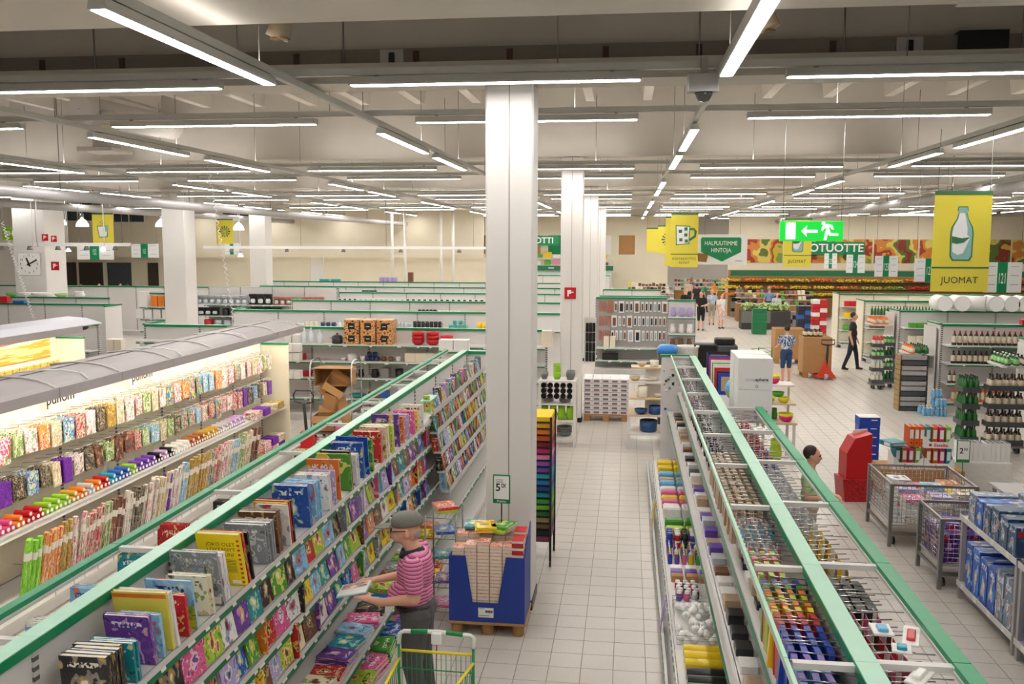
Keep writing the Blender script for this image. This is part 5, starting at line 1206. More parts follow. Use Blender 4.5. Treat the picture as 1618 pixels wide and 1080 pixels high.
# ================================================================== stepped tables with crockery behind the stationery gondola
m_birch = mat('birch_top', '#d9c3a0', .5, var=.08)
for k, (x, y, w, hs, lab) in enumerate([(.42, 18.0, .78, [(.30, .5, m_white), (.66, .46, m_birch), (.98, .40, m_birch), (1.28, .3, m_white), (1.55, .2, m_birch)], 'stepped white display table with blue pots and bowls')]):
    t = thing('stepped_display', lab, 'table', (x, y, 0))
    for sx in (-1, 1):
        for sy in (-1, 1): ob('leg', MB().box(sx * (w / 2 - .03) - .03, sx * (w / 2 - .03) + .03, sy * .42 - .03, sy * .42 + .03, 0, .64), [m_white], t)
    for i, (z, d, m) in enumerate(hs): ob('table_top', MB().cbox(-w / 2 + i * .015, w / 2, -d, d, z - .035, z, .004), [m], t)
    for i in range(2, 5): ob('riser', MB().box(-.05, .3, -.05, .05, hs[i - 1][0], hs[i][0] - .035), [m_white], t)
T0 = (.42, 18.0)
for i, (x, y, z, kd, r, h, m, lab) in enumerate([(.02, -.2, .302, 'pot', .17, .22, m_bceram, 'large blue enamel pot on the lowest board of stepped display'), (-.13, -.33, .662, 'bowl', .13, .1, m_bceram, 'blue bowl at left on the middle board of stepped display'), (.14, -.3, .662, 'pot', .12, .16, m_bceram, 'blue casserole at right on the middle board of stepped display'),
        (-.1, -.28, .982, 'pot', .1, .22, m_cream2, 'cream utensil jar on upper board of stepped display'), (.2, -.26, .982, 'bowl', .09, .07, m_cream2, 'cream bowl right of the utensil jar'), (-.25, -.15, 1.282, 'bowl', .1, .08, m_birch, 'wooden bowl on the fourth board of stepped display'), (.05, -.15, 1.282, 'bowl', .13, .06, m_cream2, 'wide cream bowl on the fourth board of stepped display'),
        (-.12, -.05, 1.552, 'bowl', .09, .08, m_birch, 'brown bowl on the topmost board of stepped display'), (.12, -.05, 1.552, 'pot', .08, .12, m_cream2, 'cream pot on the topmost board of stepped display'), (.3, -.36, .302, 'bowl', .1, .06, m_cream2, 'shallow cream bowl at right of the lowest board')]):
    item(kd, dish(kd, r, h), m, (T0[0] + x, T0[1] + y, z), lab, kd)
# right hand stepped tables with lime and pink bowls
t3 = thing('side_table', 'small birch side table with bright bowls beyond globe cartons', 'table', (2.72, 17.0, 0))
for sx in (-1, 1):
    for sy in (-1, 1): ob('leg', MB().box(sx * .27 - .025, sx * .27 + .025, sy * .35 - .025, sy * .35 + .025, 0, .72), [m_white], t3)
ob('table_top', MB().cbox(-.32, .32, -.4, .4, .72, .76, .005), [m_birch], t3)
ob('shelf_board', MB().cbox(-.30, .30, -.3, .3, 1.06, 1.09, .005), [m_birch], t3); ob('shelf_board', MB().cbox(-.28, .28, -.2, .3, 1.38, 1.41, .005), [m_white], t3)
for sx in (-1, 1): ob('upright', MB().box(sx * .25 - .02, sx * .25 + .02, .2, .24, .76, 1.38), [m_white], t3)
m_lime = mat('lime_plastic', '#b9d828', .3); m_pinkp = mat('pink_plastic', '#e4127e', .3); m_grn = mat('green_plastic', '#4fa82c', .3); m_yel2 = mat('lemon_plastic', '#f0e83a', .3)
for i, (x, y, z, kd, r, h, m, lab) in enumerate([(.14, -.24, .762, 'bowl', .13, .1, m_pinkp, 'pink bowl on the birch side table front'), (.14, -.24, .81, 'bowl', .14, .1, m_yel2, 'yellow bowl nested in the pink bowl'), (-.16, -.1, .762, 'vase', .06, .2, m_grn, 'green cup left of the pink bowl'), (-.03, -.02, .762, 'vase', .06, .2, m_grn, 'green cup behind the pink bowl'), (-.15, -.18, 1.092, 'bowl', .11, .1, m_yel2, 'lemon bowl at left on the middle board'), (.1, -.18, 1.092, 'bowl', .11, .1, m_yel2, 'lemon bowl at right on the middle board'), (0, -.15, 1.19, 'bowl', .12, .09, m_grn, 'green bowl stacked over the lemon bowls'),
        (-.06, 0, 1.412, 'bowl', .12, .1, m_pinkp, 'pink bowl on the top board of birch side table'), (-.06, 0, 1.46, 'bowl', .12, .1, m_yel2, 'yellow bowl nested in the topmost pink bowl'), (0, -.1, .05, 'vase', .12, .4, m_lime, 'tall lime vase under the birch side table')]):
    item(kd, dish(kd, r, h), m, (2.72 + x, 17.0 + y, z if z > .1 else .002), lab, kd)
# black storage boxes, basket and bin beyond the gondola end
m_wick = mat('white_basket', '#e8e4dc', .7, var=.1, scale=60, bump=.4)
bk2 = [((1065, 560), (1095, 560), 'b'), ]
p = PD(1054, 555, 19.0)
lid = thing('storage_bin', 'black bin with bright blue lid beyond stationery gondola', 'bin', (p.x, 19.0, 0))
ob('body', MB().lathe([(.17, 0), (.2, 1.95 - .25)], 16), [m_black], lid); ob('lid', MB().lathe([(.21, 1.7), (.215, 1.78), (.16, 1.86), (.001, 1.87)], 16), [mat('blue_lid', '#2f86d8', .3)], lid)
p = PD(1087, 555, 19.2); item('laundry_basket', MB().lathe([(.17, 0), (.21, 1.78), (.24, 1.83), (.2, 1.83), (.15, .1), (.001, .08)], 16).mesh('laundry_basket'), m_wick, (p.x, 19.2, 0), 'tall white wicker basket next to black bin', 'basket')
for i, (x0, x1, m, h, lab) in enumerate([(1096, 1133, m_black, 1.85, 'black fabric storage cube beside the white basket'), (1133, 1165, mat('grey_felt', '#55575a', .9), 1.83, 'grey felt storage cube right of the black one')]):
    a = PD(x0, 550, 19.4); b = PD(x1, 550, 19.4)
    item('storage_cube', MB().cbox(-.5, .5, -.2, .2, 0, h, .02).mesh('storage_cube'), m, ((a.x + b.x) / 2, 19.5, 0), lab, 'box', sc=(b.x - a.x, 1, 1))
item('storage_case', MB().cbox(-.2, .2, -.15, .15, 0, .12, .02).box(-.03, .03, -.16, -.15, .05, .08).mesh('storage_case'), m_black, (PD(1145, 530, 19.5).x, 19.5, 1.852), 'black storage case lying on the cubes', 'box')
# ================================================================== housewares goods
rm = random.Random(314)
def cmat(n, c, r=.35): return mat('ware_' + n.replace(' ', '_'), c, r, var=.08)
WC_ = {'white': '#eeece8', 'black': '#1c1c1e', 'dark blue': '#22315c', 'grey': '#8a8a8a', 'red': '#c8202a', 'turquoise': '#2aa79c', 'yellow': '#f2c81e', 'pink': '#e79ab0', 'steel': '#b8bcc2', 'brown': '#7a5236', 'orange': '#e8842a', 'green': '#5aa83c', 'lilac': '#b6a3d6', 'pale green': '#b7d8a0', 'cream': '#e9dfc9', 'blue': '#2f62b0', 'clear': '#d8dfe2', 'copper': '#b0705a', 'navy': '#20263e'}
def wm(c): return cmat(c, WC_[c], .15 if c in ('clear', 'steel') else .35)
mugh = MB().lathe([(.036, 0), (.04, .02), (.04, .095), (.036, .095), (.034, .015), (.001, .01)], 12).tube([(.038, 0, .075), (.06, 0, .07), (.066, 0, .05), (.058, 0, .03), (.038, 0, .025)], .006, 5).mesh('mug')
cofm = MB().cbox(-.09, .09, -.07, .09, 0, .05, .01).cbox(-.09, .09, .03, .09, .05, .33, .01).cbox(-.09, .09, -.08, .09, .27, .36, .01).lathe([(.05, .05), (.065, .08), (.065, .15), (.045, .2)], 12, 1, (0, -.015, 0)).mesh('coffee_maker')
boxm = MB().cbox(-.5, .5, -.5, .5, 0, 1, .03).mesh('box')
cardm = MB().box(-.5, .5, -.1, 0, 0, 1).cbox(-.3, .3, -.5, -.1, .12, .8, .03, 1).mesh('hang_card')
bottm = MB().lathe([(.46, 0), (.5, .03), (.5, .17), (.505, .175), (.505, .40), (.5, .405), (.44, .64), (.2, .8), (.16, .86), (.18, .87), (.18, 1.)], 10, mats=[0, 0, 0, 1, 1, 1, 0, 0, 0, 2]).mesh('bottle')
def boxat(name, x, y, z, w, d, h, m, lab, cat='box', grp=None, rz=0.): return item(name, boxm, m, (x, y, z), lab, cat, grp, rz, (w, d, h))
def rowfill(what, where, y, z, spec, depthrows=1):
    """spec: (pixel x from, pixel x to, kind, colour, size) placed along X on a shelf facing the camera"""
    for si, (x0, x1, kind, c, sz) in enumerate(spec):
        a = PD(x0, 480, y).x; b = PD(x1, 480, y).x; w, h = sz
        n = max(1, int((b - a) / w + .3)); st = (b - a) / n
        for i in range(n):
            X = a + st * (i + .5); nm = kind.replace(' ', '_')
            lab = '%s %s %s, %s group, %s from left' % (c, kind, where, ordn(si), ordn(i)); g = '%ss %s' % (kind, where)
            if kind in ('mug',): item(nm, mugh, wm(c), (X, y, z), lab, kind, g, rm.uniform(-.5, .5), (w / .09, w / .09, h / .095))
            elif kind in ('bowl', 'pot', 'vase', 'cup', 'plate'): item(nm, dish({'pot': 'pot', 'cup': 'cup', 'bowl': 'bowl', 'vase': 'vase', 'plate': 'plate'}[kind], round(w * .47, 3), h, 12), wm(c), (X, y, z), lab, kind, g)
            elif kind == 'coffee maker': item(nm, cofm, [wm(c), wm('clear')], (X, y, z), lab, kind, g, 0, (w / .2, 1, h / .36))
            elif kind in ('bottle', 'glass bottle', 'jar bottle'): item(nm, bottm, [wm(c), wm('white') if kind != 'glass bottle' else wm(c), wm(c)], (X, y, z), lab, 'bottle', g, 0, (w * .9, w * .9, h))
            elif kind in ('hanging card', 'small pack'): item(nm, cardm, [wm('white'), wm(c)], (X, y, z), lab, 'card', g, 0, (w * .8, .03, h))
            else: boxat(nm, X, y, z, w * .94, .2, h, wm(c), lab, 'box', g)
# ---- first crosswise gondola (Y 20)
m_sph = printmat('fruit_photo_carton', ['#3a2a1e', '#5a3c24', '#d89a5a', '#e8b878', '#b85a34', '#f0d0a0'], 4.5, 'dots')
for r in range(2):
    for c in range(3):
        for d in range(2):
            a = PD(546 + c * 25.6 + 12.8, 530, 19.72)
            t = thing('print_carton', 'brown carton with round fruit print, %s row, %s from left, %s' % (['lower', 'upper'][r], ordn(c), ['front', 'behind'][d]), 'box', (a.x, 19.72 + d * .26 - .04, 1.702 + r * .272), 0, 'brown printed cartons')
            ob('carton', MB().cbox(-.168, .168, -.125, .125, 0, .27, .005), [m_sph], t)
            ob('label_patch', MB().box(-.075, .075, -.128, -.125, .06, .2), [m_black], t)
            ob('label_print', MB().box(-.04, .04, -.1295, -.128, .12, .135), [m_bwhite], t)
def pan(x, y, z, r, h, m, lab):
    t = thing('cooking_pot', lab, 'pot', (x, y, z)); ob('body', dish('pot', r, h), [m], t)
    ob('lid', MB().lathe([(r * 1.02, h), (r * .8, h + .03), (.02, h + .05), (.015, h + .06), (.028, h + .075), (.001, h + .09)], 14), [m], t)
    for s in (-1, 1): ob('handle', MB().tube([(s * r, -.03, h * .8), (s * (r + .04), -.02, h * .82), (s * (r + .04), .02, h * .82), (s * r, .03, h * .8)], .008, 5), [m_black], t)
pan(PD(533, 540, 19.7).x, 19.7, 1.702, .12, .15, m_dgrey, 'dark cooking pot with lid alone on the top shelf')
for c, x in enumerate((661, 684, 706)):
    for q in range(2 + (c < 2)):
        item('bowl', dish('bowl', .15, .12), wm('red'), (PD(x, 540, 19.7).x, 19.7, 1.702 + q * .085), 'red bowl in the %s pile on top housewares shelf, %s up' % (ordn(c), ordn(q)), 'bowl', 'red bowls on top shelf')
rowfill('', 'on the top housewares shelf', 19.72, 1.702, [(474, 496, 'glass bottle', 'clear', (.14, .34)), (497, 510, 'glass bottle', 'clear', (.16, .3))])
rowfill('', 'stacked at left of top housewares shelf', 19.65, 1.702, [(450, 474, 'white blue carton', 'white', (.16, .2))])
for r in range(3): rowfill('', 'in the carton tower at left, %s tier' % ordn(r), 19.3, 1.15 + r * .2 if r else .96, [(452, 474, 'printed carton', 'white', (.16, .18))])
rowfill('', 'on the second housewares shelf', 19.72, 1.322, [(470, 482, 'mug', 'red', (.1, .14)), (536, 546, 'bowl', 'white', (.14, .06)), (548, 563, 'pot', 'white', (.22, .15)), (568, 576, 'cup', 'white', (.12, .12)), (576, 598, 'mug', 'dark blue', (.11, .1)), (600, 622, 'mug', 'brown', (.12, .1)), (624, 634, 'mug', 'white', (.12, .1))])
rowfill('', 'stacked over the blue mugs', 19.72, 1.42, [(578, 596, 'mug', 'dark blue', (.11, .1))])
rowfill('', 'on the third housewares shelf', 19.72, .952, [(534, 545, 'plate', 'white', (.3, .05)), (550, 562, 'pot', 'black', (.2, .08)), (563, 575, 'vase', 'black', (.15, .17)), (584, 598, 'vase', 'black', (.2, .18)), (602, 614, 'photo carton', 'grey', (.2, .22)), (620, 640, 'pot', 'black', (.2, .2)), (475, 490, 'box', 'red', (.2, .12))])
rowfill('', 'on the lowest housewares shelf', 19.7, .502, [(545, 580, 'plate', 'turquoise', (.42, .07)), (584, 598, 'box', 'brown', (.3, .14)), (600, 612, 'box', 'blue', (.2, .16))])
rowfill('', 'at the end of the first housewares gondola', 19.72, 1.322, [(640, 690, 'box', 'cream', (.25, .2))])
# end of the book gondola: cross panel with outline cartons on it
eg = gondola('end panel gondola closing the book gondola', BX, 16.12, 0, .96, 2.02, [], [], .96, base=.0, baseb=.3, tags=None, seed=91)
for r, xs in enumerate([(708, 734, 758), (702, 726)]):
    for i, x in enumerate(xs):
        a = PD(x, 540, 16.5)
        boxat('lantern_carton', a.x, 16.75, 2.02 - .3 + r * .22, .27, .24, .21, wm('white'), 'white outline print carton, %s row, %s from left' % (['lower', 'upper'][r], ordn(i)), 'box', 'outline print cartons')
# ---- second gondola: mugs on top shelf
rowfill('', 'on the mug gondola top shelf', 24.55, 1.602, [(415, 428, 'grey box', 'steel', (.3, .12)), (428, 456, 'mug', 'white', (.1, .14)), (458, 480, 'bowl', 'white', (.14, .1)), (481, 502, 'mug', 'cream', (.11, .15)), (505, 531, 'mug', 'dark blue', (.13, .13)), (532, 548, 'glass bottle', 'clear', (.12, .18)), (548, 592, 'mug', 'grey', (.11, .12)), (594, 608, 'mug', 'white', (.12, .15)), (622, 650, 'cup', 'steel', (.1, .16)), (652, 698, 'mug', 'black', (.11, .19)), (708, 738, 'mug', 'turquoise', (.12, .1)), (754, 768, 'mug', 'yellow', (.14, .18))])
rowfill('', 'stacked on the mug gondola', 24.55, 1.725, [(545, 592, 'mug', 'cream', (.11, .12)), (714, 732, 'mug', 'turquoise', (.12, .1))])
rowfill('', 'on the third crosswise gondola', 28.95, 1.622, [(505, 517, 'box', 'white', (.2, .14)), (518, 540, 'plate', 'steel', (.44, .08)), (556, 586, 'bowl', 'turquoise', (.2, .08)), (620, 656, 'cup', 'pale green', (.16, .06)), (660, 690, 'mug', 'navy', (.12, .17)), (692, 728, 'mug', 'white', (.12, .14)), (738, 766, 'cup', 'yellow', (.14, .12))])
rowfill('', 'hanging on the fourth crosswise gondola', 33.75, 1.702, [(478, 565, 'small pack', 'black', (.2, .13)), (566, 640, 'small pack', 'steel', (.2, .13)), (640, 766, 'small pack', 'black', (.22, .14))])
rowfill('', 'on the fifth crosswise gondola', 38.15, 1.702, [(430, 560, 'small pack', 'grey', (.28, .16)), (572, 596, 'box', 'navy', (.3, .2)), (650, 766, 'small pack', 'black', (.45, .15))])
rowfill('', 'on cap of the sixth crosswise gondola', 43.4, 2.05, [(646, 653, 'box', 'brown', (.25, .45)), (505, 540, 'box', 'turquoise', (.5, .1)), (600, 628, 'box', 'lilac', (.2, .2))])
# ---- fans and coffee makers, cartons at left
rowfill('', 'on top of the appliance shelf', 32.7, 1.622, [(300, 392, 'coffee maker', 'steel', (.26, .34)), (394, 430, 'coffee maker', 'black', (.3, .4)), (432, 512, 'coffee maker', 'copper', (.24, .3))])
rowfill('', 'on the second appliance shelf', 32.7, 1.202, [(312, 345, 'coffee maker', 'black', (.3, .3)), (350, 390, 'pot', 'black', (.28, .26)), (396, 445, 'coffee maker', 'black', (.3, .32))])
rowfill('', 'on the third appliance shelf', 32.7, .752, [(322, 336, 'pot', 'red', (.35, .3)), (338, 365, 'pot', 'steel', (.3, .28)), (366, 380, 'coffee maker', 'grey', (.3, .3))])
rowfill('', 'on the carton gondola top shelf', 32.2, 1.552, [(216, 240, 'appliance carton', 'white', (.36, .55)), (240, 262, 'appliance carton', 'orange', (.25, .4)), (262, 276, 'appliance carton', 'blue', (.3, .4))])
rowfill('', 'on the carton gondola middle shelf', 32.2, 1.102, [(215, 270, 'mug carton', 'white', (.3, .35))])
# second tier of boxes behind first rows
rowfill('', 'standing on the first left gondola cap', 26.3, 2.05, [(0, 12, 'crate', 'red', (.4, .2)), (24, 40, 'box', 'blue', (.4, .08))])
rowfill('', 'standing on the farther left gondola cap', 29.4, 2.05, [(8, 30, 'bowl', 'green', (.4, .12)), (36, 55, 'plate', 'white', (.7, .14)), (58, 76, 'bowl', 'white', (.7, .14)), (88, 108, 'bowl', 'pale green', (.5, .12)), (112, 140, 'vase', 'white', (.4, .2))])
rowfill('', 'behind the orange lit display', 19.9, 1.9, [(90, 116, 'glass bottle', 'clear', (.25, .3)), (120, 138, 'bowl', 'black', (.3, .1))])
# lilac and green packs on the small shelf behind the wrap canopy
sm_ = gondola('low shelf of lilac and green packs behind wrap canopy', -9.6, 20.6, 0, 2.6, 1.0, [(.98, .4)], [], 1.3, tags=2, seed=93, cap=False)
rowfill('', 'behind the wrap canopy', 20.4, 1.72 - .02, [(226, 256, 'bottle', 'lilac', (.11, .24)), (257, 290, 'bottle', 'pale green', (.11, .22)), (293, 315, 'small box', 'black', (.1, .06))])
sm2 = gondola('white shelf with towel cartons behind orange display', -14.2, 21.5, 0, 2.0, 1.9, [(1.25, .45), (.8, .45)], [], 1., tags=1, seed=94)
rowfill('', 'on the white towel shelf', 21.2, 1.252, [(168, 192, 'towel carton', 'cream', (.2, .3))]); rowfill('', 'low on the white towel shelf', 21.2, .802, [(160, 192, 'towel carton', 'pink', (.16, .25))])
lb_ = PD(200, 535, 20.3); item('storage_tub', MB().cbox(-.3, .3, -.2, .2, 0, .22, .03).cbox(-.32, .32, -.22, .22, .22, .26, .02).mesh('storage_tub'), wm('blue'), (lb_.x, 20.1, 1.25 - 1.25), 'blue storage tub on the floor behind the canopy', 'tub', sc=(1, 1, 4.6))
# ---- roll cage with flattened boxes
rc_ = PZ(505, 712, 0)
cg = thing('roll_cage', 'chrome roll cage full of empty cardboard boxes', 'trolley', (rc_.x, 17.6, 0))
CGX = rc_.x
ob('deck', MB().box(-.42, .42, -.34, .34, .16, .2), [m_metal], cg)
for sx in (-1, 1):
    ob('side_frame', MB().tube([(sx * .42, -.33, .2), (sx * .42, -.33, 1.52), (sx * .42, -.2, 1.62), (sx * .42, .2, 1.62), (sx * .42, .33, 1.52), (sx * .42, .33, .2)], .016, 6), [m_chrome], cg)
    for k in range(6): ob('side_wire', MB().cyl((sx * .42, -.33, .35 + k * .22), (sx * .42, .33, .35 + k * .22), .006, n=5), [m_chrome], cg)
    for sy in (-1, 1): ob('castor', MB().cyl((sx * .36 - .02, sy * .28, .07), (sx * .36 + .02, sy * .28, .07), .07, n=12), [m_black], cg)
def openbox(label, loc, size, rot, flaps=True):
    w, d, h = size; t = thing('cardboard_box', label, 'box', loc); t.rotation_euler = rot
    ob('bottom', MB().box(-w / 2, w / 2, -d / 2, d / 2, 0, .008), [m_cardd], t)
    for s in (-1, 1):
        ob('side', MB().box(s * w / 2 - .004, s * w / 2 + .004, -d / 2, d / 2, 0, h), [m_card], t); ob('side', MB().box(-w / 2, w / 2, s * d / 2 - .004, s * d / 2 + .004, 0, h), [m_card], t)
        if flaps: ob('flap', MB().box(-w / 2, w / 2, 0, d * .45, -.003, .003), [m_card], t, (0, s * d / 2, h), rot=(s * .7 if s > 0 else PI + .7, 0, 0))
openbox('open cardboard box on its side at top of roll cage', (CGX - .0, 17.75, 1.30), (.72, .34, .45), (PI / 2, 0, .06), False)
openbox('cardboard box tipped in the middle of roll cage', (CGX - .1, 17.5, .95), (.42, .32, .3), (.5, .6, .3))
openbox('small cardboard box leaning low in roll cage', (CGX - .05, 17.45, .68), (.26, .25, .36), (.3, .35, -.2), False)
openbox('cardboard box at the bottom left of roll cage', (CGX - .2, 17.5, .22), (.4, .4, .3), (0, 0, .1))
openbox('flat cardboard piece standing at right of roll cage', (CGX + .26, 17.55, .25), (.06, .4, .6), (0, -.25, 0), False)
pj = thing('pallet_truck', 'black handled pallet truck before the roll cage', 'pallet truck', (PZ(461, 735, 0).x, 16.2, 0))
ob('shaft', MB().cyl((0, 0, .2), (0, -.15, 1.0), .03, n=8), [m_dmetal], pj)
ob('handle', MB().tube([(-.05, -.15, 1.0), (-.17, -.16, 1.03), (-.19, -.17, 1.15), (-.14, -.18, 1.24), (.14, -.18, 1.24), (.19, -.17, 1.15), (.17, -.16, 1.03), (.05, -.15, 1.0)], .014, 6), [m_black], pj)
for s in (-1, 1): ob('fork', MB().box(s * .18 - .07, s * .18 + .07, .05, 1.0, .06, .12), [m_red], pj)
ob('hydraulic_body', MB().cbox(-.12, .12, -.08, .08, .05, .45, .02), [m_red], pj)
# ---- kitchen tool wall
ry_ = 28.2 - .06
for r, z in enumerate((1.86, 1.42, .98)):
    X = -.86; i = 0
    while X < 1.1:
        big = rm.random() < .2; w = .18 if big else .09
        c = 'copper' if X < -.6 else rm.choice(['black', 'brown', 'steel', 'black'])
        item('tool_card', cardm, [wm('white') if X > -.6 else wm('copper'), wm(c)], (X + w / 2, ry_, z + (.0 if not big else -.04)), '%s kitchen tool card on grey pegboard, %s row, %s from left' % (c, ordn(r), ordn(i)), 'card', 'kitchen tool cards', 0, (w * .9, .03, .30 if not big else .36))
        X += w + .035; i += 1
rowfill('', 'on the white gondola behind tool wall', 33.1, 1.602, [(930, 1040, 'small pack', 'steel', (.25, .15))])
boxat('cream_carton', -.62, 27.95, .782, .16, .2, .34, wm('cream'), 'cream gift carton on the tool wall shelf, left one', 'box', 'cream cartons'); boxat('cream_carton', -.43, 27.95, .782, .16, .2, .34, wm('cream'), 'cream gift carton on the tool wall shelf, right one', 'box', 'cream cartons')
rowfill('', 'low on the tool wall', 27.95, .402, [(935, 945, 'bottle', 'navy', (.09, .22)), (946, 985, 'box', 'black', (.5, .2))])
rowfill('', 'on shelf behind big column', 19.75, 1.702, [(850, 880, 'box', 'cream', (.25, .35))])
# black glove-like tool strip beside second column and shelf unit right of tool wall
ts = thing('tool_strip', 'black hanging tool strip on the right of second column', 'rack', (-.9, 20.4, 0))
ob('board', MB().box(-.04, .22, -.02, .0, 1.3, 2.3), [m_white], ts)
for r in range(4):
    for c in range(3): ob('spatula', MB().cbox(-.03, .03, -.06, -.02, 0, .2, .01), [m_black], ts, (.02 + c * .075, 0, 1.32 + r * .22))
ec = gondola('narrow end shelf of ornaments right of tool wall', 1.62, 28.0, 0, .8, 2.25, [(1.75, .4), (1.25, .4), (.8, .4)], [], .8, tags=1, seed=95)
for i, (z, c) in enumerate([(1.752, 'lilac'), (1.252, 'white'), (.802, 'brown')]):
    for q in range(3): item('ornament', dish('vase', .09, .28), wm(c), (1.36 + q * .25, 27.8, z), '%s ornament on narrow end shelf, %s from left' % (c, ordn(q)), 'vase', 'ornaments on the end shelf')
# ================================================================== toy tables, trolleys and binders on the right
rt = random.Random(2718)
m_toy = {'blue': printmat('toy_blue', ['#1f4fae', '#2a6ac8', '#2f86dc', '#9cc4ec', '#e0b84a', '#eef4fa'], 3, 'picture'), 'dark': printmat('toy_dark', ['#34506e', '#466a92', '#24384e', '#9fb8d0', '#c07a3c', '#e6ecf2'], 3, 'picture'), 'purple': printmat('toy_purple', ['#5a2a86', '#7a3fae', '#42206a', '#c78ad0', '#e0a83c', '#f0e4f4'], 3, 'picture'), 'grey': printmat('toy_grey', ['#6f7f94', '#8fa2b8', '#4a5668', '#c9d3de', '#b0704a', '#f0f2f4'], 3, 'picture')}
m_tgrey = mat('table_grey', '#b5b3b3', .45, .2)
m_sqr = mat('logo_red', '#d01f26', .4)
def toy(x, y, z, w, d, h, c, lab, grp, rz=0.):
    t = thing('toy_box', lab, 'toy box', (x, y, z), rz, grp)
    ob('carton', MB().cbox(-w / 2, w / 2, -d / 2, d / 2, 0, h, .005), [m_toy[c]], t)
    ob('logo_patch', MB().box(-w / 2 + .02, -w / 2 + .075, -d / 2 - .002, -d / 2, h - .09, h - .035), [m_sqr], t)
    return t
def toytable(lab, y0, y1):
    t = thing('toy_table', lab, 'table', (3.72, y0, 0))
    L = y1 - y0
    for y in (.03, L - .03):
        for x in (.03, 1.05): ob('leg', MB().box(x - .025, x + .025, y - .025, y + .025, 0, .95), [m_tgrey], t)
    ob('table_top', MB().box(0, 1.08, 0, L, .92, .95), [m_tgrey], t); ob('lower_shelf', MB().box(0, 1.08, 0, L, .17, .20), [m_tgrey], t)
    for z in (.95, .20):
        r = ob('edge_strip', MB().box(-.01, 0, 0, L, z - .05, z + .01), [m_shelf], t)
        for k in range(4): ob('price_tag', MB().box(-.014, -.01, -.04, .04, z - .045, z + .015), [m_tag], r, (0, L * (k + .5) / 4, 0))
toytable('grey toy table beside the purple toy trolley', 9.0, 10.5); toytable('nearest grey toy table at the right edge', 7.2, 8.95)
k = 0
for (y0, y1, z, hs, tb) in [(7.3, 8.9, .952, (.36, .3), 'nearest table top'), (9.05, 10.4, .952, (.34, .28), 'farther table top'), (7.3, 8.9, .202, (.5, .42), 'nearest table shelf'), (9.05, 10.4, .202, (.52, .45), 'farther table shelf')]:
    Y = y0 + .12; i = 0
    while Y < y1 - .05:
        h = rt.uniform(*sorted(hs)); c = rt.choice(['blue', 'blue', 'blue', 'grey'] if 'nearest' in tb else ['dark', 'blue', 'grey', 'blue'])
        for cx in range(2):
            toy(3.95 + cx * .5, Y, z, .44, .19, h, c, '%s toy box on %s, %s from near, %s column' % (c, tb, ordn(i), ['left', 'right'][cx]), 'toy boxes on tables')
            if z > .9 and 'nearest' in tb: toy(3.95 + cx * .5, Y, z + h + .001, .42, .19, .2, 'blue', 'blue toy box stacked upper on nearest table, %s from near, %s column' % (ordn(i), ['left', 'right'][cx]), 'stacked toy boxes')
        Y += .21; i += 1
def cage(lab, x0, x1, y0, y1, h, m=None):
    t = thing('wire_trolley', lab, 'trolley', (x0, y0, 0)); w, d = x1 - x0, y1 - y0; m = m or m_metal
    for x in (0, w):
        for y in (0, d): ob('post', MB().box(x - .022, x + .022, y - .022, y + .022, .0 if y == 0 else .0, h), [m], t)
    for y in (0, d):
        ob('top_rail', MB().box(0, w, y - .012, y + .012, h - .03, h), [m], t)
        for q in range(9): ob('mesh_wire', MB().cyl((.02, y, h - .07 - q * .055), (w - .02, y, h - .07 - q * .055), .0035, n=4), [m_chrome], t)
        for q in range(int(w / .055)): ob('mesh_wire', MB().cyl((.03 + q * .055, y, h - .52), (.03 + q * .055, y, h - .03), .0035, n=4), [m_chrome], t)
    for x in (0, w):
        ob('top_rail', MB().box(x - .012, x + .012, 0, d, h - .03, h), [m], t)
        for q in range(9): ob('mesh_wire', MB().cyl((x, .02, h - .07 - q * .055), (x, d - .02, h - .07 - q * .055), .0035, n=4), [m_chrome], t)
        for q in range(int(d / .055)): ob('mesh_wire', MB().cyl((x, .03 + q * .055, h - .52), (x, .03 + q * .055, h - .03), .0035, n=4), [m_chrome], t)
    ob('floor_tray', MB().box(0, w, 0, d, h - .56, h - .54), [m_tgrey], t); ob('low_rail', MB().box(0, w, -.012, .012, .16, .2), [m], t); ob('low_rail', MB().box(-.012, .012, 0, d, .16, .2), [m], t)
    for x in (.08, w - .08): ob('castor', MB().cyl((x - .015, .12, .05), (x + .015, .12, .05), .05, n=12), [m_black], t)
    return h - .54
z0 = cage('wire trolley of pale notebooks before the binders', 3.45, 4.5, 12.2, 13.3, .84)
for r in range(3):
    for c in range(3):
        n = 7 + (r + c) % 3
        for i in range(n):
            cc = rt.choice(['white', 'white', 'lilac', 'cream', 'pink', 'grey']) if i < n - 1 else ['pink', 'lilac', 'cream', 'lilac', 'light blue', 'yellow', 'white', 'pink', 'orange'][r * 3 + c]
            o = book((3.66 + c * .33 + .13, 12.42 + r * .34, z0 + .045 * (i + .5)), (0, PI / 2, rt.uniform(-.08, .08)), (.044, .28, .26), cc, '%s notebook in wire trolley, %s row, %s column, %s up' % (cc, ordn(r), ordn(c), ordn(i)), 2, 'notebooks in wire trolley', False, 'notebook', 'notebook', m_pagesw)
            o.location.x -= .13
z0 = cage('small wire trolley of purple toy boxes beside toy table', 3.6, 4.25, 10.72, 11.5, .83)
for r in range(3):
    for c in range(2): toy(3.78 + c * .3, 10.88 + r * .22, z0 + .001, .28, .19, .34, 'purple', 'purple toy box in small trolley, %s row, %s column' % (ordn(r), ordn(c)), 'purple toy boxes in trolley')
toy(3.9, 11.1, z0 + .35, .3, .3, .07, 'purple', 'flat purple toy box lying on top in small trolley', 'purple toy boxes in trolley')
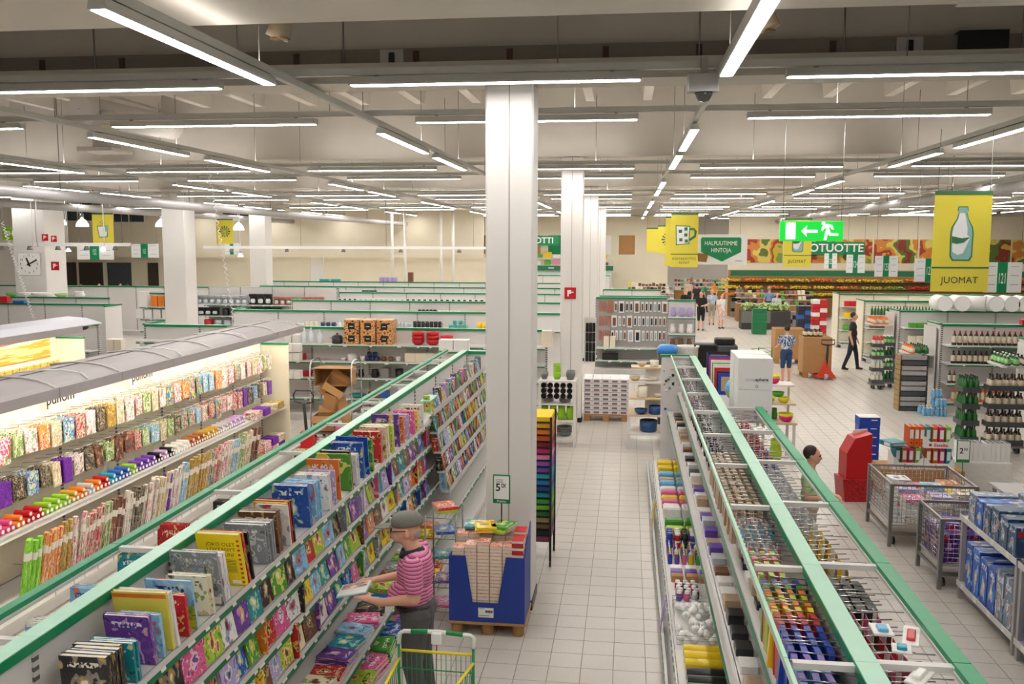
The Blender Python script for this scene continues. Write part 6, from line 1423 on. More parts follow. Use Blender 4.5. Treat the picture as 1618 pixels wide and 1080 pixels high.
# red stand and blue ream boxes
rs_ = thing('card_stand', 'red cardboard display stand beside blue boxes', 'stand', (3.53, 14.5, 0), .12)
ob('lower_body', MB().prism([(-.2, 0), (.2, 0), (.24, .35), (-.24, .35)], -.2, .2, 'y'), [printmat('red_weave', ['#b8161e', '#c8202a', '#8c1016'], 26, 'cells')], rs_)
ob('upper_body', MB().prism([(-.18, .35), (.2, .35), (.2, 1.05), (-.06, .98), (-.18, .75)], -.16, .18, 'y'), [m_red], rs_)
ob('flap', MB().prism([(-.02, .95), (.22, 1.02), (.22, 1.08), (.0, 1.06)], .1, .12, 'y'), [m_paper], rs_)
m_ream = mat('ream_blue', '#1d46b4', .4, var=.05)
for r in range(7):
    t = thing('ream_box', 'blue paper ream box, %s from bottom of the tall stack' % ordn(r), 'box', (4.08, 16.0, .02 + r * .145), rt.uniform(-.03, .03), 'blue ream boxes')
    ob('carton', MB().cbox(-.17, .17, -.15, .15, 0, .143, .006), [m_ream], t); ob('print_band', MB().box(.02, .12, -.153, -.15, .09, .105), [m_bwhite], t)
ob('print_band', MB().box(-.17, .17, -.15, .15, 0, .012), [m_bwhite], t, (0, 0, .138))
# binders
bp = thing('plinth', 'brown carton plinth under the binder trays', 'pallet', (4.62, 15.0, 0))
ob('carton', MB().cbox(-.62, .62, -.3, .3, .12, .438, .01), [m_card], bp); ob('pallet_deck', MB().box(-.64, .64, -.32, .32, .05, .12), [m_wood], bp)
BC = {'orange': '#e2631c', 'teal': '#1f93a4', 'magenta': '#d42a72', 'lime': '#8cc63c'}
def binder(x, y, z, c, lab, rz=0., lie=False):
    t = thing('ring_binder', lab, 'binder', (x, y, z), rz, 'ring binders in trays')
    m = mat('binder_' + c, BC[c], .35)
    q = Matrix.Rotation(PI / 2, 4, 'Y') if lie else Matrix.Identity(4)
    ob('cover', MB().box(-.037, -.033, -.14, .14, 0, .315).box(.033, .037, -.14, .14, 0, .315).box(-.033, .033, -.14, -.136, 0, .315).xf(q), [m], t)
    ob('paper_block', MB().box(-.02, .02, -.1, .12, .01, .29).xf(q), [m_paper], t)
    ob('spine_label', MB().box(-.026, .026, -.143, -.14, .13, .27).xf(q), [m_bwhite], t)
    ob('finger_hole', MB().cyl((0, -.143, .06), (0, -.14, .06), .012, n=12).xf(q), [m_black], t)
def tray(x, y, z, lab):
    t = thing('binder_tray', lab, 'box', (x, y, z), 0, 'white binder trays')
    ob('front', MB().prism([(-.22, 0), (.22, 0), (.22, .19), (.17, .16), (.14, .1), (-.14, .1), (-.17, .16), (-.22, .19)], -.17, -.164, 'y'), [m_bwhite], t)
    for s in (-1, 1): ob('side', MB().prism([(-.164, 0), (.164, 0), (.164, .27), (-.164, .17)], s * .22 - .003, s * .22 + .003, 'x'), [m_bwhite], t)
    ob('base', MB().box(-.22, .22, -.164, .17, 0, .006), [m_bwhite], t)
    text('brand_print', 'Esselte', .075, mat('brand_red', '#d3202a', .4), t, (.03, -.172, .048), ext=.001, bold=.0015)
    ob('brand_mark', MB().cyl((-.13, -.1725, .05), (-.13, -.1705, .05), .022, n=14), [MT['brand_red']], t)
for i, (x, z, cols, lab) in enumerate([(4.4, .44, ['teal', 'orange', 'magenta', 'lime'], 'lower left'), (4.86, .44, ['orange', 'orange', 'magenta', 'teal'], 'lower right'), (4.84, .78, ['teal', 'orange', 'magenta', 'lime'], 'upper')]):
    tray(x, 14.9, z, 'white %s binder tray with red lettering' % lab)
    for q, c in enumerate(cols): binder(x - .15 + q * .1, 14.92, z + .008, c, '%s ring binder in the %s tray, %s from left' % (c, lab, ordn(q)))
for q in range(3): binder(4.45 + q * .08 - .0, 14.95 - q * .0, .78, 'orange', 'orange ring binder standing loose left of upper tray, %s' % ordn(q))
binder(4.12, 14.95, .83, 'teal', 'teal ring binder lying flat on the lower left tray', -1.2, True)
sgn = thing('price_sign', 'green framed price sign 2.90 beside binder trays', 'sign', (5.17, 14.64, .44))
ob('pole', MB().cyl((0, 0, -.4), (0, 0, .2), .008, n=6), [m_dgreen], sgn); ob('frame', MB().cbox(-.1, .1, -.008, .008, .15, .5, .006), [m_frame], sgn); ob('card', MB().box(-.085, .085, -.0105, -.008, .2, .485), [m_bwhite], sgn)
text('price', '2', .12, m_ink, sgn, (-.03, -.012, .33), ext=.0008, bold=.002); text('price', '90', .06, m_ink, sgn, (.03, -.012, .355), ext=.0008)
for i in range(2):
    for q in range(5): item('magazine_file', MB().box(-.035, .035, -.12, .12, 0, .3).box(-.03, .03, -.115, .118, .296, .302, 1).mesh('magazine_file'), [m_bwhite, m_black], (5.4 + i * .42 + q * .074, 15.5, .45), 'white magazine file right of binder trays, %s block, %s from left' % (ordn(i), ordn(q)), 'file', 'white magazine files')
boxat('white_plinth', 5.72, 15.5, 0, .9, .4, .448, wm('white'), 'white carton plinth under magazine files', 'box')
for i, c in enumerate(['yellow', 'teal', 'lime', 'red', 'blue', 'yellow', 'red']):
    o = book((4.95 + (i % 3) * .3, 10.95 + (i // 3) * .42, .955), (0, PI / 2, rt.uniform(-.5, .5)), (.05, .26, .24), c, '%s board game box on low table behind toy boxes, %s' % (c, ordn(i)), 2, 'games on low table', False, 'game_box', 'game box')
lt = thing('low_table', 'grey low table carrying colourful game boxes', 'table', (4.6, 10.7, 0)); ob('table_top', MB().box(0, 1.2, 0, 1.4, .9, .93), [m_tgrey], lt)
for x in (.05, 1.15):
    for y in (.05, 1.35): ob('leg', MB().box(x - .025, x + .025, y - .025, y + .025, 0, .9), [m_tgrey], lt)
# ================================================================== drinks
m_brg = mat('brown_bottle', '#3a2014', .12, var=.1, spec=.7); m_gng = mat('green_bottle', '#1f6a2c', .12, var=.1, spec=.7); m_lab = mat('bottle_label', '#d9cdb4', .5, var=.15, scale=40); m_rcap = mat('red_cap', '#c42028', .35); m_bcap = mat('black_cap', '#222222', .4); m_orj = mat('orange_juice', '#ef7a28', .25); m_crate = mat('grey_crate', '#4b4d52', .5)
m_clr = mat('pale_bottle', '#d6e2dc', .12, var=.1); m_wat = mat('water_blue', '#7db6dd', .12, var=.25, scale=18); m_palg = mat('pale_green_can', '#9ed88a', .3, var=.3, scale=30)
BOT = {'brown': [m_brg, m_lab, m_bcap], 'green': [m_gng, m_gng, m_bcap], 'juice': [m_brg, m_lab, m_rcap], 'orange': [m_orj, m_lab, m_orj], 'clear': [m_clr, m_lab, m_bwhite], 'greenlab': [m_gng, m_palg, m_bwhite], 'red': [m_red, m_lab, m_red], 'dark': [m_black, m_lab, m_black], 'yellow': [m_yellow, m_lab, m_yellow]}
def bottle(x, y, z, c, lab, grp, w=.085, h=.28): item('bottle', bottm, BOT[c], (x, y, z), lab, 'bottle', grp, 0, (w, w, h))
crm = MB().box(-.5, .5, -.5, .5, 0, .08).box(-.5, .5, -.5, -.47, .08, 1).box(-.5, .5, .47, .5, .08, 1).box(-.5, -.47, -.47, .47, .08, 1).box(.47, .5, -.47, .47, .08, 1).mesh('crate', [m_crate])
def crates(x0, y0, nx, ny, tiers, cols, where, dz=.33, w=.1, hb=.28, skip=None):
    for t in range(tiers):
        z = .16 + t * dz
        item('crate', crm, m_crate, (x0 + nx * w / 2, y0 + ny * w / 2, z), 'dark bottle crate %s, %s tier' % (where, ordn(t)), 'crate', 'crates %s' % where, 0, (nx * w + .02, ny * w + .02, .1))
        for i in range(nx):
            for j in range(ny):
                if ny > 2 and j > 1 and 0 < i < nx - 1 and t < tiers - 1: continue
                bottle(x0 + w * (i + .5), y0 + w * (j + .5), z + .012, cols[t % len(cols)], '%s bottle %s, %s tier, %s column, %s row' % (cols[t % len(cols)], where, ordn(t), ordn(i), ordn(j)), 'bottles %s' % where, w * .86, hb)
    d = thing('dolly', 'low grey wheeled dolly %s' % where, 'dolly', (x0 + nx * w / 2, y0 + ny * w / 2, 0))
    ob('deck', MB().box(-nx * w / 2 - .03, nx * w / 2 + .03, -ny * w / 2 - .03, ny * w / 2 + .03, .11, .155), [m_metal], d)
    for sx in (-1, 1):
        for sy in (-1, 1): ob('castor', MB().cyl((sx * (nx * w / 2 - .06) - .02, sy * (ny * w / 2 - .06), .055), (sx * (nx * w / 2 - .06) + .02, sy * (ny * w / 2 - .06), .055), .055, n=10), [m_black], d)
crates(6.78, 18.05, 5, 2, 4, ['brown'], 'in brown stack at right', .345, .13, .3)
crates(6.38, 18.25, 3, 4, 4, ['green'], 'in tall green stack at right', .32, .105, .3)
crates(6.62, 25.7, 3, 3, 4, ['clear', 'clear', 'greenlab', 'red'], 'on the front bottle trolley', .33)
crates(6.98, 26.05, 3, 3, 4, ['green', 'greenlab', 'green', 'greenlab'], 'on the rear bottle trolley', .33)
# stacked bread dollies
for r in range(11):
    t = thing('bread_tray', 'grey plastic tray, %s from bottom of the tray tower' % ordn(r), 'tray', (6.72, 22.62, .002 + r * .122), 0, 'stacked bread trays')
    ob('tray', MB().box(-.3, .3, -.2, .2, 0, .02).box(-.3, .3, -.2, -.18, .02, .1).box(-.3, .3, .18, .2, .02, .1), [m_tgrey if r % 3 else m_crate], t)
    for s in (-1, 1): ob('tray_end', MB().box(s * .3 - .02, s * .3 + .02, -.2, .2, .0, .11), [mat('brass_end', '#a88a54', .4, .4) if s < 0 else m_crate], t)
for i, (x, y, z) in enumerate([(6.9, 21.9, 0), (7.2, 21.9, 0), (7.2, 22.2, 0), (6.9, 22.2, 0), (7.2, 21.95, .2), (7.2, 22.25, .2), (7.15, 22.1, .4)]):
    t = thing('water_pack', 'shrink wrapped blue water pack, %s in the floor pile' % ordn(i), 'water pack', (x, y, z), 0, 'water packs on floor')
    for q in range(6): ob('bottle', bottm, [m_wat, m_wat, m_bwhite], t, (-.08 + (q % 3) * .08, -.045 + (q // 3) * .09, 0), sc=(.078, .078, .195))
def dshelf(g, y, z, x0, x1, c, w, h, where, kind='bottle', rows=1):
    n = int((x1 - x0) / w)
    for i in range(n):
        lab = '%s %s on %s, %s from left' % (c, kind, where, ordn(i))
        if kind == 'bottle': bottle(x0 + w * (i + .5), y, z, c, lab, 'bottles on ' + where, w * .92, h)
        else: boxat(kind.replace(' ', '_'), x0 + w * (i + .5), y, z, w * .94, .2, h, wm(c), lab, kind, kind + 's on ' + where)
G2_ = 22.9 - .38
dshelf(0, G2_, 1.582, 7.55, 10.0, 'juice', .122, .34, 'top shelf of juice gondola'); dshelf(0, G2_, 1.152, 7.55, 10.0, 'dark', .122, .3, 'second shelf of juice gondola')
dshelf(0, G2_ - .05, 1.152 - .0, 10.05, 10.5, 'yellow', .12, .2, 'second shelf end of juice gondola'); dshelf(0, G2_, .252, 7.6, 9.0, 'orange', .11, .34, 'bottom shelf of juice gondola')
dshelf(0, G2_, .682, 7.5, 7.8, 'juice', .1, .3, 'third shelf of juice gondola')
G3_ = 27.4 - .38
dshelf(0, G3_, 1.582, 7.9, 10.6, 'green', .18, .14, 'top shelf of packet gondola', 'packet'); dshelf(0, G3_, 1.152, 7.9, 10.6, 'cream', .18, .2, 'second shelf of packet gondola', 'packet')
dshelf(0, G3_, .682, 7.9, 9.4, 'yellow', .16, .22, 'third shelf of packet gondola', 'packet')
G4_ = 32 - .38
dshelf(0, G4_, 1.582, 8.0, 10.3, 'green', .1, .3, 'top shelf of fourth drinks gondola'); dshelf(0, G4_, 1.152, 8.0, 10, 'brown', .14, .2, 'second shelf of fourth drinks gondola', 'packet')
G5_ = 36.2 - .38
dshelf(0, G5_, 1.582, 8.1, 10, 'red', .2, .2, 'top shelf of fifth drinks gondola', 'packet'); dshelf(0, G5_, 1.152, 8.1, 10, 'yellow', .2, .2, 'second shelf of fifth drinks gondola', 'packet'); dshelf(0, G5_, .682, 8.1, 10, 'green', .2, .2, 'third shelf of fifth drinks gondola', 'packet')
dshelf(0, 22.9, 2.052, 9.2, 13, 'red', .2, .12, 'cap of juice gondola', 'packet')
# end shelves on the gondola ends facing the aisle
for k, (x, y, zs, lab) in enumerate([(7.35, 23.4, (1.3, .95), 'juice gondola'), (7.62, 27.9, (1.62,), 'packet gondola'), (7.95, 19.35, (1.56, ), 'nearest drinks gondola')]):
    e = thing('end_shelf', 'white end shelf fixed to the end of the %s' % lab, 'shelf', (x, y, 0))
    ob('back_board', MB().box(-.02, 0, -.45, .45, 0, 1.95), [m_panel], e)
    for z in zs: ob('shelf_board', MB().prism([(-.62, -.38), (-.55, -.45), (-.02, -.45), (-.02, .45), (-.55, .45), (-.62, .38)], z - .04, z, 'z'), [m_shelf], e)
    for z in zs:
        for i in range(5):
            for j in range(3):
                c = [['orange', 'green', 'green'], ['orange', 'orange', 'orange'], ['greenlab', 'greenlab', 'dark']][k][j]
                bottle(x - .5 + j * .16, y - .34 + i * .17, z + .002, c, '%s bottle on end shelf of %s at height %s, %s row, %s column' % (c, lab.split(' gondola')[0], ['low', 'high'][z > 1], ordn(i), ordn(j)), 'bottles on end shelves', .12, .2)
# white paper lanterns lying on the packet gondola cap
for i, px in enumerate((1489, 1517, 1545, 1570, 1595, 1617)):
    p = PD(px, 482, 27.2)
    t = thing('paper_roll', 'big white paper roll lying on the gondola top, %s from left' % ordn(i), 'paper roll', (p.x, 27.2, 2.27), .0 if i != 2 else 1.1, 'white rolls on gondola top')
    ob('roll_side', MB().cyl((0, -.2, 0), (0, .5, 0), .215, n=24), [m_bwhite], t); ob('roll_rim', MB().tube([(.21 * math.cos(a), -.2, .21 * math.sin(a)) for a in [2 * PI * q / 24 for q in range(24)]], .008, 5, closed=True), [m_shelf], t)
# ================================================================== cardboard bulk boxes, red pallet truck, crates
def bulk(lab, x, y, w, d, h, z=.15):
    t = thing('bulk_box', lab, 'box', (x, y, 0)); ob('carton', MB().cbox(-w / 2, w / 2, -d / 2, d / 2, z, z + h, .01), [m_card], t); ob('opening', MB().box(-w / 2 + .03, w / 2 - .03, -d / 2 + .03, d / 2 - .03, z + h - .002, z + h + .003), [m_cardd], t)
    for sx in (-1, 1):
        for sy in (-1, 1): ob('pallet_block', MB().box(sx * (w / 2 - .1) - .07, sx * (w / 2 - .1) + .07, sy * (d / 2 - .1) - .07, sy * (d / 2 - .1) + .07, 0, z), [m_wood], t)
bulk('tall brown bulk carton on pallet by the red pallet truck', 5.55, 28.0, .82, .75, 1.05); bulk('second brown bulk carton behind the first at left', 5.3, 31.2, .95, .8, 1.0)
for i in range(4):
    for j in range(2): bottle(5.25 + i * .14, 27.9 + j * .16, 1.205, 'brown', 'brown bottle standing on the bulk carton, %s from left, %s row' % (ordn(i), ordn(j)), 'bottles on bulk carton', .12, .22)
rj = thing('pallet_truck', 'red pallet truck with black handle before bulk carton', 'pallet truck', (5.75, 27.35, 0))
ob('mast', MB().cyl((0, 0, .1), (.02, -.05, 1.05), .035, n=8), [m_black], rj); ob('handle', MB().tube([(.02, -.05, 1.0), (-.16, -.05, 1.05), (-.16, -.06, 1.17), (.2, -.06, 1.17), (.2, -.05, 1.05), (.02, -.05, 1.0)], .018, 6), [m_black], rj)
ob('body', MB().prism([(-.25, .05), (.3, .05), (.12, .3), (-.03, .6)], -.05, .08, 'y'), [mat('truck_red', '#d8432c', .4)], rj)
for s in (-1, 1): ob('fork', MB().box(s * .2 - .08, s * .2 + .08, .05, .9, .05, .12), [MT['truck_red']], rj)
ob('wheel', MB().cyl((-.05, -.05, .09), (.05, -.05, .09), .09, n=14), [m_tgrey], rj)
gc = thing('green_cart', 'green shopping cart pushed by the person in denim', 'cart', (3.95, 27.0, 0), .2)
ob('frame', MB().tube([(-.2, 0, .1), (-.2, -.05, .95), (.2, -.05, .95), (.2, 0, .1)], .014, 6), [m_cgreen], gc)
[ob('basket_wire', MB().tube([(-.2, .0, z), (-.2, .6, z + .03), (.2, .6, z + .03), (.2, .0, z)], .006, 4, closed=True), [m_cgreen], gc) for z in (.5, .58, .66, .74, .82)]; ob('chassis', MB().box(-.2, .2, -.05, .7, .1, .14), [m_cgreen], gc)
m_gcr = mat('green_crate', '#1c7a4c', .4)
for r in range(7): item('green_crate', cached('gcr', lambda: MB().box(-.3, .3, -.2, .2, 0, .13).box(-.31, .31, -.21, .21, .13, .15).mesh('green_crate')), m_gcr, (5.72, 41.0, .02 + r * .155), 'green folding crate, %s from bottom of stack' % ordn(r), 'crate', 'green crates')
# ================================================================== far walls and departments
rf = random.Random(99)
m_goods = printmat('mixed_goods', ['#d9b23a', '#7a8f4a', '#c9c3b8', '#8a3f34', '#efe9de', '#a06a3c', '#c7d3d8', '#5a6a52', '#e0c9a0'], 40, 'cells', coord='Object')
m_dairy = printmat('pale_goods', ['#f0ece2', '#e2c9cf', '#d8e0e4', '#e9dcae', '#c9a8bb', '#efe9de', '#b8c7a8'], 30, 'cells', coord='Object')
m_fruitw = printmat('fruit_mural', ['#7f9a3c', '#c9b83a', '#a8402c', '#d88a3a', '#e0cf6a', '#5f7a34', '#8c3a2a', '#e6b84a'], .55, 'noise', coord='Object')
m_cw = mat('cream_wall', '#e9e0c9', .7, var=.05, scale=1); m_glassd = mat('dark_window', '#3a434a', .15, var=.2); m_dark = mat('dark_opening', '#3d332a', .8)
# chilled counters across the back
ch = thing('chilled_counter', 'long chilled counter with green fascia across the back', 'counter', (-12.5, 57, 0))
ob('case', MB().box(-11, 11.6, 0, 1.2, 0, 1.2), [m_white], ch)
ob('fascia', MB().box(-11, 11.6, -.15, .2, 2.22, 2.52), [m_dgreen], ch)
for k in range(9):
    ob('glass_front', MB().box(-10.9 + k * 2.5, -8.5 + k * 2.5, -.02, 0, 1.2, 2.2), [mat('case_glass', '#cfdcd8', .08, var=.1)], ch)
    ob('fascia_print', MB().box(-9.9 + k * 2.5, -9.55 + k * 2.5, -.155, -.15, 2.35, 2.40), [m_bwhite], ch)
for z in (2.55, 3.0):
    ob('upper_shelf', MB().box(-11, 11.6, .2, .8, z - .04, z), [m_shelf], ch)
    for k in range(38):
        w = rf.uniform(.3, .55); x = -10.8 + k * .59
        c = rf.choice(['pink', 'cream', 'white', 'green', 'brown', 'yellow', 'lilac'])
        boxat('deli_pack', -12.5 + x, 57.45, z, w, .3, rf.uniform(.15, .36), wm(c), '%s pack on the %s shelf above chilled counter, %s from left' % (c, 'lower' if z < 2.8 else 'upper', ordn(k)), 'pack', 'packs above the chilled counter')
bw = struct('wall_inner', MB().box(-24, 2.5, 59, 59.2, 0, 5.6), [m_cw], 'cream wall behind the chilled counter')
for k in range(16): ob('wall_panel', MB().box(-.5, .5, -.03, 0, 3.2, 4.4), [[m_green, m_wood, m_bwhite, m_cardd][(k * 7) % 4]], bw, (-22.6 + k * 1.5, 59, 0))
for k, x in enumerate((620, 640, 697, 716)):
    p = PD(x, 400, 45); t = thing('slim_post', 'slim white post in the hall, %s from left' % ordn(k), 'post', (p.x, 45, 0), 0, 'slim white posts'); ob('shaft', MB().cyl((0, 0, 0), (0, 0, 5.5), .07, n=10), [m_white], t); ob('foot_plate', MB().box(-.14, .14, -.14, .14, 0, .02), [m_metal], t)
# fruit department at right
fr = thing('fruit_shelving', 'long green fruit shelving under mural at far right', 'shelf', (14, 50, 0))
ob('fascia', MB().box(-8.6, 12, -.2, .1, 2.22, 2.5), [m_dgreen], fr); ob('back', MB().box(-8.6, 12, 1.0, 1.1, 0, 2.5), [m_wood], fr)
for lv, (z, y) in enumerate([(1.15, -.3), (1.5, .1), (1.85, .5)]):
    ob('slope_shelf', MB().box(-8.6, 12, y, y + .5, z - .05, z), [m_black], fr)
FR = [('orange', '#ee8a1c'), ('lemon', '#f3cf2a'), ('apple', '#8fae3c'), ('peach', '#e8a06a'), ('banana', '#f0d23a'), ('tomato', '#c93a24'), ('pear', '#b9b84a')]
ball = MB().lathe([(.045 * math.sin(PI * k / 5) + 1e-4, -.045 * math.cos(PI * k / 5)) for k in range(6)], 7)
for i in range(15):
    for lv, (z, y) in enumerate([(1.15, -.3), (1.5, .1), (1.85, .5)]):
        n, c = FR[(i * 3 + lv * 2) % 7 if i > 5 else (0, 1, 4)[(i + lv) % 3]]
        x = 5.5 + i * 1.2
        b = MB()
        for q in range(60):
            o = (rf.uniform(-.5, .5), rf.uniform(.05, .45), .04 + rf.uniform(0, .12)); k0 = len(b.v); b.add([(v[0] + o[0], v[1] + o[1], v[2] + o[2]) for v in ball.v], ball.f, 0, True)
        tag(ob('fruit_heap', b, [mat('fruit_' + n, c, .4, var=.15)], None, (x, 50 + y, z)), 'heap of %ss on fruit shelving, %s bay, %s level' % (n, ordn(i), ['low', 'middle', 'high'][lv]), 'fruit', 'fruit heaps', 'stuff')
mu = struct('wall_mural', MB().box(5.6, 24, 53, 53.2, 0, 5.4), [m_cw], 'far wall with fruit photographs')
for k in range(7): ob('mural_panel', MB().box(-1.15, 1.15, -.03, 0, 2.85, 4.15), [m_fruitw], mu, (7.4 + k * 2.4, 53, 0))
gs = thing('department_sign', 'green department sign with white capitals on far wall', 'sign', (PD(1322, 392, 52.6).x, 52.7, 0))
a = PD(1322, 392, 52.6).z
ob('board', MB().box(-1.5, 1.5, 0, .08, a - .35, a + .35), [m_green], gs); text('lettering', 'OTUOTTE', .62, m_bwhite, gs, (0, -.02, a), ext=.01, bold=.012)
g2 = thing('department_sign', 'green department sign behind the second column with white letters', 'sign', (PD(860, 380, 56).x, 56, 0)); b_ = PD(860, 380, 56).z
ob('board', MB().box(-.9, .9, 0, .08, b_ - .3, b_ + .3), [m_green], g2); text('lettering', 'OTTI', .5, m_bwhite, g2, (0, -.02, b_), ext=.01, bold=.01)
# salad island and boxes around the far aisle
sl = thing('salad_island', 'dark produce island with heaped green salads', 'counter', (6.3, 43.5, 0))
ob('crate_body', MB().cbox(-1.1, 1.1, -.5, .5, 0, .85, .03), [mat('produce_black', '#3c3a3a', .6)], sl); ob('grey_bins', MB().box(-1.1, .2, -.52, -.5, .3, .85), [m_metal], sl)
b = MB()
for q in range(160):
    x, y = rf.uniform(-1.0, 1.0), rf.uniform(-.45, .45); r = rf.uniform(.05, .1)
    b.lathe([(r * math.sin(PI * k / 4) + 1e-4, -r * math.cos(PI * k / 4)) for k in range(5)], 6, o=(6.3 + x, 43.5 + y, .9 + rf.uniform(0, .25)))
tag(ob('salad_heap', b, [printmat('salad_green', ['#8fb058', '#c3d490', '#5f8a38', '#e2e8c0'], 9, 'noise', coord='Object')]), 'heap of pale green salads on the produce island', 'salad', None, 'stuff')
for i, (px, py, w, h, c, lab) in enumerate([(1085, 520, .7, .55, 'white', 'stack of white and red jugs beside the basket stand'), (1168, 500, .9, 1.5, 'grey', 'dark grey produce rack along the far aisle'), (1268, 535, .5, 1.5, 'navy', 'tall navy drink carton tower near bulk boxes'), (1292, 530, .6, 1.7, 'red', 'red packet tower on the end of far drinks gondola'), (1250, 520, .7, .9, 'grey', 'grey vegetable bin right of green crates')]):
    p = PZ(px, py, 0); t = thing('floor_display', lab, 'display', (p.x, p.y, 0))
    ob('base', MB().box(-w / 2, w / 2, -.3, .3, 0, .12), [m_wood], t)
    nz = int((h - .12) / .18)
    for q in range(nz):
        for s in (-1, 1): ob('carton', MB().cbox(-w / 4 + .005, w / 4 - .005, -.28, .28, 0, .172, .01), [wm(c if (q + s) % 3 else {'white': 'red', 'grey': 'black', 'navy': 'blue', 'red': 'white'}[c])], t, (s * w / 4, 0, .12 + q * .18))
# market stalls filling the far aisle between the fruit and the chilled counters
for i, (X, Y, w, c, lab) in enumerate([(1.3, 50, 2.2, 'cream', 'bread stall'), (1.2, 54, 2.4, 'yellow', 'cheese stall'), (1.7, 46.5, 1.2, 'pink', 'flower stall'), (6.3, 47.9, 1.6, 'brown', 'nut stall'), (4.6, 60.5, 3.2, 'green', 'herb stall'), (8.3, 46.6, 1.6, 'green', 'vegetable stall')]):
    t = thing('market_stall', 'low %s stacked with small goods in the far aisle' % lab, 'stall', (X, Y, 0))
    ob('table', MB().box(-w / 2, w / 2, -.5, .5, 0, .9), [m_cardd], t)
    for lv in range(3): ob('step', MB().box(-w / 2, w / 2, -.5 + lv * .3, .5, .9 + lv * .25, .93 + lv * .25), [m_shelf], t)
    n = int(w / .2)
    for lv in range(3):
        for q in range(n): ob('goods_pack', MB().cbox(-.085, .085, -.1, .1, 0, rf.uniform(.1, .2), .02), [wm(rf.choice([c, 'brown', 'grey', 'brown', 'cream', 'black', 'copper', 'green']))], t, (-w / 2 + .1 + q * .2, -.36 + lv * .3, .93 + lv * .25))
# checkout zone and upper offices at far left
of = struct('wall_office', MB().box(-34, -8, 50.7, 50.9, 3.05, 5.75), [m_cw], 'cream upper office wall at far left')
for k in range(11): ob('plank', MB().box(-13, 13, -.02, 0, 3.08 + k * .12, 3.185 + k * .12), [m_cw], of, (-21, 50.7, 0))
for k, (x0, x1, y0, y1) in enumerate([(0, 28, 305, 352), (88, 165, 308, 350), (180, 228, 320, 352), (352, 400, 322, 345)]):
    a = PD(x0, y1, 50.6); b = PD(x1, y0, 50.6); w = b.x - a.x; h = b.z - a.z
    wd = struct('window_%d' % (k + 1), MB().box(a.x, b.x, 50.56, 50.62, a.z, b.z), [m_white], '%s office window in the upper cream wall' % ordn(k))
    n = max(2, int(w / 1.1))
    for q in range(n): ob('pane', MB().box(a.x + w * q / n + .05, a.x + w * (q + 1) / n - .05, 50.54, 50.56, a.z + .06, b.z - .06), [m_glassd], wd)
lw = struct('wall_checkout', MB().box(-34, -8, 51.5, 51.7, 0, 3.05), [m_cw], 'cream wall behind the checkouts')
for k, (x0, x1) in enumerate([(95, 118), (123, 160), (168, 205), (232, 248)]):
    a = PD(x0, 400, 51.4).x; b = PD(x1, 400, 51.4).x
    struct('door_%d' % (k + 1), MB().box(a, b, 51.42, 51.5, 0, 2.7), [m_dark if k != 2 else m_glassd], '%s dark opening behind the checkouts' % ordn(k))
for k in range(7):
    p = PD(100 + k * 22, 440, 44); t = thing('checkout_desk', 'checkout desk at far left, %s from left' % ordn(k), 'checkout', (p.x, 44, 0), 0, 'checkout desks')
    ob('desk', MB().cbox(-.5, .5, -.4, .4, 0, .95, .03), [m_wood if k % 2 else m_white], t); ob('screen', MB().cbox(-.18, .18, -.03, .03, 1.1, 1.4, .01), [m_black], t); ob('screen_stand', MB().cyl((0, 0, .95), (0, 0, 1.15), .03, n=6), [m_metal], t)
for k, (x, y, s) in enumerate([(96, 350, 17), (130, 352, 19), (254, 353, 15), (377, 358, 13), (108, 395, 8), (163, 393, 9), (380, 403, 8)]):
    Y = .5 * 1450 / s if k < 4 else 34; p = PD(x, y, Y if k < 4 else 34)
    if Y > 44: Y = 44; p = PD(x, y, 44)
    sc_ = (.27 if k < 4 else .1)
    t = thing('pendant_lamp', 'white bell pendant lamp near checkouts, %s from left' % ordn(k) if k < 4 else 'small spot lamp under white bar, %s from left' % ordn(k - 4), 'lamp', p)
    ob('shade', MB().lathe([(sc_, -sc_ * .6), (sc_ * .95, -sc_ * .2), (sc_ * .6, sc_ * .4), (sc_ * .2, sc_ * .7), (sc_ * .15, sc_ * .9)], 16), [mat('pendant_glow', '#ffffff', .4, var=0, emit=1.2)], t)
    ob('socket', MB().cyl((0, 0, sc_ * .9), (0, 0, sc_ * 1.5), sc_ * .3, n=8), [m_metal], t); ob('cord', MB().cyl((0, 0, sc_ * 1.5), (0, 0, 5.6 - p.z), .012, n=4), [m_bwhite], t)
for k, (x0, x1, y, Y) in enumerate([(-20, 205, 386, 26), (322, 772, 391, 34)]):
    a = PD(x0, y, Y); b = PD(x1, y, Y); t = thing('spot_bar', 'white spotlight bar hanging over housewares, %s' % ['left one', 'longer right one'][k], 'light bar', ((a.x + b.x) / 2, Y, (a.z + b.z) / 2)); w = (b.x - a.x) / 2
    ob('bar', MB().box(-w, w, -.06, .06, -.05, .05), [m_bwhite], t)
    for q in range(4): ob('hanger', MB().cyl((-w * .9 + q * w * .6, 0, .05), (-w * .9 + q * w * .6, 0, 5.6 - (a.z + b.z) / 2), .008, n=4), [m_metal], t)
    for q in range(5): ob('spotlight', MB().lathe([(.05, 0), (.09, -.12), (.085, -.12), (.03, -.02)], 10), [m_metal], t, (-w * .8 + q * w * .4, 0, -.05))
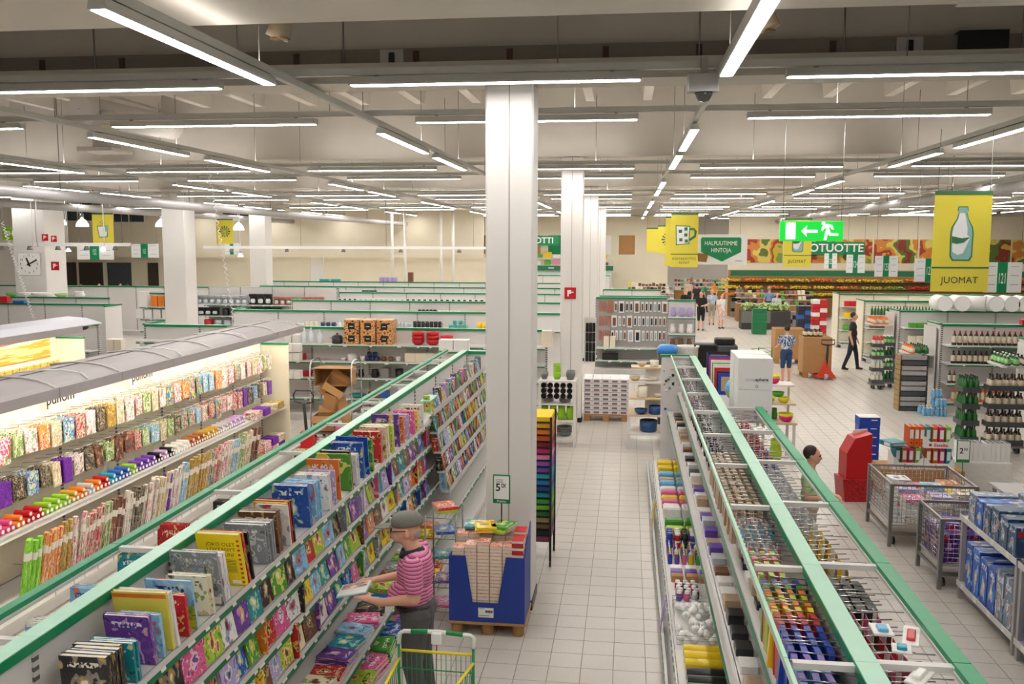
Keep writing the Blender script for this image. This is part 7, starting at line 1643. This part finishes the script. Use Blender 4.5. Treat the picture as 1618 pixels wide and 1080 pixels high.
# ================================================================== hanging signs
m_by = mat('banner_yellow', '#e9d94c', .6, var=.02); m_bg = mat('banner_green', '#3f7a52', .6); m_gtx = mat('banner_text', '#3c5a46', .6); m_gw = mat('banner_white', '#eef0f0', .6, var=.01); m_aqua = mat('banner_aqua', '#8fc0bb', .6)
def wires(t, xs, z0, z1): 
    for x in xs: ob('hanging_wire', MB().cyl((x, 0, z0), (x, 0, z1), .004, n=4), [m_metal], t)
def banner(lab, x0, x1, y0, y1, Y, icon, words, side=False):
    a = PD(x0, y0, Y); b = PD(x1, y1, Y); w = (b.x - a.x) / 2; h = a.z - b.z
    t = thing('hanging_banner', lab, 'sign', ((a.x + b.x) / 2, Y, b.z), 0, 'yellow hanging banners')
    ob('cloth', MB().box(-w, w, 0, .015, 0, h), [m_by], t); ob('top_bar', MB().box(-w, w, -.01, .025, h - .05 * w * 2, h + .01), [m_bg], t)
    wires(t, (-w * .9, w * .9), h, 5.5 - b.z)
    if words:
        ob('divider_line', MB().box(-w, w, -.004, 0, h * .235, h * .25), [m_bg], t)
        for i, s in enumerate(words): text('lettering', s, w * (.34 if len(words) < 2 else .25), m_gtx, t, (0, -.004, h * (.115 if len(words) == 1 else (.155 - i * .075))), ext=.001)
    cz = h * .6 if words else h * .5; u = w * {'bottle': .6, 'mug': .9, 'bucket': .7, 'flower': .7}.get(icon, .5)
    def poly(n, pts, m, o=-.006): ob(n, MB().prism([(x * u, cz + z * u) for x, z in pts], o, o + .005, 'y'), [m], t)
    if icon == 'bottle':
        out = [(-.28, 1.55), (.28, 1.55), (.32, 1.3), (.24, 1.2), (.34, .8), (.62, .3), (.68, -.1), (.66, -1.5), (.5, -1.75), (-.5, -1.75), (-.66, -1.5), (-.68, -.1), (-.62, .3), (-.34, .8), (-.24, 1.2), (-.32, 1.3)]
        poly('icon_outline', out, m_bg, -.005); poly('icon_body', [(x * .88, z * .96) for x, z in out], m_aqua, -.008)
        poly('icon_shine', [(-.2, 1.15), (.1, 1.15), (.2, .7), (.3, .2), (.3, -.2), (.5, -.3), (.1, -1.3), (-.2, -1.4), (-.52, -1.2), (-.56, -.1), (-.5, .3), (-.26, .8)], m_gw, -.011)
        poly('icon_label', [(-.58, -.25), (.0, -.38), (.5, -.3), (.1, -.65), (-.3, -.72), (-.58, -.65)], m_bg, -.014)
    elif icon == 'mug':
        poly('icon_outline', [(-.75, .8), (.45, .75), (.4, -.75), (-.7, -.85)], m_bg, -.005); poly('icon_body', [(-.68, .73), (.38, .68), (.33, -.68), (-.63, -.78)], m_gw, -.008)
        for (x, z) in ((-.35, .3), (.1, .0), (-.3, -.4), (.15, -.5), (.1, .5)): poly('icon_square', [(x - .13, z - .13), (x + .13, z - .13), (x + .13, z + .13), (x - .13, z + .13)], m_bg, -.011)
        ob('icon_handle', MB().tube([(q[0] * u, -.005, cz + q[1] * u) for q in [(.42, .5), (.75, .5), (.88, .3), (.85, -.1), (.4, -.4)]], .1 * u, 5), [m_bg], t)
    elif icon == 'bucket':
        poly('icon_outline', [(-.8, .35), (.8, .4), (.6, -1.1), (-.55, -1.15)], m_bg, -.005); poly('icon_body', [(-.7, .27), (.7, .3), (.5, -1.0), (-.47, -1.05)], m_gw, -.008); poly('icon_cloth', [(.3, .35), (.8, .4), (.75, -.3), (.35, -.4)], m_aqua, -.011)
        for x, z in ((-.3, .8), (0, 1.0), (.2, .75), (-.05, .65)): poly('icon_bubble', [(x + .07 * math.cos(q), z + .07 * math.sin(q)) for q in [PI * k / 4 for k in range(8)]], m_bg)
    elif icon == 'flower':
        for k in range(12):
            q = PI * k / 6; poly('icon_petal', [(.12 * math.cos(q + 1), .12 * math.sin(q + 1)), (.9 * math.cos(q - .12), .9 * math.sin(q - .12)), (.95 * math.cos(q + .12), .95 * math.sin(q + .12))], m_bg if k % 2 else m_gtx)
    return t
banner('large yellow banner with bottle picture reading JUOMAT', 1478, 1560, 303, 461, 13.4, 'bottle', ['JUOMAT'])
banner('smaller yellow JUOMAT banner behind the exit sign', 1240, 1281, 345, 422, 27.5, 'bottle', ['JUOMAT'])
banner('yellow banner with mug picture reading KERTAKÄYTTÖASTIAT', 1061, 1102, 337, 422, 28.5, 'mug', ['KERTAKÄYTTÖ', 'ASTIAT'])
banner('yellow banner partly hidden just behind the mug banner', 1052, 1090, 342, 420, 31.5, None, None)
banner('yellow banner with flower picture behind the mug banners', 1040, 1072, 356, 400, 36.5, 'flower', None)
banner('pale yellow banner farthest left of the mug banners', 1022, 1050, 360, 398, 41.5, None, None)
banner('yellow banner with bucket picture above aisle 152', 145, 180, 337, 385, 31.5, 'bucket', None)
banner('yellow banner with snowflake picture right of white column', 341, 369, 346, 385, 38, 'flower', None)
for i, (x, w) in enumerate([(442, 12), (487, 12), (526, 20), (573, 18), (610, 14)]): banner('small distant yellow banner over the chilled counter, %s from left' % ordn(i), x - w / 2, x + w / 2, 352 if i != 2 else 345, 385, 52, None, None)
# price campaign sign
a = PD(1102, 370, 30); b = PD(1180, 418, 30); w = (b.x - a.x) / 2; h = a.z - b.z
t = thing('campaign_sign', 'white hanging sign with green shield reading HALPUUTIMME HINTOJA', 'sign', ((a.x + b.x) / 2, 30, b.z))
ob('board', MB().box(-w, w, 0, .02, 0, h), [m_gw], t); ob('shield', MB().prism([(-w * .82, h * .9), (w * .72, h * .9), (w * .76, h * .84), (w * .76, h * .42), (0, h * .1), (-w * .84, h * .42), (-w * .86, h * .84)], -.008, 0, 'y'), [m_green], t)
text('lettering', 'HALPUUTIMME', h * .2, m_bwhite, t, (-.05 * w, -.01, h * .7), ext=.002, sx=.8); text('lettering', 'HINTOJA.', h * .2, m_bwhite, t, (-.02 * w, -.01, h * .47), ext=.002, sx=.8)
ob('picture_basket', MB().prism([(-w * .95, h * .1), (-w * .62, h * .08), (-w * .55, h * .35), (-w * .98, h * .38)], -.013, -.008, 'y'), [m_cardd], t); ob('picture_leaf', MB().prism([(-w * .7, h * .35), (-w * .5, h * .48), (-w * .62, h * .33)], -.014, -.009, 'y'), [m_cgreen], t)
text('store_name', 'PRISMA', h * .07, m_gtx, t, (w * .68, -.004, h * .12), ext=.001); wires(t, (-w * .7, w * .7), h, 5.5 - b.z)
# exit sign
a = PD(1233, 349, 12); b = PD(1332, 381, 12); w = (b.x - a.x) / 2; h = a.z - b.z
m_ex = mat('exit_green', '#10c83c', .4, var=0, emit=.22, ecol='#10d840'); m_exw = mat('exit_white', '#ffffff', .4, var=0, emit=.3)
t = thing('exit_sign', 'lit green emergency exit sign with running figure and arrow', 'sign', ((a.x + b.x) / 2, 12, b.z))
ob('light_box', MB().cbox(-w, w, 0, .06, 0, h, .006), [m_ex], t)
def ex(n, pts): ob(n, MB().prism([(x * h, z * h) for x, z in pts], -.006, 0, 'y'), [m_exw], t)
ex('door_symbol', [(-1.25, .1), (-.78, .1), (-.78, .92), (-1.25, .92)])
ex('arrow', [(-.5, .5), (-.22, .78), (-.26, .56), (.28, .56), (.28, .42), (-.26, .42), (-.22, .22)])
ex('runner_body', [(.5, .72), (.72, .86), (.98, .80), (1.06, .58), (.98, .58), (.9, .7), (.82, .70), (.92, .40), (1.28, .38), (1.28, .28), (.86, .28), (.78, .36), (.72, .06), (.6, .06), (.66, .46), (.74, .66), (.6, .62), (.52, .5), (.46, .54)])
ex('runner_head', [(.56 + .09 * math.cos(q), .88 + .09 * math.sin(q)) for q in [PI * k / 5 for k in range(10)]])
wires(t, (-w * .92, w * .92), h, 5.5 - b.z)
# aisle number signs
def aisle(num, x0, x1, y0, y1, Y, where, rz=0.):
    a = PD(x0, y0, Y); b = PD(x1, y1, Y); w = (b.x - a.x) / 2; h = a.z - b.z
    t = thing('aisle_sign', 'hanging white aisle sign, green number %s, %s' % (num, where), 'sign', ((a.x + b.x) / 2, Y, b.z), rz, 'aisle number signs')
    ob('board', MB().box(-w, w, 0, .015, 0, h), [m_gw], t); ob('number_block', MB().box(-w * .3, w * .22, -.006, 0, 0, h), [m_green], t)
    text('number', num, h * .5, m_bwhite, t, (-w * .04, -.008, h * .45), ext=.001, sx=.36)
    for k in range(3):
        for s in (-1, 1): ob('print_line', MB().box(-w * .22, w * .22, -.003, 0, 0, h * .025), [m_inkg], t, (s * w * .62, 0, h * (.85 - k * .3)))
    wires(t, (-w * .9, w * .9), h, 5.5 - b.z)
for n_, x0, x1, y0, y1, Y in [('121', 1556, 1613, 414, 462, 14.6), ('122', 1446, 1492, 408, 445, 18.5), ('123', 1383, 1418, 404, 437, 22.5), ('124', 1338, 1366, 402, 431, 26.5), ('125', 1303, 1322, 400, 424, 31), ('152', 121, 180, 384, 410, 34), ('153', 207, 251, 385, 407, 39), ('154', 355, 378, 384, 402, 44)]: aisle(n_, x0, x1, y0, y1, Y, {'121': 'nearest, right of the large bottle banner', '122': 'just left of the large bottle banner', '123': 'second left of the large bottle banner', '124': 'third left of the large bottle banner', '125': 'next to the exit sign', '152': 'below the bucket banner', '153': 'left of the white column', '154': 'below the snowflake banner'}[n_])
p = PD(17, 369, 33); t = thing('department_sign', 'lime green hanging sign reading PIHA at left edge', 'sign', (p.x, 33, p.z)); ob('board', MB().box(-.35, .35, 0, .02, -.25, .28), [mat('sign_lime', '#8cc22a', .5)], t); text('lettering', 'PIHA', .25, m_bwhite, t, (0, -.006, .0), ext=.001, bold=.005); wires(t, (-.3, .3), .28, 5.5 - p.z)
# safety signs on columns
def redsign(lab, px, py, Y, s, kind):
    p = PD(px, py, Y); t = thing('safety_sign', lab, 'sign', (p.x, Y, p.z), 0, 'red safety signs'); ob('plate', MB().box(-s, s, 0, .006, -s, s), [m_red], t)
    ob('symbol', MB().prism([(-.5 * s, -.55 * s), (-.25 * s, -.55 * s), (-.25 * s, -.1 * s), (.15 * s, -.1 * s), (.15 * s, .55 * s), (-.5 * s, .55 * s)], -.004, 0, 'y'), [m_bwhite], t); ob('symbol', MB().box(.15 * s, .6 * s, -.004, 0, .1 * s, .25 * s), [m_bwhite], t)
redsign('red fire hose sign on the second white column', 901, 463, 19.995, .125, 0)
redsign('red fire sign high on the far left column, left one', 71, 375, 30.2, .12, 0); redsign('red fire sign high on the far left column, right one', 85, 377, 30.2, .11, 0); redsign('red extinguisher sign lower on the far left column', 87, 420, 30.2, .15, 0)
# wall clock
p = PD(46, 417, 21); t = thing('clock', 'square white station clock hanging at left showing ten past eleven', 'clock', (p.x, 21, p.z), .12); s = .285
ob('case', MB().cbox(-s, s, 0, .07, -s, s, .01), [m_tgrey], t); ob('dial', MB().box(-s + .015, s - .015, -.004, 0, -s + .015, s - .015), [m_bwhite], t)
for k in range(12): text('numeral', str(k or 12), .07, m_ink, t, (.21 * math.sin(PI * k / 6), -.006, .21 * math.cos(PI * k / 6)), ext=.001)
for nm_, ang, L, w_ in (('hour_hand', math.radians(-22), .16, .02), ('minute_hand', math.radians(62), .22, .015)): ob(nm_, MB().box(-w_, w_, -.012, -.008, -.06, L), [m_black], t, rot=(0, ang, 0))
ob('rod', MB().cyl((.1, .03, s), (.1, .03, 5.5 - p.z), .012, n=6), [m_bwhite], t)
# ================================================================== ceiling equipment
m_bus = mat('busbar_grey', '#7a746a', .6, var=.06); m_sock = mat('socket_brown', '#4a3226', .6)
t = thing('busbar_duct', 'grey busbar duct with brown sockets under the front beam', 'duct', (0, 9.36, 5.8))
ob('duct', MB().box(-17, 17, -.06, .06, -.1, .09), [m_bus], t); ob('lower_lip', MB().box(-17, 17, -.09, .06, -.13, -.1), [m_dmetal], t)
for x in (-6.2, -5.3, -3.4, -2.15, -1.2, -.25, .65, 1.9, 3.2): ob('socket', MB().box(-.03, .03, -.075, -.06, -.07, .06), [m_sock], t, (x, 0, 0))
for x in (-2.4, 2.6): 
    q = ob('access_plate', MB().box(-.12, .12, -.072, -.06, -.08, .08), [m_tgrey], t, (x, 0, 0)); ob('plate_hole', MB().cbox(-.03, .03, -.075, -.072, -.05, .05, .01), [m_black], q)
ob('joint_cover', MB().box(-.22, .22, -.1, .07, -.12, .12), [m_black], t, (3.25, 0, 0))
for x in (-5.6, -2.9, .65, 2.0, 3.6): ob('drop_rod', MB().cyl((x, -.07, -.12), (x, -.07, .6), .01, n=5), [m_metal], t)
t = thing('unit_heater', 'white boxy air unit at the upper right edge', 'air unit', (PD(1580, 25, 8.3).x, 8.35, 6.0)); ob('casing', MB().cbox(-.3, .5, -.15, .15, -.05, .25, .02), [m_white], t); ob('grille', MB().box(-.22, .4, -.155, -.15, -.02, .04), [m_metal], t)
for i, (x, y) in enumerate([(442, 44), (1209, 30)]):
    p = PD(x, y, 8.0); t = thing('ceiling_speaker', 'round cream ceiling speaker under the front soffit, %s' % ['left one', 'right one'][i], 'speaker', (p.x, 8.0, p.z)); ob('body', MB().lathe([(.1, -.09), (.095, -.05), (.085, .12)], 16).xf(Matrix.Rotation(.35 * (1 if i == 0 else -1), 4, 'Y')), [mat('speaker_cream', '#cdb89c', .5)], t); ob('grille', MB().lathe([(.09, -.095), (.001, -.1)], 16), [m_cardd], t); ob('stem', MB().cyl((0, 0, .1), (0, 0, 7.25 - p.z), .01, n=5), [m_metal], t)
p = PD(1110, 150, 9.05); t = thing('dome_camera', 'white box with dome security camera at rail crossing', 'camera', (p.x, 8.9, p.z)); ob('housing', MB().cbox(-.15, .13, -.08, .08, .0, .17, .01), [m_tgrey], t); ob('dome', MB().lathe([(.001, -.09), (.05, -.075), (.08, -.03), (.085, .0)], 14), [mat('dome_smoke', '#55514f', .1)], t); ob('bracket', MB().box(-.03, .03, -.03, .03, .17, .32), [m_metal], t)
p = PD(125, 172, 17); t = thing('air_duct', 'big white round air duct with diffuser box at upper left', 'duct', (p.x, 17, p.z))
ob('pipe', MB().cyl((0, 0, 0), (.6, 5, .0), .27, n=24), [m_white], t); ob('drop_pipe', MB().lathe([(.3, -.72), (.26, -.68), (.26, -.1), (.2, .0)], 20), [m_white], t, (.3, .4, 0)); ob('flange', MB().cbox(-.35, .38, -.2, .6, -.80, -.72, .01), [m_white], t, (.25, .2, 0)); ob('control_box', MB().cbox(-.1, .1, -.06, .06, -.5, -.3, .01), [m_cream], t, (.5, .12, 0)); ob('end_cross', MB().box(-.03, .03, -.008, 0, -.004, .004), [m_metal], t)
for i, (X, z, r) in enumerate([(-12.4, 4.95, .12), (-19, 5.1, .13), (8.2, 5.15, .12)]):
    t = thing('ceiling_pipe', 'long pale round pipe running away under ceiling, %s from left' % ordn((1, 0, 2)[i]), 'pipe', (X, 16, z)); ob('pipe', MB().cyl((0, 0, 0), (0, 46, 0), r, n=14), [m_tgrey], t)
    for k in range(8): ob('strap', MB().cyl((0, 3 + k * 6, r), (0, 3 + k * 6, 7.2 - z), .012, n=4), [m_metal], t)
for i, (x0, y0, x1, y1, Y) in enumerate([(3, 350, 54, 505, 17.5), (325, 240, 372, 520, 19)]):
    a = PD(x0, y0, Y); b = PD(x1, y1, Y); pts = []
    for k in range(121):
        f = k / 120; q = a.lerp(b, f); pts.append((q.x + .03 * math.cos(k * 1.6), q.y + .03 * math.sin(k * 1.6), q.z))
    tag(ob('spiral_cord', MB().tube(pts, .008, 4), [m_bwhite]), 'white spiral power cord hanging over the wrap canopy, %s one' % ['left', 'right'][i], 'cord')
for i, (x, y, Y) in enumerate([(60, 390, 21), (165, 388, 25), (105, 385, 30)]):
    p = PD(x, y, Y); tag(ob('drop_cable', MB().cyl((0, 0, 0), (0, 0, 5.5 - p.z), .014, n=5), [m_bwhite], None, p), 'thin white cord hanging from ceiling at left, %s' % ordn(i), 'cord')
bpy.data.scenes.remove(TMP)
